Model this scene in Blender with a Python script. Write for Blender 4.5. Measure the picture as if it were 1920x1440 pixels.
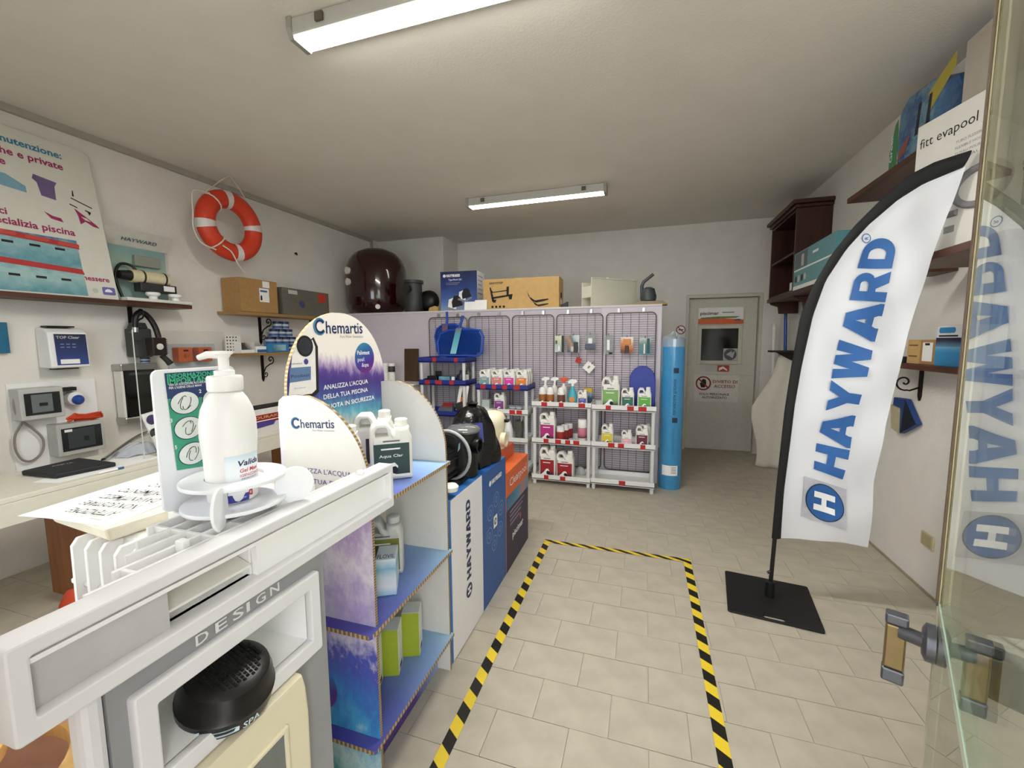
import bpy, bmesh, math, random
from mathutils import Vector, Matrix, Euler
random.seed(7)
for o in list(bpy.data.objects): bpy.data.objects.remove(o)
S = bpy.context.scene
COL = S.collection
# ------------------------------------------------------------------ camera
CAMPOS = Vector((0, 0, 1.46)); FPX = 789.2
YAW, PITCH, ROLL = 0.30636, 0.10031, -0.00677
_f = Vector((-math.sin(YAW)*math.cos(PITCH), math.cos(YAW)*math.cos(PITCH), -math.sin(PITCH)))
_r0 = Vector((math.cos(YAW), math.sin(YAW), 0)); _u0 = _r0.cross(_f)
_r = _r0*math.cos(ROLL) + _u0*math.sin(ROLL); _u = -_r0*math.sin(ROLL) + _u0*math.cos(ROLL)
cam = bpy.data.cameras.new('camera'); camo = bpy.data.objects.new('camera', cam); COL.objects.link(camo)
cam.sensor_fit = 'HORIZONTAL'; cam.sensor_width = 36; cam.lens = FPX/1920*36; cam.clip_start = 0.02
camo.matrix_world = Matrix(((_r.x, _u.x, -_f.x, CAMPOS.x), (_r.y, _u.y, -_f.y, CAMPOS.y), (_r.z, _u.z, -_f.z, CAMPOS.z), (0, 0, 0, 1)))
S.camera = camo
# ------------------------------------------------------------------ daylight and exposure
w = bpy.data.worlds.new('overcast_sky'); S.world = w; w.use_nodes = True
w.node_tree.nodes['Background'].inputs[0].default_value = (0.98, 0.97, 1.04, 1)
w.node_tree.nodes['Background'].inputs[1].default_value = 6.5
S.view_settings.view_transform = 'Standard'; S.view_settings.look = 'None'
S.view_settings.gamma = 1; S.view_settings.use_curve_mapping = False
S.view_settings.exposure = 0.08
TUBE_STRENGTH = {'near': 118.0, 'far': 15.0}
# ------------------------------------------------------------------ helpers
def at(px, py, ax, val):
    """world point of the photograph's pixel on the plane ax = val"""
    d = _r*((px-960)/FPX) + _u*((720-py)/FPX) + _f
    i = 'xyz'.index(ax); t = (val-CAMPOS[i])/d[i]
    return CAMPOS + d*t
def lin(c):
    return tuple((v/12.92 if v <= .04045 else ((v+.055)/1.055)**2.4) for v in c)
def hexc(h):
    h = h.lstrip('#'); return lin(tuple(int(h[i:i+2], 16)/255 for i in (0, 2, 4)))
MATS = {}
def mat(name, col, rough=.5, metal=0., var=.05, scale=25., bump=0., bscale=120., coat=0., spec=.5):
    """procedural principled material with slight noise variation"""
    if name in MATS: return MATS[name]
    c = hexc(col) if isinstance(col, str) else col
    m = bpy.data.materials.new(name); m.use_nodes = True; nt = m.node_tree; b = nt.nodes['Principled BSDF']
    b.inputs['Roughness'].default_value = rough; b.inputs['Metallic'].default_value = metal
    b.inputs['Specular IOR Level'].default_value = spec
    if coat: b.inputs['Coat Weight'].default_value = coat
    tc = nt.nodes.new('ShaderNodeTexCoord'); nz = nt.nodes.new('ShaderNodeTexNoise')
    nz.inputs['Scale'].default_value = scale; nz.inputs['Detail'].default_value = 3
    nt.links.new(tc.outputs['Object'], nz.inputs['Vector'])
    rp = nt.nodes.new('ShaderNodeValToRGB')
    rp.color_ramp.elements[0].position = .3; rp.color_ramp.elements[1].position = .7
    rp.color_ramp.elements[0].color = tuple(max(0, v*(1-var)) for v in c)+(1,)
    rp.color_ramp.elements[1].color = tuple(min(1, v*(1+var)) for v in c)+(1,)
    nt.links.new(nz.outputs['Fac'], rp.inputs['Fac']); nt.links.new(rp.outputs['Color'], b.inputs['Base Color'])
    if bump:
        n2 = nt.nodes.new('ShaderNodeTexNoise'); n2.inputs['Scale'].default_value = bscale; n2.inputs['Detail'].default_value = 4
        nt.links.new(tc.outputs['Object'], n2.inputs['Vector'])
        bp = nt.nodes.new('ShaderNodeBump'); bp.inputs['Strength'].default_value = bump; bp.inputs['Distance'].default_value = .01
        nt.links.new(n2.outputs['Fac'], bp.inputs['Height']); nt.links.new(bp.outputs['Normal'], b.inputs['Normal'])
    MATS[name] = m; return m
def nodes(name, rough=.5):
    m = bpy.data.materials.new(name); m.use_nodes = True; MATS[name] = m
    return m, m.node_tree, m.node_tree.nodes['Principled BSDF']
def ramp(nt, fac, stops):
    r = nt.nodes.new('ShaderNodeValToRGB'); e = r.color_ramp.elements
    while len(e) < len(stops): e.new(.5)
    for k, (p, c) in enumerate(stops):
        e[k].position = p; e[k].color = (hexc(c) if isinstance(c, str) else c)+(1,)
    if fac is not None: nt.links.new(fac, r.inputs['Fac'])
    return r
def mathn(nt, op, a, b=None):
    n = nt.nodes.new('ShaderNodeMath'); n.operation = op
    for k, v in enumerate((a, b)):
        if v is None: continue
        if isinstance(v, (int, float)): n.inputs[k].default_value = v
        else: nt.links.new(v, n.inputs[k])
    return n.outputs[0]
def wood(name, c1, c2, axis=1, scale=3., rough=.45):
    if name in MATS: return MATS[name]
    m, nt, b = nodes(name); tc = nt.nodes.new('ShaderNodeTexCoord'); mp = nt.nodes.new('ShaderNodeMapping')
    sc = [14*scale]*3; sc[axis] = 1.2*scale; mp.inputs['Scale'].default_value = sc
    nz = nt.nodes.new('ShaderNodeTexNoise'); nz.inputs['Scale'].default_value = 1.; nz.inputs['Detail'].default_value = 5
    nt.links.new(tc.outputs['Object'], mp.inputs[0]); nt.links.new(mp.outputs[0], nz.inputs['Vector'])
    r = ramp(nt, nz.outputs['Fac'], [(.3, c1), (.7, c2)]); nt.links.new(r.outputs[0], b.inputs['Base Color'])
    b.inputs['Roughness'].default_value = rough; return m
def stripes(name, c1, c2, axis, freq, rough=.8, edge=.06):
    """bands across one object axis, as in corrugated board or diagonal tape (axis may be a vector)"""
    if name in MATS: return MATS[name]
    m, nt, b = nodes(name); tc = nt.nodes.new('ShaderNodeTexCoord'); d = nt.nodes.new('ShaderNodeVectorMath'); d.operation = 'DOT_PRODUCT'
    d.inputs[1].default_value = axis; nt.links.new(tc.outputs['Object'], d.inputs[0])
    f = mathn(nt, 'FRACT', mathn(nt, 'MULTIPLY', d.outputs['Value'], freq))
    r = ramp(nt, f, [(.5-edge, c1), (.5+edge, c2), (1-edge, c2), (1, c1)])
    nt.links.new(r.outputs[0], b.inputs['Base Color']); b.inputs['Roughness'].default_value = rough; return m
def splash(name, stops, axis=(0, 0, 1), lo=0., hi=1., amp=.35, scale=6., rough=.45, stretch=(1, 1, 1)):
    """printed watercolour: a colour ramp along an axis, broken up by noise"""
    if name in MATS: return MATS[name]
    m, nt, b = nodes(name); tc = nt.nodes.new('ShaderNodeTexCoord'); d = nt.nodes.new('ShaderNodeVectorMath'); d.operation = 'DOT_PRODUCT'
    d.inputs[1].default_value = axis; nt.links.new(tc.outputs['Object'], d.inputs[0])
    mr = nt.nodes.new('ShaderNodeMapRange'); mr.inputs[1].default_value = lo; mr.inputs[2].default_value = hi; mr.clamp = False
    nt.links.new(d.outputs['Value'], mr.inputs[0])
    mp = nt.nodes.new('ShaderNodeMapping'); mp.inputs['Scale'].default_value = stretch; nt.links.new(tc.outputs['Object'], mp.inputs[0])
    nz = nt.nodes.new('ShaderNodeTexNoise'); nz.inputs['Scale'].default_value = scale; nz.inputs['Detail'].default_value = 8; nz.inputs['Roughness'].default_value = .7
    nt.links.new(mp.outputs[0], nz.inputs['Vector'])
    f = mathn(nt, 'ADD', mr.outputs[0], mathn(nt, 'MULTIPLY', mathn(nt, 'SUBTRACT', nz.outputs['Fac'], .5), amp*2))
    r = ramp(nt, f, stops); nt.links.new(r.outputs[0], b.inputs['Base Color']); b.inputs['Roughness'].default_value = rough; return m
def glassy(name, tint, reflect=1., f0=.04, alpha=0., body=None):
    """clear sheet: passes light straight through, reflects by angle; alpha mixes in a body colour"""
    if name in MATS: return MATS[name]
    m = bpy.data.materials.new(name); m.use_nodes = True; nt = m.node_tree; nt.nodes.clear(); MATS[name] = m
    out = nt.nodes.new('ShaderNodeOutputMaterial'); tr = nt.nodes.new('ShaderNodeBsdfTransparent'); gl = nt.nodes.new('ShaderNodeBsdfGlossy')
    tr.inputs[0].default_value = hexc(tint)+(1,); gl.inputs['Roughness'].default_value = .01
    ge = nt.nodes.new('ShaderNodeNewGeometry'); d = nt.nodes.new('ShaderNodeVectorMath'); d.operation = 'DOT_PRODUCT'
    nt.links.new(ge.outputs['Incoming'], d.inputs[0]); nt.links.new(ge.outputs['Normal'], d.inputs[1])
    c = mathn(nt, 'ABSOLUTE', d.outputs['Value']); p = mathn(nt, 'POWER', mathn(nt, 'SUBTRACT', 1., c), 5.)
    fac = mathn(nt, 'MULTIPLY', mathn(nt, 'ADD', mathn(nt, 'MULTIPLY', p, 1-f0), f0), reflect)
    base = tr.outputs[0]
    if alpha:
        df = nt.nodes.new('ShaderNodeBsdfDiffuse'); df.inputs[0].default_value = hexc(body or tint)+(1,)
        mx = nt.nodes.new('ShaderNodeMixShader'); mx.inputs[0].default_value = alpha
        nt.links.new(base, mx.inputs[1]); nt.links.new(df.outputs[0], mx.inputs[2]); base = mx.outputs[0]
    mx = nt.nodes.new('ShaderNodeMixShader'); nt.links.new(fac, mx.inputs[0]); nt.links.new(base, mx.inputs[1]); nt.links.new(gl.outputs[0], mx.inputs[2])
    nt.links.new(mx.outputs[0], out.inputs[0]); return m
def emit(name, col, strength):
    if name in MATS: return MATS[name]
    m = bpy.data.materials.new(name); m.use_nodes = True; nt = m.node_tree; nt.nodes.clear(); MATS[name] = m
    out = nt.nodes.new('ShaderNodeOutputMaterial'); e = nt.nodes.new('ShaderNodeEmission')
    e.inputs[0].default_value = hexc(col)+(1,); e.inputs[1].default_value = strength
    nt.links.new(e.outputs[0], out.inputs[0]); return m

def tag(o, label=None, cat=None, group=None, kind=None):
    if label: o['label'] = label
    if cat: o['category'] = cat
    if group: o['group'] = group
    if kind: o['kind'] = kind
    return o
def thing(name, label, cat, loc=(0, 0, 0), rotz=0, group=None, rot=None):
    o = bpy.data.objects.new(name, None); COL.objects.link(o); o.empty_display_size = .05
    o.location = loc; o.rotation_euler = rot or (0, 0, rotz)
    return tag(o, label, cat, group)
def link(name, me, m, parent=None, smooth=None, bevel=0., seg=2, label=None):
    if smooth is not None:
        me.polygons.foreach_set('use_smooth', [True]*len(me.polygons)); me.set_sharp_from_angle(angle=math.radians(smooth))
    if m is not None:
        me.materials.clear(); me.materials.append(m)
    o = bpy.data.objects.new(name, me); COL.objects.link(o)
    if parent is not None: o.parent = parent
    if bevel:
        b = o.modifiers.new('bevel', 'BEVEL'); b.width = bevel; b.segments = seg; b.limit_method = 'ANGLE'; b.angle_limit = math.radians(40)
    if label: o['label'] = label
    return o
class MB:
    """collects primitives into ONE mesh; o = thing whose location is the origin (coordinates then given in world units)"""
    def __init__(s, o=None):
        s.v = []; s.f = []; s.off = Vector(o.location) if o is not None else Vector((0, 0, 0))
    def add(s, vs, fs):
        k = len(s.v); s.v += [tuple(Vector(q)-s.off) for q in vs]; s.f += [tuple(i+k for i in q) for q in fs]; return s
    def box(s, x0, x1, y0, y1, z0, z1):
        x0, x1 = sorted((x0, x1)); y0, y1 = sorted((y0, y1)); z0, z1 = sorted((z0, z1))
        return s.add([(x0,y0,z0),(x1,y0,z0),(x1,y1,z0),(x0,y1,z0),(x0,y0,z1),(x1,y0,z1),(x1,y1,z1),(x0,y1,z1)],
                     [(0,3,2,1),(4,5,6,7),(0,1,5,4),(1,2,6,5),(2,3,7,6),(3,0,4,7)])
    def hexa(s, q):
        return s.add(q, [(0,3,2,1),(4,5,6,7),(0,1,5,4),(1,2,6,5),(2,3,7,6),(3,0,4,7)])
    def quad(s, *q): return s.add(q, [tuple(range(len(q)))])
    def cyl(s, p0, p1, r0, r1=None, n=16, caps=True):
        r1 = r0 if r1 is None else r1
        return s.tube([p0, p1], [r0, r1], n, caps=caps)
    def tube(s, pts, r, n=8, closed=False, caps=True):
        pts = [Vector(p) for p in pts]; N = len(pts); rs = r if isinstance(r, (list, tuple)) else [r]*N
        vs = []; fs = []; prev = None
        for i, p in enumerate(pts):
            if closed: t = pts[(i+1) % N]-pts[i-1]
            else: t = pts[min(i+1, N-1)]-pts[max(i-1, 0)]
            t.normalize()
            if prev is None:
                a = Vector((0, 0, 1)) if abs(t.z) < .9 else Vector((1, 0, 0))
                u = t.cross(a).normalized()
            else:
                u = (prev - t*prev.dot(t))
                u = u.normalized() if u.length > 1e-6 else t.orthogonal().normalized()
            prev = u; v = t.cross(u)
            for k in range(n):
                a = 2*math.pi*k/n; vs.append(p+(u*math.cos(a)+v*math.sin(a))*rs[i])
        for i in range(N if closed else N-1):
            j = (i+1) % N
            for k in range(n): fs.append((i*n+k, i*n+(k+1) % n, j*n+(k+1) % n, j*n+k))
        if not closed and caps: fs += [tuple(range(n-1, -1, -1)), tuple(range((N-1)*n, N*n))]
        return s.add(vs, fs)
    def lathe(s, prof, c=(0, 0, 0), n=24, sx=1., sy=1., axis='z'):
        vs = []; fs = []; c = Vector(c)
        for r, z in prof:
            for k in range(n):
                a = 2*math.pi*k/n; q = (r*math.cos(a)*sx, r*math.sin(a)*sy, z)
                if axis == 'x': q = (q[2], q[0], q[1])
                if axis == 'y': q = (q[0], q[2], q[1])
                vs.append(c+Vector(q))
        for i in range(len(prof)-1):
            for k in range(n): fs.append((i*n+k, i*n+(k+1) % n, (i+1)*n+(k+1) % n, (i+1)*n+k))
        if prof[0] != prof[-1]: fs += [tuple(range(n-1, -1, -1)), tuple(range((len(prof)-1)*n, len(prof)*n))]
        return s.add(vs, fs)
    def prism(s, poly, axis, a, b):
        """extrude a 2D polygon: axis x -> (y,z), y -> (x,z), z -> (x,y)"""
        def P(q, d): return {'x': (d, q[0], q[1]), 'y': (q[0], d, q[1]), 'z': (q[0], q[1], d)}[axis]
        n = len(poly); vs = [P(q, a) for q in poly]+[P(q, b) for q in poly]
        return s.add(vs, [tuple(range(n)), tuple(range(2*n-1, n-1, -1))]+[(i, (i+1) % n, n+(i+1) % n, n+i) for i in range(n)])
    def mesh(s, name):
        me = bpy.data.meshes.new(name); me.from_pydata(s.v, [], s.f); me.update()
        bm = bmesh.new(); bm.from_mesh(me); bmesh.ops.recalc_face_normals(bm, faces=bm.faces); bm.to_mesh(me); bm.free(); return me
    def obj(s, name, m, parent=None, bevel=0., seg=2, smooth=None, label=None):
        return link(name, s.mesh(name), m, parent, smooth, bevel, seg, label)
def curve_pts(P, n=6):
    P = [Vector(p) for p in P]; out = []
    for i in range(len(P)-1):
        a, b, c, d = P[max(i-1, 0)], P[i], P[i+1], P[min(i+2, len(P)-1)]
        for k in range(n):
            t = k/n; out.append(.5*((2*b)+(c-a)*t+(2*a-5*b+4*c-d)*t*t+(3*b-a-3*c+d)*t**3))
    return out+[P[-1]]
def clone(o, parent=None, loc=None, rotz=None, label=None):
    """a thing with copies of its parts and sub-parts, sharing mesh data"""
    c = o.copy(); COL.objects.link(c); c.parent = parent
    if loc is not None: c.location = loc
    if rotz is not None: c.rotation_euler = (0, 0, rotz)
    if label: c['label'] = label
    for ch in list(o.children): clone(ch, c)
    return c
def arc(cx, cy, r, a0, a1, n=10, ry=None):
    ry = r if ry is None else ry
    return [(cx+r*math.cos(math.radians(a0+(a1-a0)*k/n)), cy+ry*math.sin(math.radians(a0+(a1-a0)*k/n))) for k in range(n+1)]
def rrect(x0, y0, x1, y1, r, n=4):
    return arc(x1-r, y1-r, r, 0, 90, n)+arc(x0+r, y1-r, r, 90, 180, n)+arc(x0+r, y0+r, r, 180, 270, n)+arc(x1-r, y0+r, r, 270, 360, n)
def flat(polys, thick=0., bev=0.):
    """filled 2D outlines (holes by nesting) as a mesh in the XY plane, optionally a plate of some thickness"""
    cu = bpy.data.curves.new('outline', 'CURVE'); cu.dimensions = '2D'; cu.fill_mode = 'BOTH'; cu.extrude = max(0, thick/2-bev); cu.bevel_depth = bev; cu.offset = -bev; cu.bevel_resolution = 1
    for p in polys:
        sp = cu.splines.new('POLY'); sp.points.add(len(p)-1); sp.use_cyclic_u = True
        for q, v in zip(sp.points, p): q.co = (v[0], v[1], 0, 1)
    o = bpy.data.objects.new('outline', cu); me = bpy.data.meshes.new_from_object(o)
    bpy.data.objects.remove(o); bpy.data.curves.remove(cu); return me
def frame(o, x, y):
    """matrix taking flat XY drawing to origin o with axes x, y"""
    x = Vector(x).normalized(); y = Vector(y); y = (y-x*y.dot(x)).normalized(); z = x.cross(y); o = Vector(o)
    return Matrix(((x.x, y.x, z.x, o.x), (x.y, y.y, z.y, o.y), (x.z, y.z, z.z, o.z), (0, 0, 0, 1)))
AX = {'-y': ((1, 0, 0), (0, 0, 1)), '+x': ((0, 1, 0), (0, 0, 1)), '-x': ((0, -1, 0), (0, 0, 1)), '+y': ((-1, 0, 0), (0, 0, 1)), '+z': ((1, 0, 0), (0, 1, 0))}
def plate(name, polys, m, parent, o, face='-y', thick=0., bev=0., xdir=None, ydir=None, world=True, label=None, smooth=None):
    """a flat outline (print, board) placed on a face; drawing x runs to the viewer's right; a thick plate is centred on the plane"""
    me = flat(polys, thick, bev); x, y = AX[face] if xdir is None else (xdir, ydir)
    M = frame(Vector(o)-(Vector(parent.location) if (world and parent is not None) else Vector((0, 0, 0))), x, y)
    me.transform(M); return link(name, me, m, parent, smooth=smooth, label=label)
_TX = {}
def textmesh(s, bold=0., shear=0., space=1.):
    k = (s, bold, shear, space)
    if k not in _TX:
        cu = bpy.data.curves.new('t', 'FONT'); cu.body = s; cu.size = 1; cu.offset = bold; cu.shear = shear; cu.space_character = space; cu.resolution_u = 2; cu.fill_mode = 'BOTH'
        o = bpy.data.objects.new('t', cu); me = bpy.data.meshes.new_from_object(o); bpy.data.objects.remove(o); bpy.data.curves.remove(cu)
        xs = [v.co.x for v in me.vertices]; _TX[k] = (me, min(xs), max(xs))
    return _TX[k]
def text(s, m, parent, o, face='-y', h=None, width=None, bold=.0, shear=0., space=1., align='L', xdir=None, ydir=None, world=True, name='lettering'):
    """lettering: o is the baseline start (or centre), h the cap height, width the length to fit"""
    me0, x0, x1 = textmesh(s, bold, shear, space); me = me0.copy()
    cap = .73; sy = (h/cap) if h else None; sx = (width/(x1-x0)) if width else None
    sx = sx or sy; sy = sy or sx
    dx = {'L': x0, 'C': (x0+x1)/2, 'R': x1}[align]
    me.transform(Matrix.Diagonal((sx, sy, 1, 1)) @ Matrix.Translation((-dx, 0, 0)))
    x, y = AX[face] if xdir is None else (xdir, ydir)
    me.transform(frame(Vector(o)-(Vector(parent.location) if (world and parent is not None) else Vector((0, 0, 0))), x, y))
    return link(name, me, m, parent)
def ptext(s, m, parent, a, b, ax, val, face, h=None, **k):
    """lettering whose baseline runs between two pixels of the photograph on a known plane"""
    A = at(*a, ax, val); B = at(*b, ax, val)
    return text(s, m, parent, A, face, h=h, width=(B-A).length, **k)
# ------------------------------------------------------------------ shared materials
WALL = mat('wall_paint', '#e3dfd7', .9, var=.03, scale=6, bump=.25, bscale=60)
CEIL = mat('ceiling_paint', '#e2ddd3', .95, var=.02, scale=4, bump=.15, bscale=80)
TILE = mat('floor_tile', '#b3ab9a', .5, var=.10, scale=9, bump=.10, bscale=300)
GROUT = mat('grout', '#a39b8b', .9)
WHITE = mat('white_plastic', '#f1f0ee', .35, var=.01)
OFFW = mat('offwhite_plastic', '#e6e3da', .4, var=.02)
CREAM = mat('cream_plastic', '#ded5b8', .4, var=.02)
BLACK = mat('black_plastic', '#0c0c0d', .4, var=.1)
DARKG = mat('dark_grey_plastic', '#2b2c2d', .45)
GREY = mat('grey_plastic', '#8d8e8d', .45)
LGREY = mat('light_grey_plastic', '#c3c2bd', .5)
CHROME = mat('chrome', '#d5d5d5', .12, metal=1., var=.02)
STEEL = mat('brushed_steel', '#b9b9b6', .3, metal=1., var=.05)
PAPER = mat('paper', '#f2f1ee', .8, var=.01)
CARDB = mat('cardboard', '#a9824f', .85, var=.06, bump=.1)
CARDT = mat('light_cardboard', '#c7a369', .85, var=.05, bump=.1)
MAHO = wood('mahogany', '#2b0f08', '#431a0d', 2, 2.)
WALN = wood('walnut_shelf', '#3f2214', '#5d3521', 1, 2.)
PINE = wood('pine_shelf', '#8f6c3d', '#a9834e', 1, 2.)
LWOOD = wood('light_wood', '#d2a663', '#e5bd7c', 2, 2.)
IRON = mat('wrought_iron', '#1a0d09', .5, metal=.4)
RED = mat('price_tag_red', '#b4231f', .6)
HBLUE = mat('flag_print_blue', '#2a5f9f', .6, var=.05)
NAVY = mat('navy', '#17265c', .5)
INK = mat('black_print', '#161616', .7)
WINK = mat('white_print', '#f4f4f4', .7, var=.01)
PURP = mat('purple_print', '#4b3f8c', .6)
MAGE = mat('magenta_print', '#a0275f', .7)
TEALP = mat('teal_print', '#2f7fa0', .7)
ORANGE = mat('orange_print', '#d9642a', .5)
GREYPR = mat('grey_print', '#8a8a90', .7)
CLEAR = glassy('clear_acrylic', '#fbfcfb', f0=.025)
BORD = stripes('corrugated_edge', '#7d6547', '#cdb389', (0, 60, 0), 1., edge=.2)
BORDX = stripes('corrugated_edge_across', '#7d6547', '#cdb389', (60, 0, 0), 1., edge=.2)
BORDZ = stripes('corrugated_edge_upright', '#c6a878', '#f0dfbd', (0, 0, 75), 1., edge=.25)
# ------------------------------------------------------------------ the room
XL, XR, YB, H = -3.81, 1.58, 6.0, 2.94
fl = MB().box(XL-.1, XR+.1, -.2, 6.4, -.12, -.003).obj('floor', GROUT); tag(fl, kind='structure', label='beige brick-bond tiled shop floor')
TW, TD, TX0, TY0 = .2872, .2025, -.385, 1.452
tile_me = MB().box(-TW/2+.0012, TW/2-.0012, -TD/2+.0012, TD/2-.0012, -.006, 0).mesh('tile'); tile_me.materials.append(TILE)
rest = MB()
for j in range(-9, 24):
    yc = TY0+TD*(j+.5)
    for i in range(-13, 8):
        xc = TX0+TW*(i+.5)+(TW/2 if j % 2 else 0)
        x0, x1 = max(xc-TW/2, XL), min(xc+TW/2, XR); y0, y1 = max(yc-TD/2, -.2), min(yc+TD/2, 6.12)
        if x1-x0 < .02 or y1-y0 < .02: continue
        near = ((-.95 < xc < XR-.14 and .95 < yc < 4.2) or (-3.66 < xc < -2.3 and .75 < yc < 1.75)) and x1-x0 > TW-.002
        if near:
            o = bpy.data.objects.new('tile', tile_me); COL.objects.link(o); o.parent = fl
            o.location = (xc, yc, random.uniform(-.0008, .0004)); o.rotation_euler = (random.uniform(-.003, .003), random.uniform(-.003, .003), 0)
        else:
            rest.box(x0+.0012, x1-.0012, y0+.0012, y1-.0012, -.006, 0)
tag(rest.obj('tile_field', TILE, fl), kind='stuff')
for nm, b in (('wall_left', (XL-.12, XL, -.2, 5.6, 0, H)), ('wall_right', (XR, XR+.12, -.2, 6.2, 0, H))):
    tag(MB().box(*b).obj(nm, WALL), kind='structure')
DX0, DX1, DZ1 = .50, 1.385, 2.045
wb = MB().box(-2.75, DX0, YB, YB+.12, 0, H).box(DX1, XR, YB, YB+.12, 0, H).box(DX0, DX1, YB, YB+.12, DZ1, H)
tag(wb.obj('wall_back', WALL), kind='structure')
tag(MB().box(XL, -2.75, 5.52, YB+.12, 0, H).obj('wall_pier', WALL), kind='structure')
WL0, WL1, DL0 = -2.4, -1.25, -.2  # unseen front wall: piers and openings sized to shape the daylight
wf = MB()
for b in ((XL, WL0, 0, H), (WL0, WL1, 0, .9), (WL0, WL1, 2.5, H), (WL1, DL0, 0, H), (DL0, .15, 2.3, H), (.15, .35, 0, H), (.35, 1.5, 0, .7), (.35, 1.5, 2.7, H), (1.5, XR, 0, H)):
    wf.box(b[0], b[1], -.2, -.06, b[2], b[3])
tag(wf.obj('wall_front', WALL), kind='structure')
ce = MB().box(XL-.12, XR+.12, -.2, 6.2, H, H+.1).obj('ceiling', CEIL); tag(ce, kind='structure')
tag(MB().box(-9, 9, -9, -.2, -.2, -.12).obj('pavement', mat('pavement', '#b5b0a6', .9)), kind='structure')
for k, (a, b, z0, z9) in enumerate(((WL0, WL1, .9, 2.5), (.35, 1.5, .7, 2.7))):  # unseen shop windows, placed and sized for the daylight they let in
    wn = MB().box(a, b, -.14, -.1, z0, z0+.05).box(a, b, -.14, -.1, z9-.05, z9).box(a, a+.05, -.14, -.1, z0, z9).box(b-.05, b, -.14, -.1, z0, z9).obj('window_%d' % (k+1), STEEL)
    tag(wn, kind='structure'); MB().box(a+.05, b-.05, -.123, -.117, z0+.05, z9-.05).obj('pane', glassy('window_glass', '#f5faf8'), wn)
# cable trunking along the left ceiling edge
tr = MB().box(XL+.001, XL+.03, -.05, 5.35, 2.895, H-.001).box(XL+.001, XL+.03, 5.32, 5.35, 2.6, 2.9).obj('trim_1', mat('trunking', '#a9a498', .6)); tag(tr, kind='structure')
tag(MB().box(XR-.012, XR-.001, .3, 5.0, 0.001, .012).obj('baseboard_right', mat('base_strip', '#9c8f77', .7)), kind='structure')
tag(MB().cyl((XL, 3.93, 2.47), (XL+.02, 3.93, 2.47), .012, n=8).cyl((XL+.02, 3.93, 2.47), (XL+.025, 3.93, 2.45), .008, n=8).obj('wall_hook', BLACK), 'small black hook in the bare left wall, right of the lifebuoy', 'hook')
# door at the back
dr = thing('door_1', 'white metal door with small dark window at the back of the shop', 'door', (.94, 6.04, 0)); tag(dr, kind='structure')
DOORM = mat('door_paint', '#cfcbbd', .55, var=.04, bump=.1)
D0, D1 = .535, 1.345
MB(dr).box(DX0+.002, D0-.004, 6.003, 6.11, 0.001, DZ1-.002).box(D1+.004, DX1-.002, 6.003, 6.11, .001, DZ1-.002).box(D0-.004, D1+.004, 6.003, 6.11, 2.005, DZ1-.002).obj('frame', DOORM, dr)
MB(dr).box(D0, D1, 6.075, 6.11, .012, 2.0).obj('leaf', DOORM, dr, bevel=.003)
MB(dr).box(D0+.004, D1-.004, 6.07, 6.0751, .03, 1.0).box(D0+.004, D1-.004, 6.07, 6.0751, 1.012, 1.99).obj('leaf_panel', DOORM, dr, bevel=.002)
wx0, wx1, wz0, wz1, fw = .70, 1.135, 1.195, 1.61, .045
MB(dr).box(wx0-fw, wx0, 6.05, 6.0698, wz0-fw, wz1+fw).box(wx1, wx1+fw, 6.05, 6.0698, wz0-fw, wz1+fw).box(wx0, wx1, 6.05, 6.0698, wz1, wz1+fw).box(wx0, wx1, 6.05, 6.0698, wz0-fw, wz0).obj('window_frame', DOORM, dr, bevel=.004)
MB(dr).box(wx0, wx1, 6.062, 6.069, wz0, wz1).obj('pane', mat('dark_glass', '#050506', .08), dr)
MB(dr).box(DX0+.001, DX1-.001, 6.1105, 6.119, .0, DZ1-.001).obj('gap_blocker', mat('gap_blocker_dark', '#3a3832', .8), dr)  # added plate behind the leaf, blocks outside light in the door gaps
def pl(n, polys, m, o=(0, 0), y=6.047, par=None): return plate(n, polys, m, par or dr, (o[0], y, o[1]), '-y')
sg = pl('sticker', [rrect(0, 0, .165, .155, .004)], mat('grey_sticker', '#b6b6b4', .6), (.968, 1.197), 6.0608)
pl('sticker', [arc(0, 0, .074, 0, 360, 28)], mat('dark_sticker', '#55565a', .6), (1.05, 1.275), 6.0603)
pl('sticker', [[(-.05, 0), (.02, .05), (.01, .018), (.055, .045), (.03, -.05), (0, -.025)]], mat('grey_sticker', '#b6b6b4', .6), (1.05, 1.275), 6.0598)
bn = pl('banner', [rrect(0, 0, .53, .215, .01)], PAPER, (.652, 1.665), 6.0488)
pl('banner_stripe', [[(0, 0), (.53, 0), (.53, .055), (.3, .075), (0, .07)]], ORANGE, (.652, 1.667), 6.0482)
pl('banner_stripe', [[(0, 0), (.42, .01), (.46, .03), (.2, .03), (0, .018)]], mat('landscape_print', '#6f8a4a', .7), (.68, 1.735), 6.0478)
pl('banner_stripe', [[(.0, 0), (.09, .0), (.07, .02), (.02, .02)]], mat('violet_print', '#5b4d86', .7), (1.07, 1.71), 6.0474)
text('piscimar', INK, dr, (.675, 6.047, 1.79), h=.04, width=.22, bold=.02); pl('print_line', [rrect(0, 0, .14, .012, .002)], GREYPR, (.935, 1.81), 6.047)
pl('sticker', [rrect(0, 0, .14, .085, .004)], LGREY, (.765, 1.05), 6.0685); pl('sticker', [rrect(0, 0, .14, .085, .004)], mat('red_sticker', '#b5412d', .6), (.907, 1.05), 6.0685)
pl('sticker', [[(0, 0), (.05, .03), (.1, 0), (.1, .02), (.05, .06), (0, .04)]], WINK, (.925, 1.06), 6.068)
ns = pl('notice', [rrect(0, 0, .53, .36, .01)], mat('notice_film', '#d9d6ca', .6), (.635, .65), 6.0688)
DRED = mat('notice_red', '#8f1d22', .7)
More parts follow.
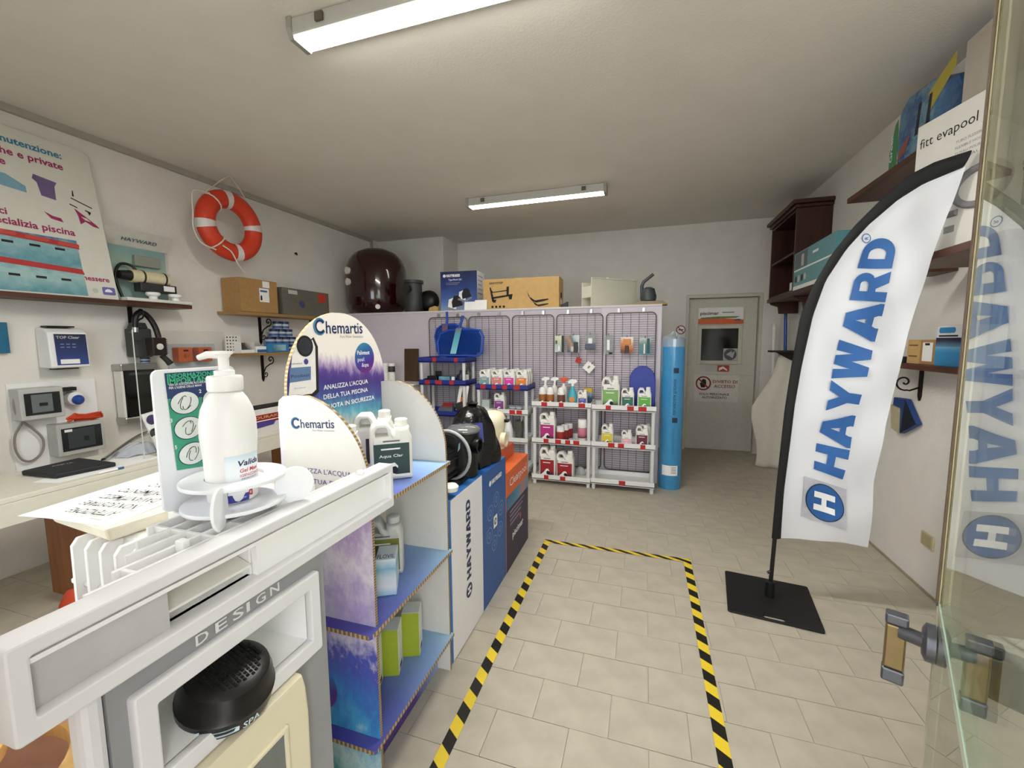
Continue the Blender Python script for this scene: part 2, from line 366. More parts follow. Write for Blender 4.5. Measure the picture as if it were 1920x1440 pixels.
pl('prohibition_ring', [arc(0, 0, .094, 0, 360, 32), arc(0, 0, .076, 0, 360, 32)], DRED, (.745, .893), 6.067)
pl('prohibition_bar', [[(-.062, .050), (-.050, .062), (.062, -.050), (.050, -.062)]], DRED, (.745, .893), 6.066)
pl('hand_symbol', [[(-.025, -.055), (.02, -.055), (.035, -.01), (.032, .04), (.02, .05), (.008, .058), (-.006, .055), (-.02, .045), (-.026, .01), (-.045, .0), (-.04, -.012)]], INK, (.745, .893), 6.0668)
text('DIVIETO DI', DRED, dr, (.86, 6.067, .90), h=.040, width=.29, bold=.015); text('ACCESSO', DRED, dr, (.875, 6.067, .838), h=.040, width=.25, bold=.015)
text('SOLO PERSONALE', INK, dr, (.70, 6.067, .737), h=.03, width=.36, bold=.015); text('AUTORIZZATO', INK, dr, (.735, 6.067, .693), h=.03, width=.30, bold=.015)
# no-smoking sticker on the back wall
t = thing('no_smoking_sticker', 'small round red no-smoking sticker on the back wall beside the door', 'sticker', (.44, YB-.002, 1.60))
plate('disc', [arc(0, 0, .058, 0, 360, 28)], PAPER, t, (0, 0, 0), world=False)
plate('ring', [arc(0, 0, .058, 0, 360, 28), arc(0, 0, .047, 0, 360, 28)], DRED, t, (0, -.001, 0), world=False)
plate('bar', [[(-.04, .033), (-.033, .04), (.04, -.033), (.033, -.04)]], DRED, t, (0, -.002, 0), world=False)
plate('cigarette', [[(-.03, -.006), (.03, -.006), (.03, .006), (-.03, .006)]], INK, t, (0, -.0015, 0), world=False)
# ------------------------------------------------------------------ ceiling lights
def tube_light(x0, x1, y0, y1, label, which):
    t = thing('fluorescent_light', label, 'ceiling light', ((x0+x1)/2, (y0+y1)/2, H), group='fluorescent ceiling lights')
    body = mat('lamp_housing', '#b9b7b0', .5); z0 = H-.084
    MB(t).box(x0+.01, x1-.01, y0-.006, y1+.006, H-.078, H-.001).obj('housing', body, t, bevel=.01)
    ym = (y0+y1)/2
    MB(t).prism([(y0+.004, H-.0785), (y1-.004, H-.0785), (y1-.010, z0), (y0+.010, z0)], 'x', x0+.03, x1-.03).obj('diffuser', emit('tube_diffuser_'+which, '#fffcf6', TUBE_STRENGTH[which]), t)
    for xa in (x0, x1-.03):
        MB(t).prism([(y0-.016, H-.001), (y1+.016, H-.001), (y1+.016, H-.05), (y1-.004, z0-.006), (y0+.004, z0-.006), (y0-.016, H-.05)], 'x', xa, xa+.028).obj('end_cap', mat('lamp_cap', '#9a988f', .5), t, bevel=.003)
    for f in (.13, .85):
        for s_, yy_ in ((-1, y0-.014), (1, y1+.014)):
            xx = x0+(x1-x0)*f; MB(t).box(xx-.02, xx+.02, yy_-.006, yy_+.006, H-.055, H-.02).obj('clip', mat('lamp_clip', '#5a5146', .5), t)
tube_light(-1.60, -.18, 1.685, 1.80, 'long fluorescent ceiling light nearest the entrance, running off the top of the photo', 'near')
tube_light(-1.81, -.38, 4.185, 4.30, 'long fluorescent ceiling light farther back, above the wire grid wall', 'far')
# ------------------------------------------------------------------ hazard tape on the floor
TAPE = stripes('hazard_tape', '#17160f', '#e6c832', (5.6, 7.8, 0), 1., rough=.4, edge=.01)
TAPEX = stripes('hazard_tape_across', '#17160f', '#e6c832', (8.0, 18.0, 0), 1., rough=.4, edge=.01)
for lb, x0, x1, y0, y1, m in (('yellow and black hazard tape strip on the floor along the product boxes', -.675, -.628, .85, 2.875, TAPE), ('yellow and black hazard tape strip on the floor on the flag stand side', .275, .322, .85, 2.875, TAPE), ('short yellow and black hazard tape strip closing the far end of the floor marking', -.675, .322, 2.876, 2.92, TAPEX)):
    t = MB().box(x0, x1, y0, y1, .0012, .002).obj('floor_tape', m); tag(t, lb, 'tape', 'hazard tape strips marking the walkway')
# ------------------------------------------------------------------ shared drawing helpers
def ppoly(name, pts, m, parent, ax, val, thick=0.):
    """print whose outline is read off the photograph on a known plane of the thing"""
    mb = MB(parent); q = [at(*p, ax, val) for p in pts]; mb.quad(*q); me = mb.mesh(name); return link(name, me, m, parent)
def densify(p, d):
    out = []
    for i, a in enumerate(p):
        b = p[(i+1) % len(p)]; n = max(1, int(math.hypot(b[0]-a[0], b[1]-a[1])/d))
        out += [(a[0]+(b[0]-a[0])*k/n, a[1]+(b[1]-a[1])*k/n) for k in range(n)]
    return out
GLY = {'H': (1., [[(0,0),(.32,0),(.32,.38),(.68,.38),(.68,0),(1,0),(1,1),(.68,1),(.68,.62),(.32,.62),(.32,1),(0,1)]]),
 'A': (1.04, [[(-.04,0),(.34,0),(.34,.1),(.39,.22),(.65,.22),(.70,.1),(.70,0),(1.08,0),(1.08,.12),(.72,1),(.32,1),(-.04,.12)], [(.45,.42),(.59,.42),(.52,.72)]]),
 'Y': (1.04, [[(.34,0),(.70,0),(.70,.38),(1.06,1),(.70,1),(.52,.66),(.34,1),(-.02,1),(.34,.38)]]),
 'W': (1.32, [[(.20,0),(.52,0),(.66,.5),(.8,0),(1.12,0),(1.34,1),(1.0,1),(.93,.5),(.82,1),(.50,1),(.39,.5),(.32,1),(-.02,1)]]),
 'R': (1.0, [[(0,0),(.32,0),(.32,.34),(.42,.34),(.62,0),(1.0,0),(.78,.42)]+arc(.62,.68,.34,-45,90,8,.32)+[(0,1)], [(.32,.56),(.56,.56)]+arc(.56,.68,.12,-90,90,6)+[(.32,.8)]]),
 'D': (1.0, [[(0,0),(.5,0)]+arc(.5,.5,.5,-90,90,14)+[(0,1)], [(.32,.24),(.48,.24)]+arc(.48,.5,.2,-90,90,10,.26)+[(.32,.76)]])}
def slab_word(word, gap=.09):
    """outlines of the heavy HAYWARD wordmark, cap height 1; returns outlines per letter and total length"""
    x = 0; L = []
    for ch in word:
        wd, ps = GLY[ch]; L.append([[(a+x, b) for a, b in p] for p in ps]); x += wd+gap
    return L, x-gap
def wordmark(word, m, parent, o, xdir, ydir, length, h, world=True):
    L, t = slab_word(word); me = flat([[(a*length/t, b*h) for a, b in p] for q in L for p in q])
    me.transform(frame(Vector(o)-(Vector(parent.location) if world else Vector((0, 0, 0))), xdir, ydir)); return link('lettering', me, m, parent)
def logo_h(parent, c, xdir, ydir, r, blue=HBLUE, world=True):
    off = Vector(parent.location) if world else Vector((0, 0, 0)); n = Vector(xdir).cross(Vector(ydir)).normalized()
    me = flat([arc(0, 0, r, 0, 360, 28)]); me.transform(frame(Vector(c)-off, xdir, ydir)); d = link('emblem', me, blue, parent)
    me = flat([[(a*r*1.0-.5*r, b*r*1.1-.55*r) for a, b in GLY['H'][1][0]]]); me.transform(frame(Vector(c)-off+n*.0006, xdir, ydir)); link('emblem_letter', me, WINK, parent)
def chem_logo(parent, p0, p1, ax, val, face, m=NAVY):
    """ring-shaped C followed by 'hemartis' between two pixels of the baseline"""
    A = at(*p0, ax, val); B = at(*p1, ax, val); Wd = (B-A).length; x = (B-A).normalized(); r = Wd*.115
    n = Vector(AX[face][0]).cross(Vector(AX[face][1]))
    c = A + x*r + Vector((0, 0, r*.78))
    for k, (ro, ri, mm, o2) in enumerate(((1.0, .8, TEALP, 0), (.82, .55, m, .06))):
        plate('logo_ring', [arc(o2*r, 0, ro*r, 35, 325, 24)+arc(o2*r, 0, ri*r, 325, 35, 24)], mm, parent, c+n*.0003*k, xdir=x, ydir=(0, 0, 1))
    text('hemartis', m, parent, A+x*(r*2.0), h=r*1.5, width=Wd-r*2.0, xdir=x, ydir=(0, 0, 1), bold=.01)
    text('Pure Water Generation', GREYPR, parent, A+x*Wd*.5-Vector((0, 0, r*.55)), width=Wd*.5, xdir=x, ydir=(0, 0, 1))
# ------------------------------------------------------------------ foreground filtration unit
U = thing('pool_filtration_unit', 'white and grey plastic pool filtration unit with DESIGN lettering in the foreground', 'filter unit', (-.9, .55, 0))
UX = -.6
def yz(name, polys, m, x, thick, bev=0., smooth=30): return plate(name, polys, m, U, (x, 0, 0), '+x', thick, bev, smooth=smooth)
R4 = lambda a, b, c, d: [(a, b), (c, b), (c, d), (a, d)]
HOODW = mat('hood_white', '#dcdbdc', .4, var=.01)
yz('hood_frame', [rrect(.217, 1.047, .897, 1.157, .006), rrect(.236, 1.070, .884, 1.138, .003)], HOODW, UX-.02, .04, .003)
yz('hood_panel', [R4(.234, 1.068, .3765, 1.14)], mat('hood_grey', '#bdbbb9', .45), UX-.022, .012)
yz('hood_panel', [R4(.515, 1.068, .886, 1.14)], WHITE, UX-.022, .012)
MB(U).box(-.70, UX-.03, .3765, .515, 1.066, 1.07).box(-.70, UX-.03, .512, .516, 1.066, 1.14).box(-.70, UX-.03, .3755, .3785, 1.066, 1.14).obj('slot_box', WHITE, U)
for z in (1.098,):
    MB(U).hexa([(-.70, .38, z+.012), (-.625, .38, z-.012), (-.625, .511, z-.012), (-.70, .511, z+.012), (-.70, .38, z+.016), (-.625, .38, z-.008), (-.625, .511, z-.008), (-.70, .511, z+.016)]).obj('slot_louvre', OFFW, U)
TOP = [(-.605, .22), (-.66, .33), (-.79, .46), (-.85, .56), (-.80, .64), (-.69, .69), (-.655, .75), (-.632, .892), (-.605, .892)]
MB(U).prism(TOP, 'z', 1.128, 1.134).obj('hood_top', WHITE, U)
def ylim(x):
    ys = []
    for i, a in enumerate(TOP):
        b = TOP[(i+1) % len(TOP)]
        if (a[0]-x)*(b[0]-x) < 0: ys.append(a[1]+(b[1]-a[1])*(x-a[0])/(b[0]-a[0]))
    return min(ys), max(ys)
for x in (-.645, -.675, -.71, -.745, -.785, -.825):
    a, b = ylim(x); MB(U).box(x-.003, x+.003, a+.004, b-.004, 1.132, 1.156).obj('top_rib', WHITE, U, bevel=.001)
for y in (.36, .47, .52, .60, .67):
    xm = min(x for x in (-.645, -.675, -.71, -.745, -.785, -.825) if ylim(x)[0] < y < ylim(x)[1])
    MB(U).box(xm, -.64, y-.003, y+.003, 1.132, 1.155).obj('top_rib', WHITE, U, bevel=.001)
for x, y in ((-.66, .43), (-.66, .60), (-.622, .80)):
    MB(U).box(x-.008, x+.008, y-.006, y+.006, 1.133, 1.166).obj('clip_peg', WHITE, U, bevel=.002)
UG = mat('unit_grey', '#8f8f91', .42, var=.03)
yz('front_plate', [R4(.297, .02, .656, 1.046), R4(.344, .888, .607, .990)], UG, -.618, .014)
MB(U).box(-.64, -.611, .272, .2968, .02, 1.046).obj('side_flange', HOODW, U, bevel=.008)
yz('niche_frame', [rrect(.317, .858, .632, 1.018, .005), rrect(.344, .888, .607, .990, .002)], HOODW, -.608, .02, .003)
MB(U).add([(-.612, .344, .888), (-.612, .607, .888), (-.612, .607, .99), (-.612, .344, .99), (-.72, .37, .905), (-.72, .585, .905), (-.72, .585, .975), (-.72, .37, .975)], [(0, 1, 5, 4), (1, 2, 6, 5), (2, 3, 7, 6), (3, 0, 4, 7), (4, 5, 6, 7)]).obj('niche', WHITE, U)
MB(U).box(-.86, -.73, .42, .652, .02, 1.045).obj('housing', OFFW, U, bevel=.01)
A_, B_ = at(366, 1213, 'x', -.6105), at(527, 1116, 'x', -.6105)
for ch, px, py in zip('DESIGN', (367, 404, 437, 463, 480, 507), (1212, 1188, 1169, 1157, 1139, 1123)):
    o_ = at(px, py, 'x', -.6102); text(ch, mat('chrome_letter', '#f2f2f2', .2, metal=.2), U, (-.6096, o_.y, 1.0235), '+x', h=.0165, width=(.006 if ch == 'I' else .019), bold=.01)
# black nozzle resting in the niche
nm = MB(); nm.lathe([(.052, 0), (.066, .006), (.069, .03), (.066, .034), (.064, .05), (.058, .066), (.046, .073), (.0, .074)], n=36)
nz = nm.obj('nozzle', mat('nozzle_black', '#0b0b0c', .35), U, smooth=35); nz.location = (-.642+.9, .462-.55, .876); nz.rotation_euler = (0, math.radians(14), math.radians(-8))
gm = MB()
for i in range(-6, 7):
    for j in range(-6, 7):
        x, y = i*.0068+(.0034 if j % 2 else 0), j*.0068
        if .006 < math.hypot(x, y) < .044: gm.box(x-.0024, x+.0024, y-.0018, y+.0018, .0735, .0746)
tag(gm.obj('grille_holes', mat('grille_dark', '#020202', .9), nz), kind='stuff')
def on_drum(me, r, zc):
    for v in me.vertices:
        a = v.co.x/r; v.co = Vector((r*math.cos(a), r*math.sin(a), zc+v.co.y))
for kind in (0, 1):
    if kind == 0: me = flat([densify([(-.088, .0), (-.072, -.009), (-.072, -.004), (-.02, -.004), (-.02, .004), (-.072, .004), (-.072, .009)], .006)])
    else:
        me0, x0, x1 = textmesh('SPA', .01); me = me0.copy(); me.transform(Matrix.Diagonal((.016, .016, 1, 1)) @ Matrix.Translation((-.95, -.36, 0)))
    on_drum(me, .0694, .017); link('print_arrow' if kind == 0 else 'lettering', me, mat('pale_blue_print', '#c8dbe3', .6), nz)
# cream skimmer door with a small window
yz('skimmer_door', [[(.335, .25), (.56, .25), (.572, .6)]+[(.574, .776), (.570, .83), (.564, .856), (.335, .856)]], CREAM, -.598, .03, .006)
yz('door_window', [R4(.385, .42, .514, .79)], mat('window_tinted', '#6f736f', .08), -.5825, .004)
yz('door_window_rim', [R4(.378, .413, .521, .797), R4(.386, .421, .513, .789)], CREAM, -.581, .008, .002)
# rear filter body with fins and lid
MB(U).box(-1.15, -.90, .56, .93, .02, 1.06).obj('filter_body', WHITE, U, bevel=.02)
MB(U).box(-1.175, -.87, .535, .95, .945, .957).obj('body_flange', WHITE, U, bevel=.004)
for k in range(6):
    x = -1.135+k*.045; MB(U).prism([(.522, .90), (.565, .90), (.565, 1.055), (.535, 1.055), (.524, 1.04)], 'x', x-.005, x+.005).obj('fin', WHITE, U, bevel=.002)
for k in range(5):
    y = .60+k*.065; MB(U).prism([(-.905, .90), (-.865, .90), (-.867, 1.04), (-.878, 1.055), (-.905, 1.055)], 'y', y-.005, y+.005).obj('fin', WHITE, U, bevel=.002)
MB(U).hexa([(-1.26, .56, 1.06), (-1.03, .535, 1.06), (-.97, .90, 1.06), (-1.24, .93, 1.06), (-1.27, .55, 1.092), (-1.02, .525, 1.092), (-.96, .91, 1.092), (-1.25, .94, 1.092)]).obj('lid', mat('ivory_plastic', '#efe9d4', .4), U, bevel=.006)
# notice sheet lying on the lid, readable from the other side
t = thing('notice_sheet', 'white notice sheet with upside-down ATTENZIONE text lying on the filter lid', 'paper', (-1.16, .7, 1.0935))
pc = [(-1.265, .505), (-1.03, .535), (-1.085, .86), (-1.335, .875)]
mb = MB(t); N_ = 8
gv = []
for i in range(N_+1):
    for j in range(N_+1):
        u, v = i/N_, j/N_; a = Vector(pc[0]).lerp(Vector(pc[1]), u); b = Vector(pc[3]).lerp(Vector(pc[2]), u); q = a.lerp(b, v)
        gv.append((q.x, q.y, 1.0942+.004*(1-u)*(1-v)+.002*math.sin(u*5)*(1-v)))
mb.add(gv, [(i*(N_+1)+j, (i+1)*(N_+1)+j, (i+1)*(N_+1)+j+1, i*(N_+1)+j+1) for i in range(N_) for j in range(N_)]).obj('sheet', PAPER, t, smooth=60)
for k, (s, x, y, wd) in enumerate((('ATTENZIONE', -1.065, .578, .125), ('NON SOSTARE', -1.062, .617, .155), ('DAVANTI MEZZI', -1.06, .657, .165), ('MOVIMENTO', -1.075, .697, .155), ('SOLO', -1.14, .735, .06))):
    text(s, INK, t, (x, y, 1.102), xdir=(-1, -.1, 0), ydir=(.12, -1, 0), width=wd, h=.024, bold=.004)
plate('car_symbol', [[(0, 0), (.10, 0), (.10, .03), (.08, .035), (.06, .06), (.02, .06), (0, .03)], [(.012, .01), (.088, .01), (.088, .02), (.07, .025), (.055, .048), (.025, .048), (.012, .025)]], INK, t, (-1.13, .84, 1.1), xdir=(-1, -.1, 0), ydir=(.12, -1, 0))
# wooden tub behind the near end of the unit
t = thing('wooden_tub', 'light wooden tub with curved rim under the near end of the filtration unit', 'tub', (-.95, .28, 0))
rim = MB(t); cx, cy, rr = -.95, .28, .148
rim.lathe([(rr-.03, .78), (rr+.012, .78), (rr+.012, .805), (rr-.03, .805), (rr-.03, .78)], (cx, cy, 0), 40).obj('rim', LWOOD, t)
for k in range(22):
    a0, a1 = 2*math.pi*k/22+.006, 2*math.pi*(k+1)/22-.006
    q = [(cx+r*math.cos(a), cy+r*math.sin(a)) for r, a in ((rr-.02, a0), (rr-.02, a1), (rr, a1), (rr, a0))]
    MB(t).prism(q, 'z', .0, .779).obj('stave', LWOOD, t)
MB(t).lathe([(rr-.022, .70), (rr-.022, .72)], (cx, cy, 0), 40).obj('liner', mat('peach_liner', '#d9b7a5', .6), t)
vs = []
for k in range(13):
    a = math.radians(60+150*k/12); vs += [(cx+(rr-.024)*math.cos(a), cy+(rr-.024)*math.sin(a), .70), (cx+(rr-.024)*math.cos(a), cy+(rr-.024)*math.sin(a), .90), (cx+(rr-.012)*math.cos(a), cy+(rr-.012)*math.sin(a), .90), (cx+(rr-.012)*math.cos(a), cy+(rr-.012)*math.sin(a), .70)]
MB(t).add(vs, [tuple((4*k+i, 4*k+(i+1) % 4, 4*k+4+(i+1) % 4, 4*k+4+i)) for k in range(12) for i in range(4)]).obj('back_panel', mat('peach_liner', '#d9b7a5', .6), t, smooth=40)
MB(t).hexa([(-.85, .19, .806), (-.82, .205, .806), (-1.02, .39, .806), (-1.05, .375, .806), (-.85, .19, .826), (-.82, .205, .826), (-1.02, .39, .826), (-1.05, .375, .826)]).obj('cross_slat', LWOOD, t)
# ------------------------------------------------------------------ hand gel dispenser on the unit
SZ = 1.1575
t = thing('gel_stand', 'white acrylic stand with a hand hygiene instruction board, holding the gel bottle', 'stand', (-.715, .565, SZ))
ACR = mat('white_acrylic', '#eef0f4', .3, var=.01)
pb = [at(318, 952, 'x', -.81), at(281, 690, 'x', -.81), at(437, 684, 'x', -.81), at(440, 915, 'x', -.81)]
y0, y1, z1 = pb[1].y-.0, pb[2].y, 1.415
plate('base_disc', [arc(0, 0, .084, 0, 360, 48)], ACR, t, (-.715, .565, SZ+.0145), '+z', .007, .001, smooth=30)
plate('holder_ring', [arc(0, 0, .084, 0, 360, 48), arc(0, 0, .046, 0, 360, 40)], ACR, t, (-.715, .565, SZ+.058), '+z', .007, .001, smooth=30)
me = flat([rrect(y0, 0, y1, z1-SZ-.002, .012)], .006, .001); me.transform(frame((-.81+.715, -.565, .002), (0, 1, 0), (0, 0, 1))); board = link('board', me, ACR, t, smooth=30)
for (x, y, a) in ((-.655, .487, 125), (-.636, .622, 50)):
    d = Vector((math.cos(math.radians(a)), math.sin(math.radians(a)), 0))
    plate('foot', [arc(0, .034, .034, -50, 230, 24)+[(-.012, .0), (.012, .0)]], ACR, t, (x, y, SZ), thick=.005, bev=.001, xdir=d, ydir=(0, 0, 1), smooth=30)
PX = -.8062
def pp(n, q, m, dx=0): return ppoly(n, q, m, t, 'x', PX+dx)
GRN = mat('poster_green', '#3f9f7c', .5); NVY = mat('poster_navy', '#243a66', .5); LGR = mat('poster_letter_green', '#3fbf7f', .5)
pp('poster', [(308, 700), (424, 692), (424, 868), (332, 882)], GRN); pp('poster_header', [(308, 700), (424, 692), (424, 742), (314, 748)], NVY, .0004)
for s, a, b, hh in (('INFORMAZIONE', (313, 706), (402, 701), .0085), ('IMPORTANTE', (314, 717), (404, 712), .0105)):
    A = at(*a, 'x', PX+.0008); B = at(*b, 'x', PX+.0008); text(s, LGR, t, A+Vector((0, 0, -.004)), width=B.y-A.y, h=hh, face='+x', bold=.02)
for s, a, b in (('USA LA SOLUZIONE ALCOLICA', (317, 724), (386, 719)), ("PER L'IGIENE DELLE MANI", (317, 730), (378, 726))):
    A = at(*a, 'x', PX+.0008); B = at(*b, 'x', PX+.0008); text(s, WINK, t, A, width=B.y-A.y, h=.0042, face='+x', bold=.01)
for n_, px, py in ((1, 347, 755), (2, 404, 748), (3, 354, 802), (4, 412, 793), (5, 362, 850), (6, 420, 840)):
    c = at(px, py, 'x', PX+.0006); r = .0215
    plate('picture_disc', [arc(0, 0, r*1.22, 0, 360, 28, r)], NVY, t, c, '+x'); plate('picture_disc', [arc(0, 0, r*1.22-.0014, 0, 360, 28, r-.0014)], mat('poster_pale', '#dfe6e0', .6), t, c+Vector((.0003, 0, 0)), '+x')
    lines = MB(); 
    for k in range(4):
        a = k*1.3+n_; lines.tube([(r*.6*math.cos(a+i*.5)*(.4+.15*i), r*.6*math.sin(a+i*.55), 0) for i in range(5)], .0006, 4)
    me = lines.mesh('picture_lines'); me.transform(frame(c+Vector((.0006, 0, 0))-Vector(t.location), (0, 1, 0), (0, 0, 1))); link('picture_lines', me, INK, t)
    text(str(n_), WINK, t, c+Vector((.0003, -.031, .0155)), '+x', h=.007, bold=.02)
# gel bottle
t = thing('gel_bottle', 'white pump bottle of hand gel in the acrylic stand', 'bottle', (-.718, .562, SZ+.0185))
bz = t.location.z
prof = [(.035, 0), (.0395, .004), (.0405, .02), (.0415, .08), (.0445, .12), (.0440, .145), (.040, .168), (.033, .185), (.026, .196), (.021, .200), (.0, .201)]
MB().lathe(prof, n=40).obj('bottle_body', WHITE, t, smooth=50)
MB().lathe([(.0265, .200), (.028, .203), (.028, .224), (.026, .227), (.0, .2275)], n=28).obj('collar', WHITE, t, smooth=35)
MB().lathe([(.016, .227), (.016, .236), (.0085, .238), (.0085, .258), (.012, .264), (.015, .266), (.015, .270), (.0, .271)], n=20).obj('pump_head', WHITE, t, smooth=35)
MB().tube([(0, 0, .264), (-.022, -.012, .2645), (-.036, -.018, .259)], [.0075, .0065, .005], 10).obj('pump_spout', WHITE, t, smooth=40)
def wrap(me, r, a0, z0):
    for v in me.vertices:
        a = a0+v.co.x/r; v.co = Vector((r*math.cos(a), r*math.sin(a), z0+v.co.y))
def wrap_poly(n, p, m, r, a0, z0): me = flat([densify(p, .006)]); wrap(me, r, a0, z0); return link(n, me, m, t)
def wrap_text(s, m, r, a0, x, z, wd, h, bold=.0, shear=0):
    me0, x0, x1 = textmesh(s, bold, shear); me = me0.copy(); me.transform(Matrix.Diagonal((wd/(x1-x0), h/.73, 1, 1)) @ Matrix.Translation((-x0, 0, 0)))
    for v in me.vertices: v.co.x += x; v.co.y += z
    wrap(me, r, a0, 0); return link('lettering', me, m, t)
A0 = math.radians(-38)
def strip(n, x0, x1, z0, z1, m, r):
    mb = MB(); k = 14; vs = []
    for i in range(k+1):
        a = A0+(x0+(x1-x0)*i/k)/r; vs += [(r*math.cos(a), r*math.sin(a), z0), (r*math.cos(a), r*math.sin(a), z1)]
    mb.add(vs, [(2*i, 2*i+2, 2*i+3, 2*i+1) for i in range(k)]); return link(n, mb.mesh(n), m, t, smooth=60)
strip('label', -.010, .055, .018, .088, splash('gel_label', [(0, '#f4f6f8'), (.6, '#e6f0f6'), (1, '#9cc7df')], (0, 0, 1), .02, .11, .1, 20), .0424)
wrap_poly('label_blue', [(-.009, .004), (.024, .004), (.027, .022), (.018, .032), (-.009, .040)], mat('label_blue', '#2a2f8f', .5), .0426, A0, 0)
wrap_text('Valida', NAVY, .0427, A0, .010, .068, .040, .010, .02, .2)
wrap_text('Gel Mani', mat('label_red', '#c22a3c', .5), .0427, A0, .012, .056, .036, .007, .02, .15)
wrap_text('IGIENIZZANTE', mat('label_red', '#c22a3c', .5), .0427, A0, .012, .048, .040, .005, .01)
wrap_text('IDROALCOLICO', NAVY, .0427, A0, .014, .043, .030, .003)
wrap_text('d', mat('label_red', '#c22a3c', .5), .0427, A0, .024, .012, .008, .016, .03)
for k in range(4): wrap_text(('Igienizza', 'le tue mani', 'in ogni', 'momento')[k], WINK, .0428, A0, -.002+.002*k, .028-.006*k, .016, .003)
# ------------------------------------------------------------------ cardboard display stand
t = thing('display_stand', 'corrugated cardboard display stand with rounded backboard, printed Chemartis and Palintest', 'display stand', (-.95, 1.32, 0))
BW = mat('display_white', '#e6e2da', .55, var=.02)
fx, bx_, ny, fy = -.795, -1.135, 1.062, 1.575
sidep = [(fx, 0), (fx, .97)]+arc(-1.075, 1.0, fx-(-1.075), 6, 78, 14, .30)+[(-1.06, 1.295), (-1.11, 1.29), (-1.13, 1.275), (bx_, 1.25), (bx_, 0)]
SPL = splash('display_side_print', [(0, '#57b9c6'), (.10, '#cfe8ea'), (.18, '#4fb0dc'), (.28, '#3f7fd0'), (.38, '#4f55b8'), (.46, '#dcd6e6'), (.56, '#b7a6d6'), (.66, '#e6e0ec'), (.76, '#b79cc9'), (.88, '#ece6ea'), (1, '#f0ece4')], (.18, 0, 1), -.05, 1.2, .2, 6, stretch=(2.2, 1, 1.4))
for yy_, nm_, mm in ((ny, 'side_panel', SPL), (fy, 'side_panel', BW)):
    plate(nm_, [sidep], mm, t, (0, yy_+.006, 0), '-y', .012)
    for i in range(len(sidep)-1):
        pass
    ed = [p for p in sidep[:-1]]
    m_ = MB(t); vs = []
    for (x, z) in ed: vs += [(x+.0006, yy_+.0003, z+.0006), (x+.0006, yy_+.0117, z+.0006)]
    m_.add(vs, [(2*i, 2*i+2, 2*i+3, 2*i+1) for i in range(len(ed)-1)]); m_.obj('panel_edge', stripes('corrugated_edge_curve', '#6f5a40', '#bfa67c', (40, 0, 110), 1., edge=.2), t)
# tall rounded backboard
bb = [(1.068, 0), (1.60, 0)]+[(1.60, 1.30)]+arc(1.334, 1.30, .266, 0, 180, 28, .272)+[(1.068, 1.30)]
BBP = splash('backboard_print', [(0, '#e2d8c8'), (.10, '#dcd3c4'), (.22, '#57a3b6'), (.34, '#3f4a90'), (.44, '#432f7e'), (.50, '#5d4590'), (.56, '#b9a3c6'), (.62, '#eee7e0'), (1, '#f0ece4')], (0, .12, 1), 1.08, 1.62, .10, 14, stretch=(1, 3, 1))
plate('backboard', [bb], BBP, t, (-1.105, 0, 0), '+x', .012)
ed = [(1.0675, 0), (1.0675, 1.30)]+list(reversed(arc(1.334, 1.30, .2665, 0, 180, 28, .2725)))+[(1.6005, 1.3), (1.6005, 0)]
vs = []
for (y, z) in ed: vs += [(-1.1108, y, z), (-1.0992, y, z)]
MB(t).add(vs, [(2*i, 2*i+2, 2*i+3, 2*i+1) for i in range(len(ed)-1)]).obj('backboard_edge', BORDZ, t)
# shelves
SHP = splash('display_shelf_print', [(0, '#4a3f9a'), (.4, '#5968b4'), (.75, '#86a9d2'), (1, '#a9cfe0')], (.5, 1, 0), .9-.95-1.32+.2, 1.6-.95*.5-1.32+.4, .1, 5)
SHP = splash('display_shelf_print2', [(0, '#4a3f9a'), (.35, '#5b67b2'), (.7, '#7f9fcd'), (1, '#a4cadd')], (.6, 1, 0), -.30, .42, .12, 5)
for z in (.955, .56, .17):
    b_ = MB(t).prism([(bx_+.02, 1.02), (fx+.005, 1.02)]+[(fx+.012, 1.03)]+[(fx+.012, 1.594), (bx_+.02, 1.594)], 'z', z-.014, z).obj('shelf', SHP, t)
    MB(t).box(fx+.0122, fx+.0128, 1.03, 1.594, z-.0138, z-.0004).obj('corrugated_edge', BORD, b_)
    MB(t).box(bx_+.02, fx+.005, 1.0192, 1.0198, z-.0138, z-.0004).obj('corrugated_edge', BORDX, b_)
    for c in b_.children: c.location = (0, 0, 0)
plate('kick_panel', [R4(1.08, 0, 1.57, .154)], splash('kick_print', [(0, '#3d2a6e'), (.6, '#4c3a86'), (1, '#8ba6cf')], (0, 1, 0), -.25, .25, .15, 8), t, (-.86, 0, 0), '+x', .01)
# print on the near side panel
NY = ny-.0012
ppoly('print_field', [(536, 758), (562, 749), (600, 765), (640, 798), (672, 840), (688, 880), (690, 905), (560, 970), (536, 990)], BW, t, 'y', NY+.0004)
chem_logo(t, (546, 802), (627, 803), 'y', NY-.0005, '-y')
for s, a, b in (("ANALIZZA L'ACQUA", (547, 883), (659, 896)), ('DELLA TUA PISCINA', (547, 902), (668, 917)), ('E NUOTA IN SICUREZZA', (547, 921), (690, 938))):
    A = at(*a, 'y', NY-.0005); B = at(*b, 'y', NY-.0005); text(s, PURP, t, A, h=.0165, width=B.x-A.x)
c = at(598, 1290, 'y', NY-.0005)
CIR = splash('circle_print', [(0, '#7a2a86'), (.4, '#4a3192'), (.75, '#2f6fb0'), (1, '#3fa3c6')], (-.3, 0, 1), -.09, .09, .02, 3)
cc = thing  # circle disc built round its own centre so that its print follows it
me = flat([arc(0, 0, .074, 0, 360, 36)]); me.transform(frame((0, 0, 0), (1, 0, 0), (0, 0, 1))); o_ = link('round_badge', me, CIR, t); o_.location = c-Vector(t.location)
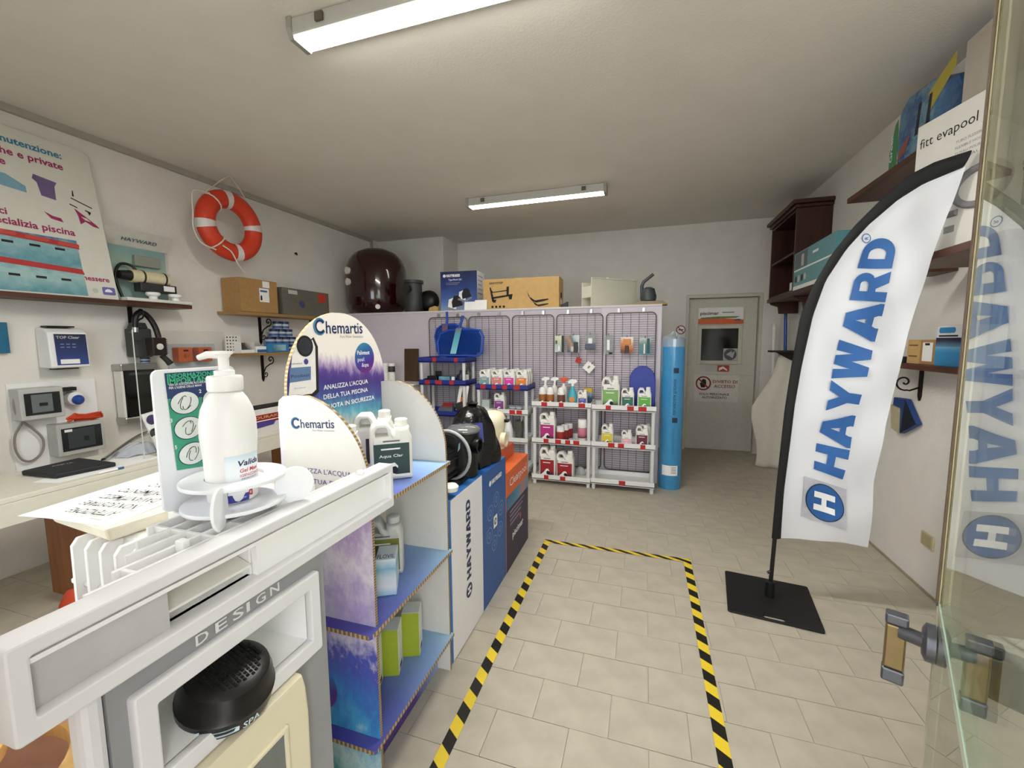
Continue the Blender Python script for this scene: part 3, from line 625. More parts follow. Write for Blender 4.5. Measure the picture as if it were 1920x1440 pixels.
for s, dx, dz, hh in (('Palintest', -.052, .014, .017), ('pool', -.052, -.014, .017), ('&spa', -.018, -.036, .017)):
    text(s, WINK, t, c+Vector((dx, -.001, dz)), h=hh)
# print on the backboard
BX = -1.0985
chem_logo(t, (588, 625), (680, 625), 'x', BX+.0005, '+x')
c = at(684, 671, 'x', BX+.0004)
me = flat([arc(0, 0, .062, 0, 360, 36)]); me.transform(frame((0, 0, 0), (0, 1, 0), (0, 0, 1)))
o_ = link('round_badge', me, splash('circle_print_b', [(0, '#7a2a70'), (.35, '#4a3192'), (.7, '#2f5fa0'), (1, '#3f93a6')], (0, -.3, 1), -.075, .075, .02, 3), t); o_.location = c-Vector(t.location)
for s, dy, dz, hh, bo in (('Palintest', -.047, .014, .017, .012), ('pool', -.046, -.013, .017, 0), ('&spa', -.022, -.036, .017, 0)):
    text(s, WINK, t, c+Vector((.0006, dy, dz)), '+x', h=hh, bold=bo)
for s, a, b in (("ANALIZZA L'ACQUA", (607, 731), (690, 721)), ('DELLA TUA PISCINA', (607, 749), (690, 738)), ('E NUOTA IN SICUREZZA', (600, 770), (702, 752))):
    A = at(*a, 'x', BX+.0008); B = at(*b, 'x', BX+.0008); text(s, WINK, t, A, '+x', h=.0175, width=B.y-A.y, bold=.01)
def bp(n, q, m, dx=0.): return ppoly(n, q, m, t, 'x', BX+dx)
bp('device_print', [(547, 668), (588, 632), (596, 650), (598, 735), (590, 742), (540, 752)], INK, .0002)
bp('device_print', [(548, 664), (586, 637), (591, 650), (593, 730), (585, 738), (541, 744)], mat('device_white', '#e9e6e2', .5), .0005)
c = at(572, 649, 'x', BX+.0008); plate('device_print', [arc(0, 0, .036, 0, 360, 28)], INK, t, c, '+x'); plate('device_print', [arc(0, 0, .028, 0, 360, 28)], mat('ink_grey', '#2a2c33', .5), t, c+Vector((.0003, 0, 0)), '+x')
bp('device_print', [(543, 690), (583, 687), (583, 712), (543, 718)], mat('device_screen', '#5f7ba0', .5), .0008)
A = at(546, 709, 'x', BX+.0011); B = at(581, 704, 'x', BX+.0011); text('Pooltest', NAVY, t, A, '+x', width=B.y-A.y, h=.011)
A = at(544, 684, 'x', BX+.0011); B = at(567, 682, 'x', BX+.0011); text('Palintest', NAVY, t, A, '+x', width=B.y-A.y, h=.006)
A = at(553, 730, 'x', BX+.0011); B = at(574, 727, 'x', BX+.0011); text('Pooltest', GREYPR, t, A, '+x', width=B.y-A.y, h=.005)
c = at(574, 678, 'x', BX+.0011); plate('device_print', [arc(0, 0, .010, 0, 360, 20)], PURP, t, c, '+x')
# ------------------------------------------------------------------ boxes along the aisle
def carton(name, label, x0, x1, y0, y1, z0, z1, m, group=None, cat='box', bevel=.002):
    t = thing(name, label, cat, ((x0+x1)/2, (y0+y1)/2, z0), group=group)
    MB(t).box(x0, x1, y0, y1, z0, z1).obj('box_body', m, t, bevel=bevel); return t
HB = mat('box_blue', '#2f6fb8', .45, var=.03)
t = carton('product_box', 'large blue box with white HAYWARD front standing beside the display stand', -1.2, -.803, 1.612, 2.0, .001, .768, HB)
MB(t).box(-.8029, -.8015, 1.626, 1.999, .004, .764).obj('front_print', mat('box_white', '#e9e7ea', .5, var=.01), t)
wordmark('HAYWARD', NAVY, t, (-.8008, 1.838, .30), (0, 0, 1), (0, -1, 0), .40, .052); logo_h(t, (-.8008, 1.812, .24), (0, 0, 1), (0, -1, 0), .036, NAVY)
plate('print_line', [R4(0, 0, .40, .002)], HB, t, (-.8008, 1.9985, .1), '+x')
t = carton('product_box', 'plain blue box with small white HAYWARD logo and ring of icons', -1.2, -.802, 2.004, 2.395, .001, .760, mat('box_blue_dark', '#21569b', .45, var=.03))
wordmark('HAYWARD', WINK, t, (-.8014, 2.145, .665), (0, 1, 0), (0, 0, 1), .17, .026); logo_h(t, (-.8014, 2.12, .678), (0, 1, 0), (0, 0, 1), .016, WINK)
ICO = mat('icon_line', '#8fb0d8', .6)
for k in range(6):
    a = math.radians(60*k+20); c = Vector((-.8014, 2.20+.105*math.cos(a), .43+.125*math.sin(a)))
    plate('icon_ring', [arc(0, 0, .044, 0, 360, 24), arc(0, 0, .0405, 0, 360, 24)], ICO, t, c, '+x'); plate('icon_mark', [arc(0, 0, .018, 0, 360, 10), arc(0, 0, .014, 0, 360, 10)], ICO, t, c, '+x')
plate('icon_tile', [rrect(-.03, -.035, .03, .035, .004)], WINK, t, (-.8014, 2.20, .43), '+x'); logo_h(t, (-.801, 2.20, .43), (0, 1, 0), (0, 0, 1), .02, NAVY)
t = carton('product_box', 'orange and purple Clearpool box at the far end of the box row', -1.18, -.802, 2.40, 2.905, .001, .645, ORANGE)
MB(t).box(-.8019, -.801, 2.401, 2.904, .002, .40).obj('print_purple', mat('box_aubergine', '#2c2140', .5), t)
MB(t).box(-.8019, -.801, 2.401, 2.904, .4005, .49).obj('print_photo', splash('pool_photo', [(0, '#2d5f86'), (.5, '#4f8fb0'), (.75, '#a97d76'), (1, '#5a93b6')], (0, 1, 0), -.25, .25, .4, 12), t)
text('Clearpool', WINK, t, (-.8005, 2.47, .54), '+x', h=.055, width=.39, bold=.0)
text('piscimar', WINK, t, (-.8005, 2.52, .18), '+x', h=.045, width=.25, bold=.02); plate('print_flame', [[(0, 0), (.02, .03), (.01, .05), (-.01, .03)]], ORANGE, t, (-.8005, 2.70, .235), '+x')
for k in range(4): plate('print_line', [R4(0, 0, .33-.04*k, .012)], mat('dim_print', '#8d86a0', .7), t, (-.8005, 2.47, .365-.028*k), '+x')
t = carton('product_box', 'flat orange carton lying on the Clearpool box', -1.17, -.895, 2.415, 2.86, .6455, .735, mat('carton_orange', '#c8592e', .5))
# ------------------------------------------------------------------ pumps on the boxes
PB = mat('pump_black', '#0a0a0b', .35, var=.1)
t = thing('pool_pump', 'black pool pump with clear strainer lid and grey clamp band on the blue boxes', 'pump', (-.93, 1.86, .7695))
MB(t).cyl((-.92, 1.625, .885), (-.92, 1.80, .885), .078, n=24).obj('motor', PB, t, smooth=40)
for k in range(14):
    a = math.radians(20+k*24); MB(t).hexa([(-.92+r*math.cos(a+da), y, .885+r*math.sin(a+da)) for y in (1.64, 1.79) for r, da in ((.075, -.03), (.092, -.02), (.092, .02), (.075, .03))]).obj('cooling_fin', PB, t)
MB(t).lathe([(.0, -.018), (.055, -.016), (.06, .0), (.0, .004)], (-.92, 1.622, .885), 20, axis='y').obj('fan_cover', OFFW, t, smooth=40)
MB(t).lathe([(.07, 0), (.112, .012), (.118, .045), (.108, .075), (.06, .085)], (-.92, 1.80, .905), 30, axis='y').obj('volute', PB, t, smooth=50)
MB(t).tube([(-.92+.122*math.cos(2*math.pi*k/32), 1.838, .905+.122*math.sin(2*math.pi*k/32)) for k in range(32)], .009, 8, closed=True).obj('clamp_band', mat('clamp_grey', '#a9abac', .4), t, smooth=60)
MB(t).lathe([(.062, .7695), (.070, .775), (.072, .90), (.080, .96), (.080, 1.0), (.0, 1.0)], (-.885, 1.965, 0), 28).obj('strainer_pot', PB, t, smooth=40)
MB(t).lathe([(.082, 1.0), (.086, 1.006), (.086, 1.016), (.07, 1.03), (.03, 1.036), (.0, 1.037)], (-.885, 1.965, 0), 28).obj('strainer_lid', mat('smoked_lid', '#8f9294', .1, metal=.6), t, smooth=50)
MB(t).lathe([(.042, 0), (.042, .05), (.032, .05), (.032, .01)], (-.84, 1.95, .935), 22, axis='x').obj('inlet_port', PB, t, smooth=40)
MB(t).box(-.99, -.84, 1.69, 1.98, .7695, .786).obj('foot_plate', PB, t, bevel=.004)
plate('rating_label', [rrect(-.022, -.016, .022, .016, .003)], mat('label_pale_blue', '#9dc3cf', .5), t, (-.838, 1.80, .96), xdir=(-.6, .6, -.6), ydir=(0, .3, 1))
MB(t).lathe([(.03, 0), (.034, .02), (.024, .03), (.0, .032)], (-.812, 1.655, .80), 16).obj('drain_cap', OFFW, t, smooth=40)
t = thing('wrapped_pump', 'pump wrapped in a black plastic bag with blue label, behind the strainer pump', 'pump', (-.95, 2.24, .7615))
mb = MB(); prof = []
for i in range(15):
    z = i/14*.34; r = .155*(1-(z/.34)**2.2)**.5+.012 if i < 14 else .01
    prof.append((r, z))
mb.lathe(prof, n=28, sx=.85, sy=1.0); me = mb.mesh('bag')
for v in me.vertices:
    a = math.atan2(v.co.y, v.co.x); k = 1+.10*math.sin(a*5+v.co.z*9)+.06*math.sin(a*11-v.co.z*20); v.co.x *= k; v.co.y *= k
link('bag', me, mat('bin_bag', '#08080a', .22, var=.2, bump=.6, bscale=30), t, smooth=70)
MB().hexa([(-.03, -.185, .15), (.12, -.13, .15), (.10, -.10, .25), (-.03, -.15, .25), (-.03, -.165, .15), (.11, -.11, .15), (.09, -.08, .25), (-.03, -.13, .25)]).obj('label', mat('bag_blue', '#232a78', .4), t)
MB().lathe([(.02, .33), (.035, .345), (.0, .36)], n=10).obj('bag_knot', PB, t)
t = thing('multiport_valve', 'cream plastic valve body with round port on the flat orange carton', 'valve', (-.98, 2.66, .7355))
MB().lathe([(.08, 0), (.085, .03), (.075, .10), (.085, .16), (.09, .20), (.07, .245), (.03, .26), (.0, .262)], n=28).obj('valve_body', CREAM, t, smooth=50)
MB().lathe([(.048, 0), (.048, .035), (.036, .035), (.036, .01)], (.072, -.03, .07), 22, axis='x').obj('port', CREAM, t, smooth=40)
MB().lathe([(.03, -.13), (.03, -.07)], (0, 0, .07), 18, axis='y').obj('port', CREAM, t, smooth=40)
MB().box(.05, .115, -.02, .02, .185, .205).obj('lever', PB, t, bevel=.004)
t = thing('grey_drum', 'grey rounded tank with white lid and yellow note, behind the display stand', 'drum', (-1.355, 2.15, 0))
MB().lathe([(.12, 0), (.14, .01), (.14, .94), (.13, 1.0), (.115, 1.06), (.085, 1.11), (.05, 1.13), (.0, 1.132)], n=30).obj('drum_body', mat('drum_grey', '#70736f', .5), t, smooth=50)
MB().lathe([(.055, 1.128), (.058, 1.132), (.058, 1.16), (.0, 1.162)], n=22).obj('lid', OFFW, t, smooth=40)
MB().hexa([(.04, -.10, 1.085), (.105, -.06, 1.075), (.135, -.065, .985), (.07, -.125, 1.0), (.044, -.104, 1.088), (.109, -.064, 1.078), (.139, -.069, .988), (.074, -.129, 1.003)]).obj('note', mat('yellow_note', '#ece3a2', .7), t)
# ------------------------------------------------------------------ partition with wire grids
PAN = mat('partition_lavender', '#cdc4ce', .6, var=.02)
pt = MB().box(XL+.001, .148, 4.452, 4.475, 0.0, 1.80).obj('wall_partition', PAN); tag(pt, kind='structure', label='lavender partition boards carrying the wire grids')
MB().box(XL+.002, .148, 4.44, 5.05, 1.8005, 1.82).obj('top_board', mat('partition_top', '#d6d1d2', .6), pt)
MB().box(.12, .147, 4.4755, 5.05, 0, 1.80).obj('end_panel', PAN, pt)
MB().box(-.435, .148, 4.449, 4.4518, 0.002, 1.80).obj('overlay_panel', mat('partition_light', '#d9d0da', .6, var=.02), pt)
WIRE = mat('grid_wire', '#6b625c', .45, metal=.7)
for k, (xa, xb) in enumerate(((-2.405, -1.925), (-1.905, -1.425), (-1.39, -.93), (-.90, -.42), (-.385, .095))):
    t = thing('wire_grid', ('wire display grid behind the blue pool nets, leftmost of five', 'wire display grid above the row of coloured canisters, second from left', 'empty wire display grid in the middle of the five', 'wire display grid carrying the leftmost hanging packs and the white card', 'wire display grid nearest the blue roll, above the blue kickboard')[k], 'grid', ((xa+xb)/2, 4.42, .12), group='wire grids on the partition')
    w2 = (xb-xa)/2; loop = [(x, 0, z) for x, z in rrect(-w2, 0, w2, 1.62, .045, 5)]
    MB().tube(loop, .0055, 8, closed=True).obj('frame', WIRE, t, smooth=60)
    nV = 6
    vme = MB().cyl((0, .003, .004), (0, .003, 1.616), .0022, n=5).mesh('upright_wire'); vme.materials.append(WIRE)
    for i in range(1, nV):
        o = bpy.data.objects.new('upright_wire', vme); COL.objects.link(o); o.parent = t; o.location = (-w2+2*w2*i/nV, 0, 0)
    hm = MB()
    for i in range(1, 70): hm.cyl((-w2, -.001, i*1.62/70), (w2, -.001, i*1.62/70), .0017, n=4, caps=False)
    tag(hm.obj('cross_wires', WIRE, t), kind='stuff')
    for sx in (-.5, .5): MB().box(w2*sx-.012, w2*sx+.012, .0, .0285, 1.625, 1.665).obj('hanger', STEEL, t)
# ------------------------------------------------------------------ plastic shelving units
SHW = mat('shelf_white', '#e4e4e2', .45, var=.02); SHB = mat('shelf_blue', '#1c2f86', .4, var=.05); POST = mat('post_white', '#d9d9d8', .45, var=.02)
def shelf_unit(label, x0, x1, trays, post_mats=POST, y0=4.1, y1=4.405):
    t = thing('shelf_unit', label, 'shelf', ((x0+x1)/2, (y0+y1)/2, 0), group='plastic shelving units before the wire grids')
    zs = [z for z, c in trays]
    for z, c in trays:
        m = MB(t).box(x0, x1, y0, y1, z, z+.008)
        m.box(x0, x1, y0, y0+.006, z-.006, z+.052).box(x0, x1, y1-.006, y1, z-.006, z+.052).box(x0, x0+.006, y0+.006, y1-.006, z-.006, z+.052).box(x1-.006, x1, y0+.006, y1-.006, z-.006, z+.052)
        m.obj('tray', c, t)
    lv = [0]+[z for z in sorted(zs)]
    for a, b in zip(lv[:-1], lv[1:]):
        if b-a < .03: continue
        for x in (x0+.024, x1-.024):
            for y in (y0+.026, y1-.026):
                MB(t).lathe([(.016, a+(.009 if a else .0005)), (.017, b-.0065)], (x, y, 0), 12, sx=1.1).obj('post', POST, t, smooth=40)
    return t
def tags(t, z, spans, y=4.0985, top=.047, bot=.004):
    for a, b in spans:
        xa, xb = at(a, 740, 'y', 4.1).x, at(b, 740, 'y', 4.1).x
        MB(t).box(xa, xb, y-.0012, y, z+bot, z+top).obj('price_tag', RED, t)
c4 = lambda *v: [(980+a/5.5375, 980+b/5.5375) for a, b in v]
UR = shelf_unit('white plastic shelf unit nearest the blue roll, bottom tray empty', -.485, .112, [(.062, SHW), (.43, SHW), (.795, SHW)])
tags(UR, .795, c4((865, 918), (1088, 1157), (1205, 1290))); tags(UR, .43, c4((895, 963), (1000, 1062), (1235, 1288))); tags(UR, .062, c4((1015, 1085)))
UM = shelf_unit('white plastic shelf unit holding the spray bottles and red jars', -1.088, -.49, [(.052, SHW), (.43, SHW), (.805, SHW)])
tags(UM, .805, c4((195, 253), (375, 425), (580, 650))); tags(UM, .43, c4((218, 270), (340, 400), (445, 497), (530, 592))); tags(UM, .052, c4((222, 270), (392, 448)))
c7 = lambda *v: [(780+a/6.857, 780+b/6.857) for a, b in v]
U2 = shelf_unit('shelf unit with one blue tray holding rows of coloured canisters', -1.70, -1.13, [(.10, SHW), (.415, SHW), (.71, SHW), (.965, SHB)])
tags(U2, .965, c7((828, 895), (978, 1032), (1110, 1172), (1255, 1335))); tags(U2, .71, c7((845, 888), (975, 1045), (1200, 1272), (1290, 1362)))
U1 = shelf_unit('shelf unit with blue trays under the pool nets, leftmost of the four', -2.375, -1.82, [(.40, SHB), (.66, SHB), (1.0, SHB), (1.245, SHB)])
tags(U1, 1.245, c7((220, 270), (500, 545))); tags(U1, 1.0, c7((120, 180), (250, 335), (435, 490))); tags(U1, .66, c7((525, 580),))
# ------------------------------------------------------------------ canisters and bottles
CANW = mat('canister_white', '#eceae4', .4, var=.01)
SILH = [(.03, 0), (.97, 0), (1, .03), (1, .70), (.97, .76), (.94, .80), (.94, .88), (.60, .88), (.60, .80), (.54, .82), (.46, .93), (.40, .96), (.16, .96), (.06, .91), (0, .80), (0, .03)]
HOLE = [(.15, .74), (.44, .74), (.40, .83), (.34, .875), (.20, .875), (.14, .82)]
def label_of(t, w, d, h, col, dark, z0=.10, z1=.58, y=None):
    y = -d/2-.0012 if y is None else y
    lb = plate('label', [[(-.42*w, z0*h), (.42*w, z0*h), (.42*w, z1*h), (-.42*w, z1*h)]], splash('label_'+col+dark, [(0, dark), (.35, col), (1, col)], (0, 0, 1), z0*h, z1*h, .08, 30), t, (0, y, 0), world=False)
    wv = [(-.42, 0), (.1, 0), (.02, .02), (-.05, .07), (.0, .13), (.08, .14), (.13, .10), (.14, .14), (.06, .20), (-.06, .19), (-.18, .10), (-.3, .04)]
    plate('wave_mark', [[(a*w, z0*h+b*h) for a, b in wv]], WINK, lb, (0, y-.0006, 0), world=False)
    plate('wave_disc', [arc(.06*w, (z0+.075)*h, .055*h, 0, 360, 14)], INK, lb, (0, y-.001, 0), world=False)
    plate('brand_line', [[(-.2*w, (z1+.03)*h), (.2*w, (z1+.03)*h), (.2*w, (z1+.055)*h), (-.2*w, (z1+.055)*h)]], mat('brand_grey', '#6d6f78', .7), t, (0, y, 0), world=False)
    plate('print_line', [[(-.25*w, (z1-.10)*h), (.2*w, (z1-.10)*h), (.2*w, (z1-.075)*h), (-.25*w, (z1-.075)*h)]], WINK, lb, (0, y-.0006, 0), world=False)
def canister(label, w, d, h, col, dark='#23202a', loc=(0, 0, 0), rotz=0, group=None, white=None, z1=.58):
    t = thing('canister', label, 'canister', loc, rotz, group)
    me = flat([[((a-.5)*w, b*h) for a, b in SILH], [((a-.5)*w, b*h) for a, b in HOLE]], d, min(.16*d, .10*w))
    me.transform(frame((0, 0, 0), (1, 0, 0), (0, 0, 1))); link('body', me, white or CANW, t, smooth=50)
    MB().lathe([(.15*w, .88*h), (.16*w, .885*h), (.16*w, .985*h), (.13*w, h), (0, h)], (.27*w, 0, 0), 18).obj('cap', white or CANW, t, smooth=40)
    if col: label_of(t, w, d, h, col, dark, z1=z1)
    return t
def can_px(label, a, b, top, z, col, dark='#23202a', Y=4.14, d=.10, group=None, ref=None, **k):
    """canister whose left, right and top are read off the photograph at a known depth"""
    A = at(a, 760, 'y', Y); B = at(b, 760, 'y', Y); T = at((a+b)/2, top, 'y', Y)
    return canister(label, B.x-A.x, d, T.z-z, col, dark, ((A.x+B.x)/2, Y+d/2, z), group=group, **k)
X4 = lambda v: 980+v/5.5375
Y4 = lambda v: 680+v/5.5375
can_px('big white canister with light green label on the top tray nearest the kickboard', X4(815), X4(1005), Y4(140), .8035, '#7fae62', d=.15, Y=4.145)
can_px('small white canister with dark green label between the big green one and the kickboard front', X4(1020), X4(1155), Y4(262), .8035, '#2f6a55', d=.10, Y=4.125)
can_px('small white canister with bright green label at the right end of the top tray', X4(1190), X4(1335), Y4(258), .8035, '#5fae43', d=.10, Y=4.125)
can_px('small white canister with purple label at the right end of the spray bottle tray', X4(570), X4(665), Y4(285), .8135, '#5a57a0', d=.07, Y=4.12, z1=.52)
can_px('white canister with magenta label on the middle tray left end', X4(170), X4(335), Y4(515), .4385, '#b3307c', d=.12, Y=4.13)
can_px('white canister with yellow label on the middle tray nearest the blue roll', X4(820), X4(945), Y4(640), .4385, '#dcc93a', d=.10, Y=4.13)
can_px('small white canister with pale pink label on the middle tray', X4(1030), X4(1140), Y4(700), .4385, '#e6a9b4', d=.07, Y=4.115, z1=.5)
can_px('white canister with dark red label at the front right of the middle tray', X4(1180), X4(1315), Y4(655), .4385, '#6a2036', d=.10, Y=4.13)
can_px('plain canister hidden behind the dark red labelled one', X4(1205), X4(1340), Y4(635), .4385, None, d=.10, Y=4.26)
can_px('tall white canister with red label at the front left of the bottom tray', X4(170), X4(340), Y4(872), .0605, '#9c1f26', d=.13, Y=4.13)
can_px('squat white canister with red label on the bottom tray', X4(348), X4(530), Y4(925), .0605, '#9c1f2c', d=.13, Y=4.13)
can_px('plain canister behind the tall red labelled one on the bottom tray', X4(175), X4(335), Y4(855), .0605, None, d=.075, Y=4.27)
# rows of canisters in the blue tray
cols4 = (('#7fa3a3', 'grey-green'), ('#d8837c', 'salmon'), ('#d83aa0', 'pink'), ('#e07f2e', 'orange'))
w4 = .122
for r in range(2, -1, -1):
    for k, (cc_, nm_) in enumerate(cols4):
        lb = ('white canister with %s label at the front of the blue tray' % nm_) if r == 0 else 'white canister in the %s row behind the %s labelled front one' % ('second' if r == 1 else 'third', nm_)
        canister(lb, w4, .075, .20, cc_ if r == 0 else None, '#23202a', (-1.605+k*.135, 4.153+r*.084, .9735), group='canisters in the blue tray')
can_px('white canister with violet label alone on the white tray under the blue one', 780+1000/6.857, 780+1135/6.857, 640+660/6.857, .7185, '#8d3f8f', d=.09, Y=4.14)
# spray and dome-capped bottles
def dome_bottle(label, x, y, z, r, h, col, dark, trig=None, group='dome capped bottles on the top tray'):
    t = thing('bottle', label, 'bottle', (x, y, z), group=group)
    MB().lathe([(r*.92, 0), (r, .004), (r, .66*h), (r*.95, .70*h), (0, .70*h)], n=20).obj('body', CANW, t, smooth=40)
    MB().lathe([(r*.9, .70*h), (r*.9, .80*h), (r*.84, .88*h), (r*.6, .95*h), (r*.3, .985*h), (0, h*.99)], n=20).obj('dome_cap', WHITE, t, smooth=60)
    MB().lathe([(r+.0008, .12*h), (r+.0008, .60*h)], n=20).obj('label', splash('wrap_'+col, [(0, dark), (.4, col), (1, col)], (0, 0, 1), .12*h, .6*h, .08, 30), t, smooth=40)
    plate('wave_mark', [[(-.9*r, .12*h), (.7*r, .12*h), (.3*r, .18*h), (.5*r, .26*h), (.1*r, .27*h), (-.3*r, .2*h)]], WINK, t, (0, -r-.0018, 0), world=False)
    return t
def trigger(t, x, y, z, m, s=1.):
    MB().prism([(x-.045*s, z+.03*s), (x-.05*s, z+.055*s), (x-.01*s, z+.075*s), (x+.045*s, z+.07*s), (x+.055*s, z+.045*s), (x+.02*s, z+.03*s), (x+.015*s, z), (x-.012*s, z), (x-.012*s, z+.03*s)], 'y', y-.013*s, y+.013*s).obj('trigger_head', m, t, bevel=.004)
for k, (xp, col, lb) in enumerate(((207, '#9a5f2d', 'white dome-capped bottle with orange-brown label, leftmost on the spray tray'), (288, '#a4652f', 'white dome-capped bottle with orange-brown label, second on the spray tray'), (400, '#6f4434', 'white dome-capped bottle with dark brown label under the orange trigger'))):
    p = at(X4(xp), 745, 'y', 4.16); dome_bottle(lb, p.x, 4.16, .8135, .0385, .19, col, '#241712')
WTR = mat('spray_body_white', '#e8e6e0', .4)
for k, (xp, m, lb) in enumerate(((235, WHITE, 'white spray bottle behind the leftmost dome-capped bottle'), (330, WHITE, 'white spray bottle behind the second dome-capped bottle'), (425, mat('trigger_orange', '#e2512a', .4), 'spray bottle with orange trigger head on the spray tray'))):
    p = at(X4(xp), 720, 'y', 4.27); t = thing('spray_bottle', lb, 'bottle', (p.x, 4.28, .8135), group='spray bottles at the back of the tray')
    MB().lathe([(.034, 0), (.037, .005), (.037, .14), (.03, .175), (.014, .195), (.014, .215), (0, .215)], n=18).obj('body', WTR, t, smooth=45); trigger(t, 0, 0, .2155, m, .85)
p = at(X4(515), 745, 'y', 4.15); t = thing('spray_bottle', 'turquoise spray bottle with white trigger and orange label', 'bottle', (p.x, 4.16, .8135))
MB().lathe([(.042, 0), (.046, .005), (.044, .10), (.034, .15), (.018, .175), (.015, .20), (0, .20)], n=20, sy=.7).obj('body', mat('turquoise', '#3fa9b8', .3), t, smooth=45); trigger(t, 0, 0, .1995, WHITE, .95)
plate('label', [arc(0, .07, .028, 0, 360, 18)], mat('label_orange', '#dd8a4a', .5), t, (0, -.0335, 0), world=False)
t = thing('lidded_box', 'dark blue carton with yellow top standing between the two white shelf units', 'box', (-.545, 4.30, .8135))
MB().box(-.04, .04, -.025, .025, 0, .17).obj('box_body', splash('box_night', [(0, '#24394f'), (.5, '#31566f'), (1, '#b9c6cf')], (.4, 0, 1), 0, .17, .2, 20), t); MB().box(-.041, .041, -.026, .026, .13, .171).obj('top_band', mat('band_yellow', '#c7a62f', .5), t)
# jars and cylinder on the middle tray
def jar(label, x, y, z, r, h, col, capm=WHITE, group=None, nm='jar'):
    t = thing(nm, label, 'jar', (x, y, z), group=group)
    MB().lathe([(r*.95, 0), (r, .004), (r, .74*h), (r*.92, .77*h), (0, .77*h)], n=20).obj('body', CANW, t, smooth=40)
    MB().lathe([(r*.98, .77*h), (r*.98, .98*h), (r*.9, h), (0, h)], n=20).obj('lid', capm, t, smooth=40)
    if col: MB().lathe([(r+.0008, .08*h), (r+.0008, .68*h)], n=20).obj('label', splash('wrap_'+col, [(0, '#2a1216'), (.35, col), (1, col)], (0, 0, 1), .08*h, .68*h, .08, 30), t, smooth=40)
    return t
p = at(X4(392), 800, 'y', 4.15); jar('red labelled jar at the front of the middle tray', p.x, 4.16, .4385, .04, .165, '#9c2a26', group='red labelled jars')
jar('red labelled jar in the second place of its row on the middle tray', p.x+.03, 4.25, .4385, .04, .165, '#9c2a26', group='red labelled jars')
jar('red labelled jar at the back of its row on the middle tray', p.x+.055, 4.34, .4385, .04, .165, '#9c2a26', group='red labelled jars')
p = at(X4(617), 800, 'y', 4.15); t = jar('tall white cylinder with pink label on the middle tray', p.x, 4.17, .4385, .045, .245, None, nm='cylinder_tub')
MB().lathe([(.0458, .06), (.0458, .165)], n=22).obj('label', splash('wrap_pink', [(0, '#3a1a26'), (.35, '#c9708a'), (1, '#d48aa0')], (0, 0, 1), .06, .165, .08, 30), t, smooth=40)
t = thing('plastic_bag', 'small clear plastic bag of white parts at the back of the bottom tray', 'bag', (-.62, 4.33, .0605)); MB().lathe([(.05, 0), (.06, .02), (.045, .06), (.02, .085), (0, .09)], n=12, sy=.6).obj('bag', glassy('bag_film', '#e9eeee', alpha=.55, body='#dcdcd8'), t, smooth=30)
MB().box(-.03, .03, -.015, .015, .004, .04).obj('contents', WHITE, t, bevel=.005)
# things on the lower trays of the unit with the blue tray
p = at(780+905/6.857, 760, 'y', 4.2); t = thing('carton', 'pale green carton beside the violet labelled canister', 'box', (p.x, 4.2, .7185)); MB().box(-.045, .045, -.03, .03, 0, .125).obj('box_body', mat('pale_green_card', '#b9c4bd', .6), t); plate('print_band', [R4(-.044, .02, .044, .05)], mat('card_white', '#dfe3df', .6), t, (0, -.0305, 0), world=False)
for k, (xp, lb) in enumerate(((1240, 'small grey tin on the white tray, nearer the violet canister'), (1325, 'small grey tin on the white tray, farther right'))):
    p = at(780+xp/6.857, 765, 'y', 4.16); jar(lb, p.x, 4.17, .7185, .038, .075, '#5f6c7c', mat('tin_lid', '#9aa0a6', .4), nm='tin', group='grey tins')
p = at(780+1195/6.857, 810, 'y', 4.15); t = thing('bottle', 'white narrow-necked bottle with small blue label beside the cream valve', 'bottle', (p.x-.015, 4.18, .4235))
MB().lathe([(.05, 0), (.054, .006), (.052, .10), (.035, .17), (.016, .215), (.015, .255), (.011, .262), (0, .262)], n=22).obj('body', WHITE, t, smooth=50); plate('label', [rrect(-.025, .035, .025, .095, .004)], mat('label_faint', '#c6cede', .5), t, (0, -.0545, 0), world=False)
p = at(780+1300/6.857, 810, 'y', 4.2); t = thing('glass_jar', 'clear glass measuring jar with a thin strip, beside the white narrow-necked bottle', 'jar', (p.x+.012, 4.24, .4235))
MB().lathe([(.04, 0), (.045, .005), (.045, .2), (.042, .2), (.042, .008), (0, .008)], n=22).obj('jar_wall', glassy('jar_glass', '#d3d6cf', alpha=.3, body='#8b8c84'), t, smooth=40); MB().hexa([(.0, -.005, .02), (.012, -.005, .02), (.035, .005, .25), (.023, .005, .25), (.0, -.003, .02), (.012, -.003, .02), (.035, .007, .25), (.023, .007, .25)]).obj('test_strip', WHITE, t)
# things on the unit under the pool nets
p = at(780+230/6.857, 700, 'y', 4.2); t = thing('black_case', 'black open case on the tray under the pool nets', 'case', (p.x, 4.2, 1.0085)); MB().box(-.06, .06, -.05, .05, 0, .08).obj('case_body', PB, t, bevel=.006); MB().box(.0, .075, .03, .05, .08, .13).obj('case_lid', PB, t, bevel=.004); MB().lathe([(.045, 0), (.045, .012), (.0, .02)], (-.01, -.068, 0), 16, sy=.35).obj('white_scoop', WHITE, t, smooth=40)
p = at(780+375/6.857, 700, 'y', 4.2); t = thing('carton', 'light blue carton beside the black case under the pool nets', 'box', (p.x, 4.2, 1.0085)); MB().box(-.065, .065, -.03, .03, 0, .075).obj('box_body', splash('sky_card', [(0, '#4f93a8'), (.5, '#7db3bf'), (1, '#5f9fb4')], (1, 0, .3), -.07, .07, .4, 25), t)
p = at(780+488/6.857, 700, 'y', 4.2); jar('small white tube on the tray under the pool nets', p.x, 4.18, 1.0085, .02, .075, None, nm='tube')
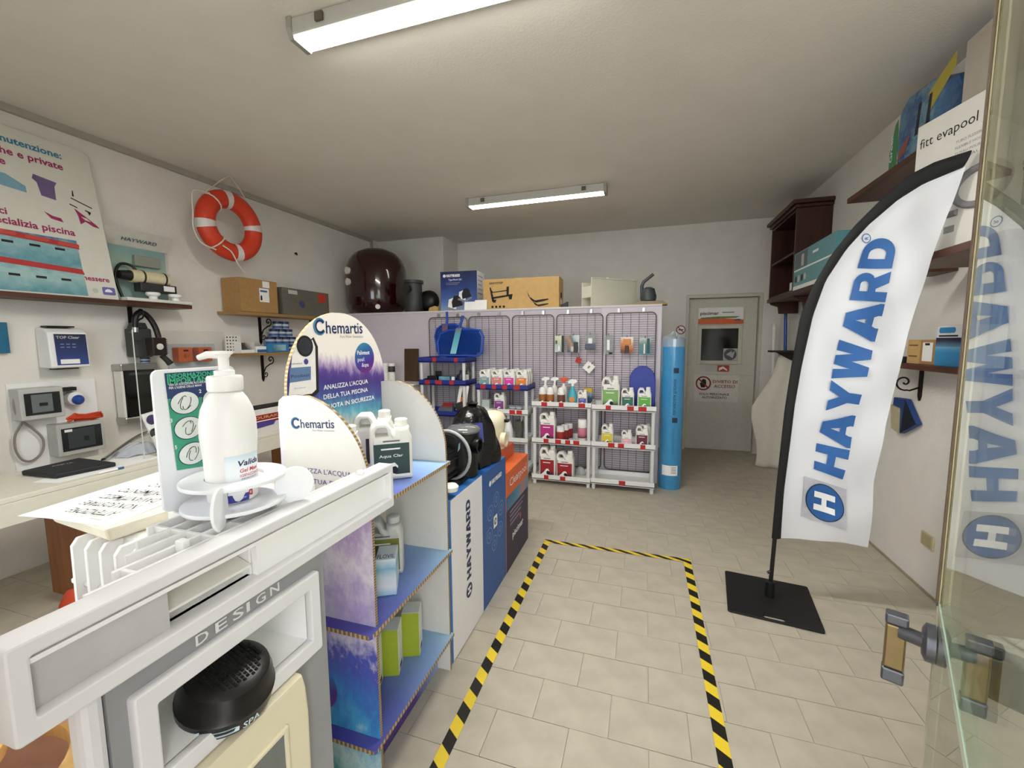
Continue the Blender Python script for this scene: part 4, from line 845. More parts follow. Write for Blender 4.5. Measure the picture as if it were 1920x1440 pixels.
p = at(780+570/6.857, 690, 'y', 4.25); t = thing('dark_bottle', 'dark blue bottle behind the front post under the pool nets', 'bottle', (p.x, 4.27, 1.0085)); MB().lathe([(.045, 0), (.05, .01), (.05, .08), (.02, .11), (.018, .14), (0, .14)], n=18).obj('body', mat('dark_navy', '#1b2440', .4), t, smooth=45)
p = at(780+715/6.857, 690, 'y', 4.3); t = thing('bottle', 'smoky bottle with white label behind the dark blue bottle under the pool nets', 'bottle', (-1.89, 4.345, 1.0085)); MB().lathe([(.035, 0), (.038, .01), (.038, .11), (.02, .14), (.015, .17), (0, .17)], n=18).obj('body', mat('bottle_smoke', '#5a5a52', .25), t, smooth=45); plate('label', [rrect(-.025, .03, .025, .09, .004)], PAPER, t, (0, -.039, 0), world=False)
p = at(780+400/6.857, 760, 'y', 4.2); t = thing('tray_pack', 'grey moulded tray pack with red strip under the leftmost blue shelf', 'pack', (p.x, 4.2, .6685)); MB().hexa([(-.11, -.06, 0), (.09, -.06, 0), (.07, .05, 0), (-.07, .05, 0), (-.09, -.03, .07), (.07, -.03, .07), (.06, .05, .11), (-.06, .05, .11)]).obj('pack_body', mat('pack_grey', '#59616c', .5), t, bevel=.01); MB().hexa([(-.06, -.02, .08), (.06, -.02, .08), (.06, .04, .112), (-.06, .04, .112), (-.06, -.02, .084), (.06, -.02, .084), (.06, .04, .116), (-.06, .04, .116)]).obj('red_strip', mat('strip_red', '#a33a33', .5), t)
p = at(780+560/6.857, 760, 'y', 4.14); t = thing('brush_pack', 'white card pack holding a black and orange pool brush, tilted on the blue tray', 'pack', (p.x, 4.15, .70), rot=(0, math.radians(11), 0)); MB().box(-.055, .055, 0, .006, .012, .30).obj('card', PAPER, t); MB().box(-.012, .012, -.014, -.001, .10, .31).obj('handle', PB, t, bevel=.004); MB().box(-.013, .013, -.0155, -.0005, .12, .17).obj('grip', mat('grip_orange', '#c96a2c', .5), t, bevel=.004); MB().lathe([(.05, -.014), (.05, -.001)], (-.01, 0, .06), 20, axis='y').obj('brush_head', DARKG, t, smooth=40)
# pool nets
NETB = mat('net_blue', '#1d47b0', .35, var=.05); NETF = glassy('net_cloth', '#3a66c8', alpha=.38, body='#1b4fae', f0=.02)
def net(label, x, y, z, pts, handle, tagp, lean, sides):
    t = thing('pool_net', label, 'pool net', (x, y, z), rot=(math.radians(lean), 0, 0), group='pool leaf nets')
    MB().tube([(a, 0, b) for a, b in pts], .013, 8, closed=True).obj('rim', NETB, t, smooth=60)
    inner = [(a*.93, .2*0, .012+b*.94) for a, b in pts]; MB().quad(*[(a, -.004, b) for a, _, b in inner]).quad(*[(a*.75, .03, .03+b*.75) for a, b in pts]).obj('net_cloth', NETF, t)
    MB().tube([(p[0], 0, p[1]) for p in handle], [.018, .014, .016], 8).obj('handle_socket', NETB, t, smooth=50)
    (a, b, c_, d_) = tagp; plate('hang_tag', [[(a-.035, b), (a+.035, b), (c_+.035, d_), (c_-.035, d_)]], splash('tag_teal', [(0, '#8fd0d8'), (.5, '#4fa9bb'), (.8, '#7d5a52'), (1, '#5a4f8c')], (0, 0, 1), b, d_, .15, 30), t, (0, -.016, 0), world=False)
    return t
net('blue leaf net standing at the back on the blue tray, handle upright', -2.085, 4.33, 1.267, [(-.13, 0), (.13, 0), (.18, .10), (.205, .26), (.17, .34), (.07, .385), (-.09, .385), (-.16, .34), (-.19, .26), (-.17, .10)], [(-.04, .385), (-.03, .45), (-.03, .53)], (-.09, .02, -.05, .40), 3, 0)
net('blue leaf net lying on its side in front on the blue tray', -1.93, 4.19, 1.312, [(-.235, 0), (.215, 0), (.27, .03), (.285, .20), (.25, .27), (.12, .285), (-.12, .275), (-.22, .24), (-.25, .15)], [(-.005, .285), (.03, .36), (.05, .43)], (-.06, .02, .01, .30), -3, 0)
# kickboard
xa, xb = at(1180, 720, 'y', 4.33).x, at(1229, 720, 'y', 4.33).x; wk = (xb-xa)/2
t = thing('kickboard', 'blue foam kickboard with rounded top on the top tray behind the green canisters', 'kickboard', ((xa+xb)/2, 4.325, .806), rot=(math.radians(-6), 0, 0))
plate('board', [[(-wk, 0), (wk, 0), (wk, .26)]+arc(0, .26, wk, 0, 180, 18, .15)+[(-wk, .26)]], mat('foam_blue', '#27399a', .5, var=.04, bump=.1), t, (0, 0, 0), thick=.03, bev=.008, world=False, smooth=40)
# hanging packs on the grids
PKC = glassy('blister_film', '#f0f4f4', alpha=.25, body='#c9cfcf')
def hang(label, px0, px1, py0, py1, front, extras=(), shape='card', rot=0):
    A = at(px0, py0, 'y', 4.37); B = at(px1, py1, 'y', 4.37); w2 = (B.x-A.x)/2; hh = A.z-B.z
    t = thing('hanging_pack', label, 'pack', ((A.x+B.x)/2, 4.37, B.z), rot=(0, rot, 0), group='packs hanging on the wire grids')
    MB().tube([(0, .048, hh+.012), (0, .0, hh+.012), (0, -.02, hh-.004), (0, -.03, hh+.004)], .003, 6).obj('hook', WIRE, t)
    MB().box(-w2, w2, -.002, .002, 0, hh-.004).obj('card', front, t)
    for k, (x0, x1, z0, z1, d, m) in enumerate(extras): MB().box(x0*w2, x1*w2, -d, -.0025, z0*hh, z1*hh).obj('blister_item', m, t, bevel=.006)
    return t
hang('hanging pack with pale card and white bottle picture, leftmost on the grids', 1040, 1057, 629, 660, splash('pk1', [(0, '#cfd4cf'), (.5, '#a9b9b0'), (1, '#d9dcb8')], (1, 0, 1), -.05, .15, .3, 30), ((-.2, .3, .05, .4, .02, WHITE), (.55, 1., .0, .98, .015, PB), (-.8, -.4, .5, .7, .015, mat('pk_bronze', '#7a4f33', .5))))
hang('hanging pack with person photo and black tool, second on the grids', 1064, 1086, 628, 661, splash('pk2', [(0, '#2b4f6a'), (.5, '#b58a62'), (.7, '#3f6a80'), (1, '#c9d2d2')], (1, 0, .4), -.05, .08, .35, 30), ((.1, .8, .0, .6, .02, DARKG), (-.4, .1, .05, .35, .015, LGREY)))
hang('hanging clear bag with a grey float, third on the grids', 1097, 1117, 627, 655, PKC, ((-.9, .9, .0, .38, .035, mat('float_grey', '#4b5166', .4)), (-.4, .4, .38, .75, .02, WHITE)))
hang('hanging clear tube pack with white cylinder, at the left edge of the rightmost grid', 1133, 1149, 628, 664, PKC, ((-.35, .35, .2, .75, .025, WHITE), (.1, .9, .0, .1, .02, PB)))
hang('hanging orange fish-shaped thermometer pack on the rightmost grid', 1164, 1187, 631, 662, splash('pk5', [(0, '#6a3a22'), (.4, '#c9773a'), (.75, '#e0b48a'), (1, '#e9e6df')], (.3, 0, 1), 0, .15, .3, 25), ((-.3, .3, .0, .45, .02, mat('pk_brown', '#4a2c22', .5)), (-.6, .6, .5, .85, .015, mat('pk_orange', '#d58a4a', .5))))
hang('hanging teal card pack with white stick, rightmost on the grids', 1199, 1220, 633, 665, splash('pk6', [(0, '#3d7f86'), (.6, '#5b8a80'), (1, '#cfd6d0')], (0, 0, 1), 0, .17, .25, 30), ((-.25, .05, .05, .65, .02, WHITE), (.3, .75, .1, .95, .012, mat('pk_dkteal', '#2a5560', .5))))
t = hang('small red price card hanging on the wire grid beside the white card', 1078, 1088, 670, 680, RED, rot=math.radians(20))
t = hang('white square card turned on its corner hanging on the wire grid', 1090, 1107, 677, 695, PAPER, ((-.2, .2, .35, .65, .004, mat('olive_print', '#8c8f5a', .6)),), rot=math.radians(40))
# blue roll
t = thing('liner_roll', 'tall blue roll of pool liner in clear film standing beside the wire grids', 'roll', (.262, 4.385, 0))
RB = mat('liner_blue', '#3f93c8', .25, var=.04, coat=.4, bump=.15, bscale=25)
MB().lathe([(.104, .0), (.106, .004), (.106, 1.475), (.09, 1.48), (0, 1.48)], n=40).obj('roll', RB, t, smooth=40)
mb = MB().lathe([(.1075, 1.40), (.108, 1.475), (.09, 1.50), (.05, 1.512), (.02, 1.53), (0, 1.54)], n=26); me = mb.mesh('film_end')
for v in me.vertices:
    if v.co.z > 1.48: v.co += Vector((random.uniform(-.01, .01), random.uniform(-.01, .01), random.uniform(-.012, .012)))
link('film_end', me, glassy('film', '#eef4f6', alpha=.35, body='#e6ecee', f0=.08), t)
ra = math.atan2(-4.385, -.262)
def roll_map(me, z0, a0, r=.1072):
    for v in me.vertices:      # text x runs down the roll
        a = a0+v.co.y/r; v.co = Vector((r*math.cos(a), r*math.sin(a), z0-v.co.x))
for s, z, wd, hh, m in (('RENOLIT ALKORPLAN', 1.09, .34, .026, mat('roll_print', '#16324a', .6)), ('RENOLIT ALKORPLAN', .62, .26, .024, mat('roll_print_pale', '#2c6c98', .6))):
    me0, x0, x1 = textmesh(s, .01); me = me0.copy(); me.transform(Matrix.Diagonal((wd/(x1-x0), hh/.73, 1, 1)) @ Matrix.Translation((-x0, 0, 0))); roll_map(me, z, ra+.10); link('lettering', me, m, t)
for z in (1.20, .72):
    me = flat([densify(p, .01) for p in ([(0, 0), (.05, 0), (.05, .05), (0, .05)],)]); roll_map(me, z, ra+.06); link('print_mark', me, mat('roll_print', '#16324a', .6), t)
me = flat([densify([(0, -.085), (.10, -.085), (.10, .07), (0, .07)], .012)]); roll_map(me, .245, ra+.05, .1074); link('label', me, PAPER, t)
for k in range(5):
    me = flat([densify([(0, 0), (.006, 0), (.006, .05), (0, .05)], .012)]); roll_map(me, .23-.014*k, ra+.1, .1079); link('print_line', me, GREYPR, t)
# ------------------------------------------------------------------ things on top of the partition
ZT = 1.8205
def xs(a, b, Y, py=575): return at(a, py, 'y', Y).x, at(b, py, 'y', Y).x
xa, xb = xs(653, 757, 4.6); r = (xb-xa)/2*.94
t = thing('filter_tank', 'dark burgundy pool filter tank with white ports on top of the partition', 'filter tank', ((xa+xb)/2*1.045, 4.86, ZT))
hh = at(705, 468, 'y', 4.86).z-ZT
BUR = mat('burgundy_gelcoat', '#2a070b', .12, var=.08, coat=.5)
MB().lathe([(r*.60, 0), (r*.70, .01), (r*.90, hh*.08), (r*.985, hh*.16), (r, hh*.25), (r, hh*.62), (r*.97, hh*.72), (r*.88, hh*.83), (r*.70, hh*.925), (r*.42, hh*.985), (r*.1, hh), (0, hh)], n=56).obj('tank_shell', BUR, t, smooth=60)
d = Vector((-t.location.x, -t.location.y, 0)).normalized(); a0 = math.atan2(d.y, d.x)
for (px, py, rr_) in ((660, 508, .045), (660, 529, .045), (705, 575, .03)):
    q = at(px, py, 'y', 4.55); zz = q.z-ZT; off = (px-705)/52.; ang = a0+math.asin(max(-.95, min(.95, off)))
    rad = r*(1 if zz > .15 else .9); c = Vector((math.cos(ang), math.sin(ang), 0))
    MB().cyl(c*(rad-.03)+Vector((0, 0, zz)), c*(rad+.03)+Vector((0, 0, zz)), rr_*.8, rr_, n=18).obj('port', OFFW, t, smooth=40)
t = thing('pump_body', 'dark grey upright pump body beside the burgundy tank', 'pump', (at(775, 580, 'y', 4.7).x, 4.72, ZT))
GP = mat('pump_darkgrey', '#3a3c3a', .45)
MB().lathe([(.10, 0), (.115, .02), (.115, .17), (.105, .20), (.105, .36), (.125, .365), (.125, .40), (0, .402)], n=28).obj('pump_column', GP, t, smooth=40)
MB().lathe([(.055, -.16), (.055, -.1)], (-.02, 0, .29), 18, axis='y').obj('port', DARKG, t, smooth=40)
MB().lathe([(.07, 0), (.13, .04), (.14, .10), (.09, .15), (0, .155)], (.15, .02, .02+.13), 22, axis='y').obj('volute', BLACK, t, smooth=50)
MB().box(.05, .24, -.06, .2, 0, .02).obj('foot_plate', BLACK, t)
t = thing('cardboard_offcut', 'torn piece of yellow cardboard on the partition top beside the dark pump', 'cardboard', (at(815, 578, 'y', 4.62).x, 4.6, ZT)); MB().hexa([(-.07, -.02, 0), (.06, -.03, 0), (.06, .03, 0), (-.07, .04, 0), (-.05, -.02, .05), (.03, -.03, .07), (.05, .03, .06), (-.06, .04, .03)]).obj('offcut', CARDT, t)
xa, xb = xs(826, 892, 4.6); z1 = at(860, 508, 'y', 4.6).z
t = thing('product_box', 'blue photo-printed HAYWARD robot box with white side on the partition top', 'box', ((xa+xb)/2, 4.75, ZT), rotz=math.radians(4))
w2 = (xb-xa)/2; hh = z1-ZT
MB().box(-w2, w2, -.14, .15, 0, hh).obj('box_body', mat('box_side_white', '#dfe2ea', .5), t)
MB().box(-w2, w2, -.1415, -.1401, .001, hh-.001).obj('front_print', splash('robot_photo', [(0, '#7f9ac6'), (.3, '#3f62a6'), (.6, '#1f3a7c'), (1, '#14224f')], (.1, 0, 1), 0, hh, .22, 9), t)
wordmark('HAYWARD', WINK, t, (-w2+.075, -.142, hh-.065), (1, 0, 0), (0, 0, 1), .17, .032, world=False); logo_h(t, (-w2+.05, -.142, hh-.05), (1, 0, 0), (0, 0, 1), .018, WINK, world=False)
text('TigerShark QC', WINK, t, (-w2+.10, -.142, hh-.105), h=.02, world=False, bold=.01)
for k in range(2): plate('print_line', [R4(0, 0, .17-.02*k, .006)], GREYPR, t, (-w2+.07, -.142, hh-.135-.018*k), world=False)
for (cx, cz, s) in ((-.04, .11, 1.), (.08, .20, .85)):
    def q(pts): return [(cx+a*s, cz+b*s) for a, b in pts]
    plate('robot_print', [q([(-.10, -.06), (.0, -.09), (.02, -.02), (-.03, .05), (-.085, .03)])], WINK, t, (0, -.142, 0), world=False)
    plate('robot_print', [q([(-.04, -.07), (.09, -.04), (.06, .05), (.03, .075), (-.02, .07), (-.05, .0)])], INK, t, (0, -.1424, 0), world=False)
    plate('robot_print', [q([(-.11, -.08), (.0, -.11), (.10, -.06), (.09, -.04), (0, -.085), (-.10, -.055)])], GREYPR, t, (0, -.1426, 0), world=False)
for k in range(5): plate('print_line', [R4(0, 0, .18-.02*(k % 3), .01)], GREYPR, t, (w2+.0008, -.10, hh-.06-.05*k), '+x', world=False)
for k, (a, b) in enumerate(((869, 890), (889, 911))):
    xa, xb = xs(a, b, 4.5); t = thing('card', ('white card leaning on the robot box, left one', 'white card leaning on the robot box, right one')[k], 'card', ((xa+xb)/2, 4.52, ZT), rot=(math.radians(-8), 0, math.radians(3*k)), group='white cards on the partition')
    MB().box(-(xb-xa)/2, (xb-xa)/2, -.001, .001, 0, .10+.015*k).obj('card_sheet', PAPER, t); plate('print_line', [arc(0, .06, .02, 0, 360, 16), arc(0, .06, .0185, 0, 360, 16)], LGREY, t, (0, -.0015, 0), world=False)
xa, xb = xs(906, 1047, 4.56); z1 = at(975, 521, 'y', 4.56).z
t = thing('carton', 'long brown EASYSTEP cardboard carton on the partition top', 'box', ((xa+xb)/2, 4.70, ZT), rotz=math.radians(1.5)); w2 = (xb-xa)/2; hh = z1-ZT
MB().box(-w2, w2, -.14, .14, 0, hh).obj('box_body', CARDT, t, bevel=.003)
text('EASYSTEP', INK, t, (-w2+.08, -.1412, hh-.055), h=.022, width=.16, world=False, bold=.02)
def bxp(p): plate('print', [p], INK, t, (0, -.1412, 0), world=False)
ox, oz = -w2+.08, .06
for p in ([(0, .20), (.03, .14), (.22, .155), (.23, .20), (.20, .165), (.04, .15)], [(.0, .20), (.015, .2), (.06, .04), (.03, .04)], [(.20, .2), (.23, .205), (.225, .1), (.20, .1)], [(.02, .09), (.27, .12), (.27, .10), (.03, .07)], [(.22, .11), (.27, .11), (.26, .06), (.23, .06)], [(.04, .06), (.08, .065), (.07, .03), (.04, .03)]): bxp([(a+ox, b+oz-.01) for a, b in p])
for dz, sc in ((0, 1.), (-.035, .8)):
    top = [(.0, .17), (.03, .10), (.09, .06), (.17, .07), (.24, .075)]; bot = [(.24, .062), (.17, .045), (.10, .035), (.05, .06), (.015, .11)]
    bxp([(.08+a*sc+(0 if dz == 0 else .05), .03+b*sc+dz) for a, b in top+bot])
for k in range(4): bxp([(ox+.02+.045*k, .02), (ox+.045+.045*k, .02), (ox+.045+.045*k, .045), (ox+.02+.045*k, .045)])
plate('hand_hole', [rrect(-.05, .12, .05, .18, .02)], mat('dark_hole', '#2a1d10', .9), t, (w2+.001, 0, 0), '+x', world=False); plate('side_label', [rrect(-.05, .05, .05, .10, .002)], PAPER, t, (w2+.001, 0, 0), '+x', world=False)
MB().box(-w2+.0, w2-.0, -.03, .03, hh+.0002, hh+.0012).obj('packing_tape', mat('packing_tape', '#b08b52', .3), t)
t = thing('bracket', 'small black plastic bracket between the brown carton and the white skimmer', 'bracket', (at(1058, 574, 'y', 4.7).x, 4.7, ZT)); MB().hexa([(-.045, -.03, 0), (.04, -.03, 0), (.04, .03, 0), (-.045, .03, 0), (-.03, -.03, .04), (.04, -.03, .075), (.04, .03, .075), (-.03, .03, .04)]).obj('bracket_body', BLACK, t, bevel=.003)
# white skimmer housing pointing away from the camera
A = at(1098, 575, 'y', 4.56); B = at(1180, 572, 'y', 5.0); dv = (Vector((B.x, 4.98, 0))-Vector((A.x, 4.56, 0))); ang = math.atan2(dv.y, dv.x)
t = thing('skimmer_housing', 'white open-ended skimmer housing lying on the partition top', 'skimmer', (A.x, 4.60, ZT), rotz=ang)
SK = mat('skimmer_white', '#dcdac6', .5, var=.03); L_ = .62
MB().box(0, L_, -.085, -.078, 0, .30).obj('side_wall', SK, t, bevel=.002); MB().box(0, L_, .078, .085, 0, .27).obj('side_wall', SK, t, bevel=.002)
MB().box(.02, L_, -.078, .078, .10, .108).obj('middle_web', SK, t); MB().box(.0, .03, -.078, .078, .10, .22).obj('end_web', SK, t, bevel=.004); MB().box(0, L_, -.10, -.078, .295, .305).obj('top_lip', SK, t, bevel=.002); MB().box(0, L_, -.10, -.04, 0, .006).obj('bottom_lip', SK, t)
for x in (.2, .55): MB().box(x, x+.02, -.095, -.08, .305, .315).obj('peg', WHITE, t)
# vacuum head
t = thing('vacuum_head', 'dark grey pool vacuum head at the right end of the partition top', 'vacuum head', (at(1215, 572, 'y', 4.6).x, 4.62, ZT))
MB().lathe([(.04, .045), (.075, .05), (.082, .09), (.06, .17), (.03, .185), (0, .187)], n=20, sx=1., sy=.8).obj('head_body', mat('vac_grey', '#3c4346', .4), t, smooth=40)
MB().tube([(-.06, 0, .06), (-.065, 0, .20), (-.05, 0, .24), (.045, 0, .315)], [.02, .018, .018, .016], 10).obj('swivel_arm', mat('vac_grey', '#3c4346', .4), t, smooth=50)
MB().hexa([(-.17, -.09, .003), (.19, -.09, .003), (.19, .09, .003), (-.17, .09, .003), (-.10, -.06, .045), (.14, -.06, .04), (.14, .06, .04), (-.10, .06, .045)]).obj('base_plate', mat('vac_base', '#9a927e', .5), t, bevel=.006); MB().box(-.16, .18, -.095, -.085, .0, .012).obj('brush_strip', mat('brush_yellow', '#b98b3a', .8), t); MB().box(-.165, .19, .07, .08, .0, .014).obj('brush_strip', PB, t)
# ------------------------------------------------------------------ white jars and plank left of the shelf units
t = thing('storage_cabinet', 'low white cabinet behind the display stand under the white jars', 'cabinet', (-2.78, 4.28, 0)); MB(t).box(-3.4, -2.46, 4.12, 4.44, .04, .98).obj('carcass', OFFW, t, bevel=.004); MB(t).box(-3.42, -2.44, 4.10, 4.445, .98, 1.0).obj('top', OFFW, t, bevel=.004); MB(t).box(-3.38, -2.48, 4.15, 4.44, .0005, .04).obj('plinth', DARKG, t)
for k in range(2): MB(t).box(-3.39+.465*k, -2.94+.465*k, 4.102, 4.119, .06, .96).obj('door', OFFW, t, bevel=.003)
k = 0
for lvl in range(2):
    for i in range(3):
        lb = 'white plastic jar on the cabinet top by the plank, %s row, %s' % (('lower', 'upper')[lvl], ('left', 'middle', 'right')[i])
        jar(lb, -2.985+.085*i, 4.25, 1.0005+.1105*lvl, .038, .11, '#3a3c40' if (lvl == 1 and i == 2) else None, group='white jars on the cabinet')
t = thing('plank', 'dark brown wooden plank leaning on the lavender partition', 'plank', (-2.64, 4.38, 1.0005), rot=(math.radians(-3), 0, 0)); MB().box(-.09, .09, 0, .02, 0, .385).obj('board', wood('plank_brown', '#3b2716', '#51361f', 2, 2), t)
# ------------------------------------------------------------------ canisters on the display stand
def disp(label, a, b, top, z, x, col, dark='#20242a', z1=.6, rotz=70, dth=.085):
    A = at(a, 800, 'x', x); B = at(b, 800, 'x', x); T = at((a+b)/2, top, 'x', x)
    return A, B, T
canister('white Aqua Clar canister with dark green label on the top shelf of the display stand', .15, .085, .222, '#24423f', '#1b2a2c', (-.90, 1.335, .9555), math.radians(38), z1=.62)
t = bpy.data.objects[[o.name for o in bpy.data.objects if o.get('label', '').startswith('white Aqua Clar')][0]]
text('Aqua Clar', WINK, t, (-.045, -.046, .088), h=.011, width=.085, world=False, bold=.01)
canister('plain white canister behind the Aqua Clar one on the display stand', .15, .085, .235, None, loc=(-1.03, 1.42, .9555), rotz=math.radians(30))
plate('label', [rrect(-.03, .03, .03, .13, .003)], mat('dark_label', '#3a2e38', .5), [o for o in bpy.data.objects if o.get('label', '').startswith('plain white canister behind the Aqua')][0], (.0, -.0435, 0), world=False)
canister('white canister with orange-brown label on the top shelf close to the near panel', .14, .085, .222, '#b5643a', '#5a2a18', (-1.0, 1.175, .9555), math.radians(30), z1=.62)
canister('grey canister with olive green label on the middle shelf of the display stand', .15, .085, .225, '#7b7f3a', '#5c602c', (-.965, 1.36, .5605), math.radians(28), white=mat('canister_grey', '#c9c8c4', .4), z1=.66)
t = thing('flovil_box', 'small white and pale blue FLOVIL carton in front of the grey canister', 'box', (-.885, 1.265, .5605), rotz=math.radians(28)); MB().box(-.035, .035, -.055, .055, 0, .135).obj('box_body', splash('flovil', [(0, '#9fcbe0'), (.25, '#dfe6ea'), (.5, '#cfd9e0'), (.75, '#7fb4cc'), (1, '#dfe9ee')], (0, 0, 1), 0, .135, .12, 20), t, bevel=.002)
text('FLOVIL', NAVY, t, (-.03, -.045, .1356), '+z', h=.03, width=.06, world=False)
for k, (x, y) in enumerate(((-.955, 1.235), (-.93, 1.335), (-.905, 1.45))):
    t = thing('lime_carton', ('lime green carton on the bottom shelf closest to the near panel', 'lime green carton in the middle of the bottom shelf', 'lime green carton with white side farthest along the bottom shelf')[k], 'box', (x, y, .1705), rotz=math.radians(22), group='lime green cartons')
    MB().box(-.035, .035, -.04, .04, 0, .19).obj('box_body', mat('carton_lime_white', '#d9dcd2', .5), t, bevel=.002)
    MB().box(-.0352, .034, -.0412, -.0402, .001, .189).obj('front_print', mat('lime_print', '#9fae2c', .5), t); plate('barcode', [rrect(-.02, .01, .02, .03, .001)], INK, t, (.0356, 0, 0), '+x', world=False)
# ------------------------------------------------------------------ desk along the left wall
DZ = .76
t = thing('desk', 'white desk with deep front rail along the left wall', 'desk', (-3.3, 1.9, 0)); DK = mat('desk_white', '#dcd8c8', .5, var=.03)
MB(t).box(-3.31, -2.78, .75, 3.1, DZ-.025, DZ).obj('desktop', DK, t, bevel=.003); MB(t).box(-2.80, -2.781, .75, 3.1, DZ-.135, DZ-.0255).obj('front_rail', DK, t, bevel=.003)
for y in (1.43, 3.0): MB(t).box(-3.32, -2.86, y, y+.025, .0, DZ-.0255).obj('leg_panel', wood('desk_leg', '#8a5430', '#a66c42', 2, 2.), t, bevel=.002)
t = thing('orange_cloth', 'orange cloth on the floor against the brown desk leg', 'cloth', (-2.93, 1.35, 0)); MB().lathe([(.12, 0), (.11, .05), (.06, .12), (.0, .14)], n=14, sy=.5).obj('cloth', mat('cloth_orange', '#d8502f', .9, bump=.5, bscale=40), t, smooth=60)
def deskpt(px, py): q = at(px, py, 'z', DZ); return (q.x, q.y)
t = thing('paper_sheet', 'white paper sheet under the black folder on the desk', 'paper', (-3.0, 1.5, DZ+.0002)); MB(t).prism([deskpt(60, 905), deskpt(110, 906), deskpt(300, 858), deskpt(250, 845)], 'z', DZ+.0003, DZ+.001).obj('sheet', PAPER, t)
t = thing('folder', 'flat black zip folder on the white desk', 'folder', (-3.08, 1.45, DZ+.0012)); fp = [deskpt(40, 892), deskpt(104, 899), deskpt(219, 875), deskpt(150, 866)]
MB(t).prism(fp, 'z', DZ+.0015, DZ+.028).obj('cover', mat('folder_black', '#14171d', .6, bump=.1), t, bevel=.008); text('AQUA', LGREY, t, (-3.12, 1.40, DZ+.0285), xdir=(.2, 1, 0), ydir=(-1, .2, 0), h=.02, width=.09, bold=.02)
t = thing('pen', 'white pen with blue end on the desk beside the black folder', 'pen', (-2.86, 1.6, DZ+.001)); q0 = Vector((*deskpt(185, 890), DZ+.008)); q1 = Vector((*deskpt(232, 879), DZ+.008)); MB(t).cyl(q0, q0.lerp(q1, .75), .006, n=8).obj('barrel', WHITE, t); MB(t).cyl(q0.lerp(q1, .75), q1, .006, n=8).obj('cap', mat('pen_blue', '#2b5f9a', .4), t)
# glass bowl, chrome hoop and red object
t = thing('chrome_hoop', 'curved chrome tube lying on the desk by the wall', 'tube', (-3.25, 2.1, DZ)); MB(t).tube(curve_pts([(*deskpt(195, 868), DZ+.016), Vector((-3.27, 1.9, DZ+.07)), Vector((-3.25, 2.05, DZ+.10)), Vector((-3.22, 2.22, DZ+.10)), (-3.15, 2.38, DZ+.07)]), .014, 10).obj('hoop', CHROME, t, smooth=60)
t = thing('crumpled_film', 'crumpled clear film on the desk under the chrome tube', 'film', (-3.08, 1.80, DZ+.0015)); mb = MB().lathe([(.12, 0), (.10, .03), (.05, .06), (0, .065)], n=14, sx=.6); me = mb.mesh('film')
for v in me.vertices: v.co += Vector((random.uniform(-.012, .012), random.uniform(-.012, .012), random.uniform(0, .012)))
link('film', me, glassy('film2', '#e6eaf0', alpha=.6, body='#d4d6de', f0=.06), t)
t = thing('stapler', 'small dark red and black stapler on the desk beside the chrome tube', 'stapler', (-3.05, 2.12, DZ+.0005)); MB().hexa([(-.02, -.08, 0), (.02, -.08, 0), (.02, .08, 0), (-.02, .08, 0), (-.018, -.08, .015), (.018, -.08, .015), (.018, .08, .02), (-.018, .08, .02)]).obj('base', DARKG, t); MB().hexa([(-.018, -.06, .03), (.018, -.06, .03), (.018, .08, .022), (-.018, .08, .022), (-.015, -.055, .06), (.015, -.055, .06), (.015, .08, .05), (-.015, .08, .05)]).obj('arm', mat('stapler_red', '#4a1616', .3), t, bevel=.004)
t = thing('acrylic_screen', 'clear acrylic counter screen standing on the desk', 'screen', (-2.9, 2.1, DZ+.0005)); MB(t).box(-2.904, -2.898, 1.72, 2.28, DZ+.001, 1.545).obj('sheet', CLEAR, t); MB(t).box(-2.9045, -2.8975, 1.717, 1.7198, DZ+.001, 1.545).obj('sheet_edge', mat('acrylic_edge', '#c7cdc9', .2), t)
MB(t).box(-2.98, -2.82, 1.80, 1.806, DZ+.0008, DZ+.16).obj('support_foot', CLEAR, t)
# tester display board leaning on the desk
t = thing('tester_board', 'white slanted tester board with dark round windows on the desk behind the gel stand', 'board', (-3.0, 2.2, DZ+.0005)); q = [at(266, 778, 'x', -3.12), at(300, 768, 'x', -3.12), at(318, 852, 'x', -2.97), at(300, 852, 'x', -2.97)]
q[2].z = q[3].z = DZ+.001
MB(t).hexa([q[3], q[2], q[2]+Vector((-.02, 0, 0)), q[3]+Vector((-.02, 0, 0)), q[0], q[1], q[1]+Vector((-.02, 0, 0)), q[0]+Vector((-.02, 0, 0))]).obj('board', WHITE, t, bevel=.003)
for k, (px, py, rr_) in enumerate(((285, 787, .035), (291, 812, .035))):
    c = at(px, py, 'x', -3.09+.045*k); plate('window_disc', [arc(0, 0, rr_, 0, 360, 20)], mat('disc_violet', '#453a66', .4) if k == 0 else INK, t, c+Vector((.006, 0, 0)), xdir=(0, 1, 0), ydir=(-.3, 0, 1))
# red and white carton at the far end of the desk
t = carton('product_box', 'white and red carton with purple bottle picture at the far end of the desk', -2.95, -2.79, 2.32, 2.82, DZ+.0005, DZ+.20, mat('carton_white', '#dedad6', .5))
MB(t).box(-2.7898, -2.788, 2.321, 2.819, DZ+.09, DZ+.155).obj('red_band', mat('carton_red', '#8f1d22', .5), t); text('DURAKON', CARDT, t, (-2.787, 2.40, DZ+.125), '+x', h=.022, width=.3, bold=.02); plate('print_line', [R4(0, 0, .4, .006)], WINK, t, (-2.787, 2.37, DZ+.105), '+x'); plate('bottle_print', [[(0, 0), (.2, .01), (.22, .04), (.0, .05)]], PURP, t, (-2.787, 2.36, DZ+.055), '+x')
MB(t).box(-2.95, -2.79, 2.32, 2.82, DZ+.2006, DZ+.208).obj('lid', INK, t)
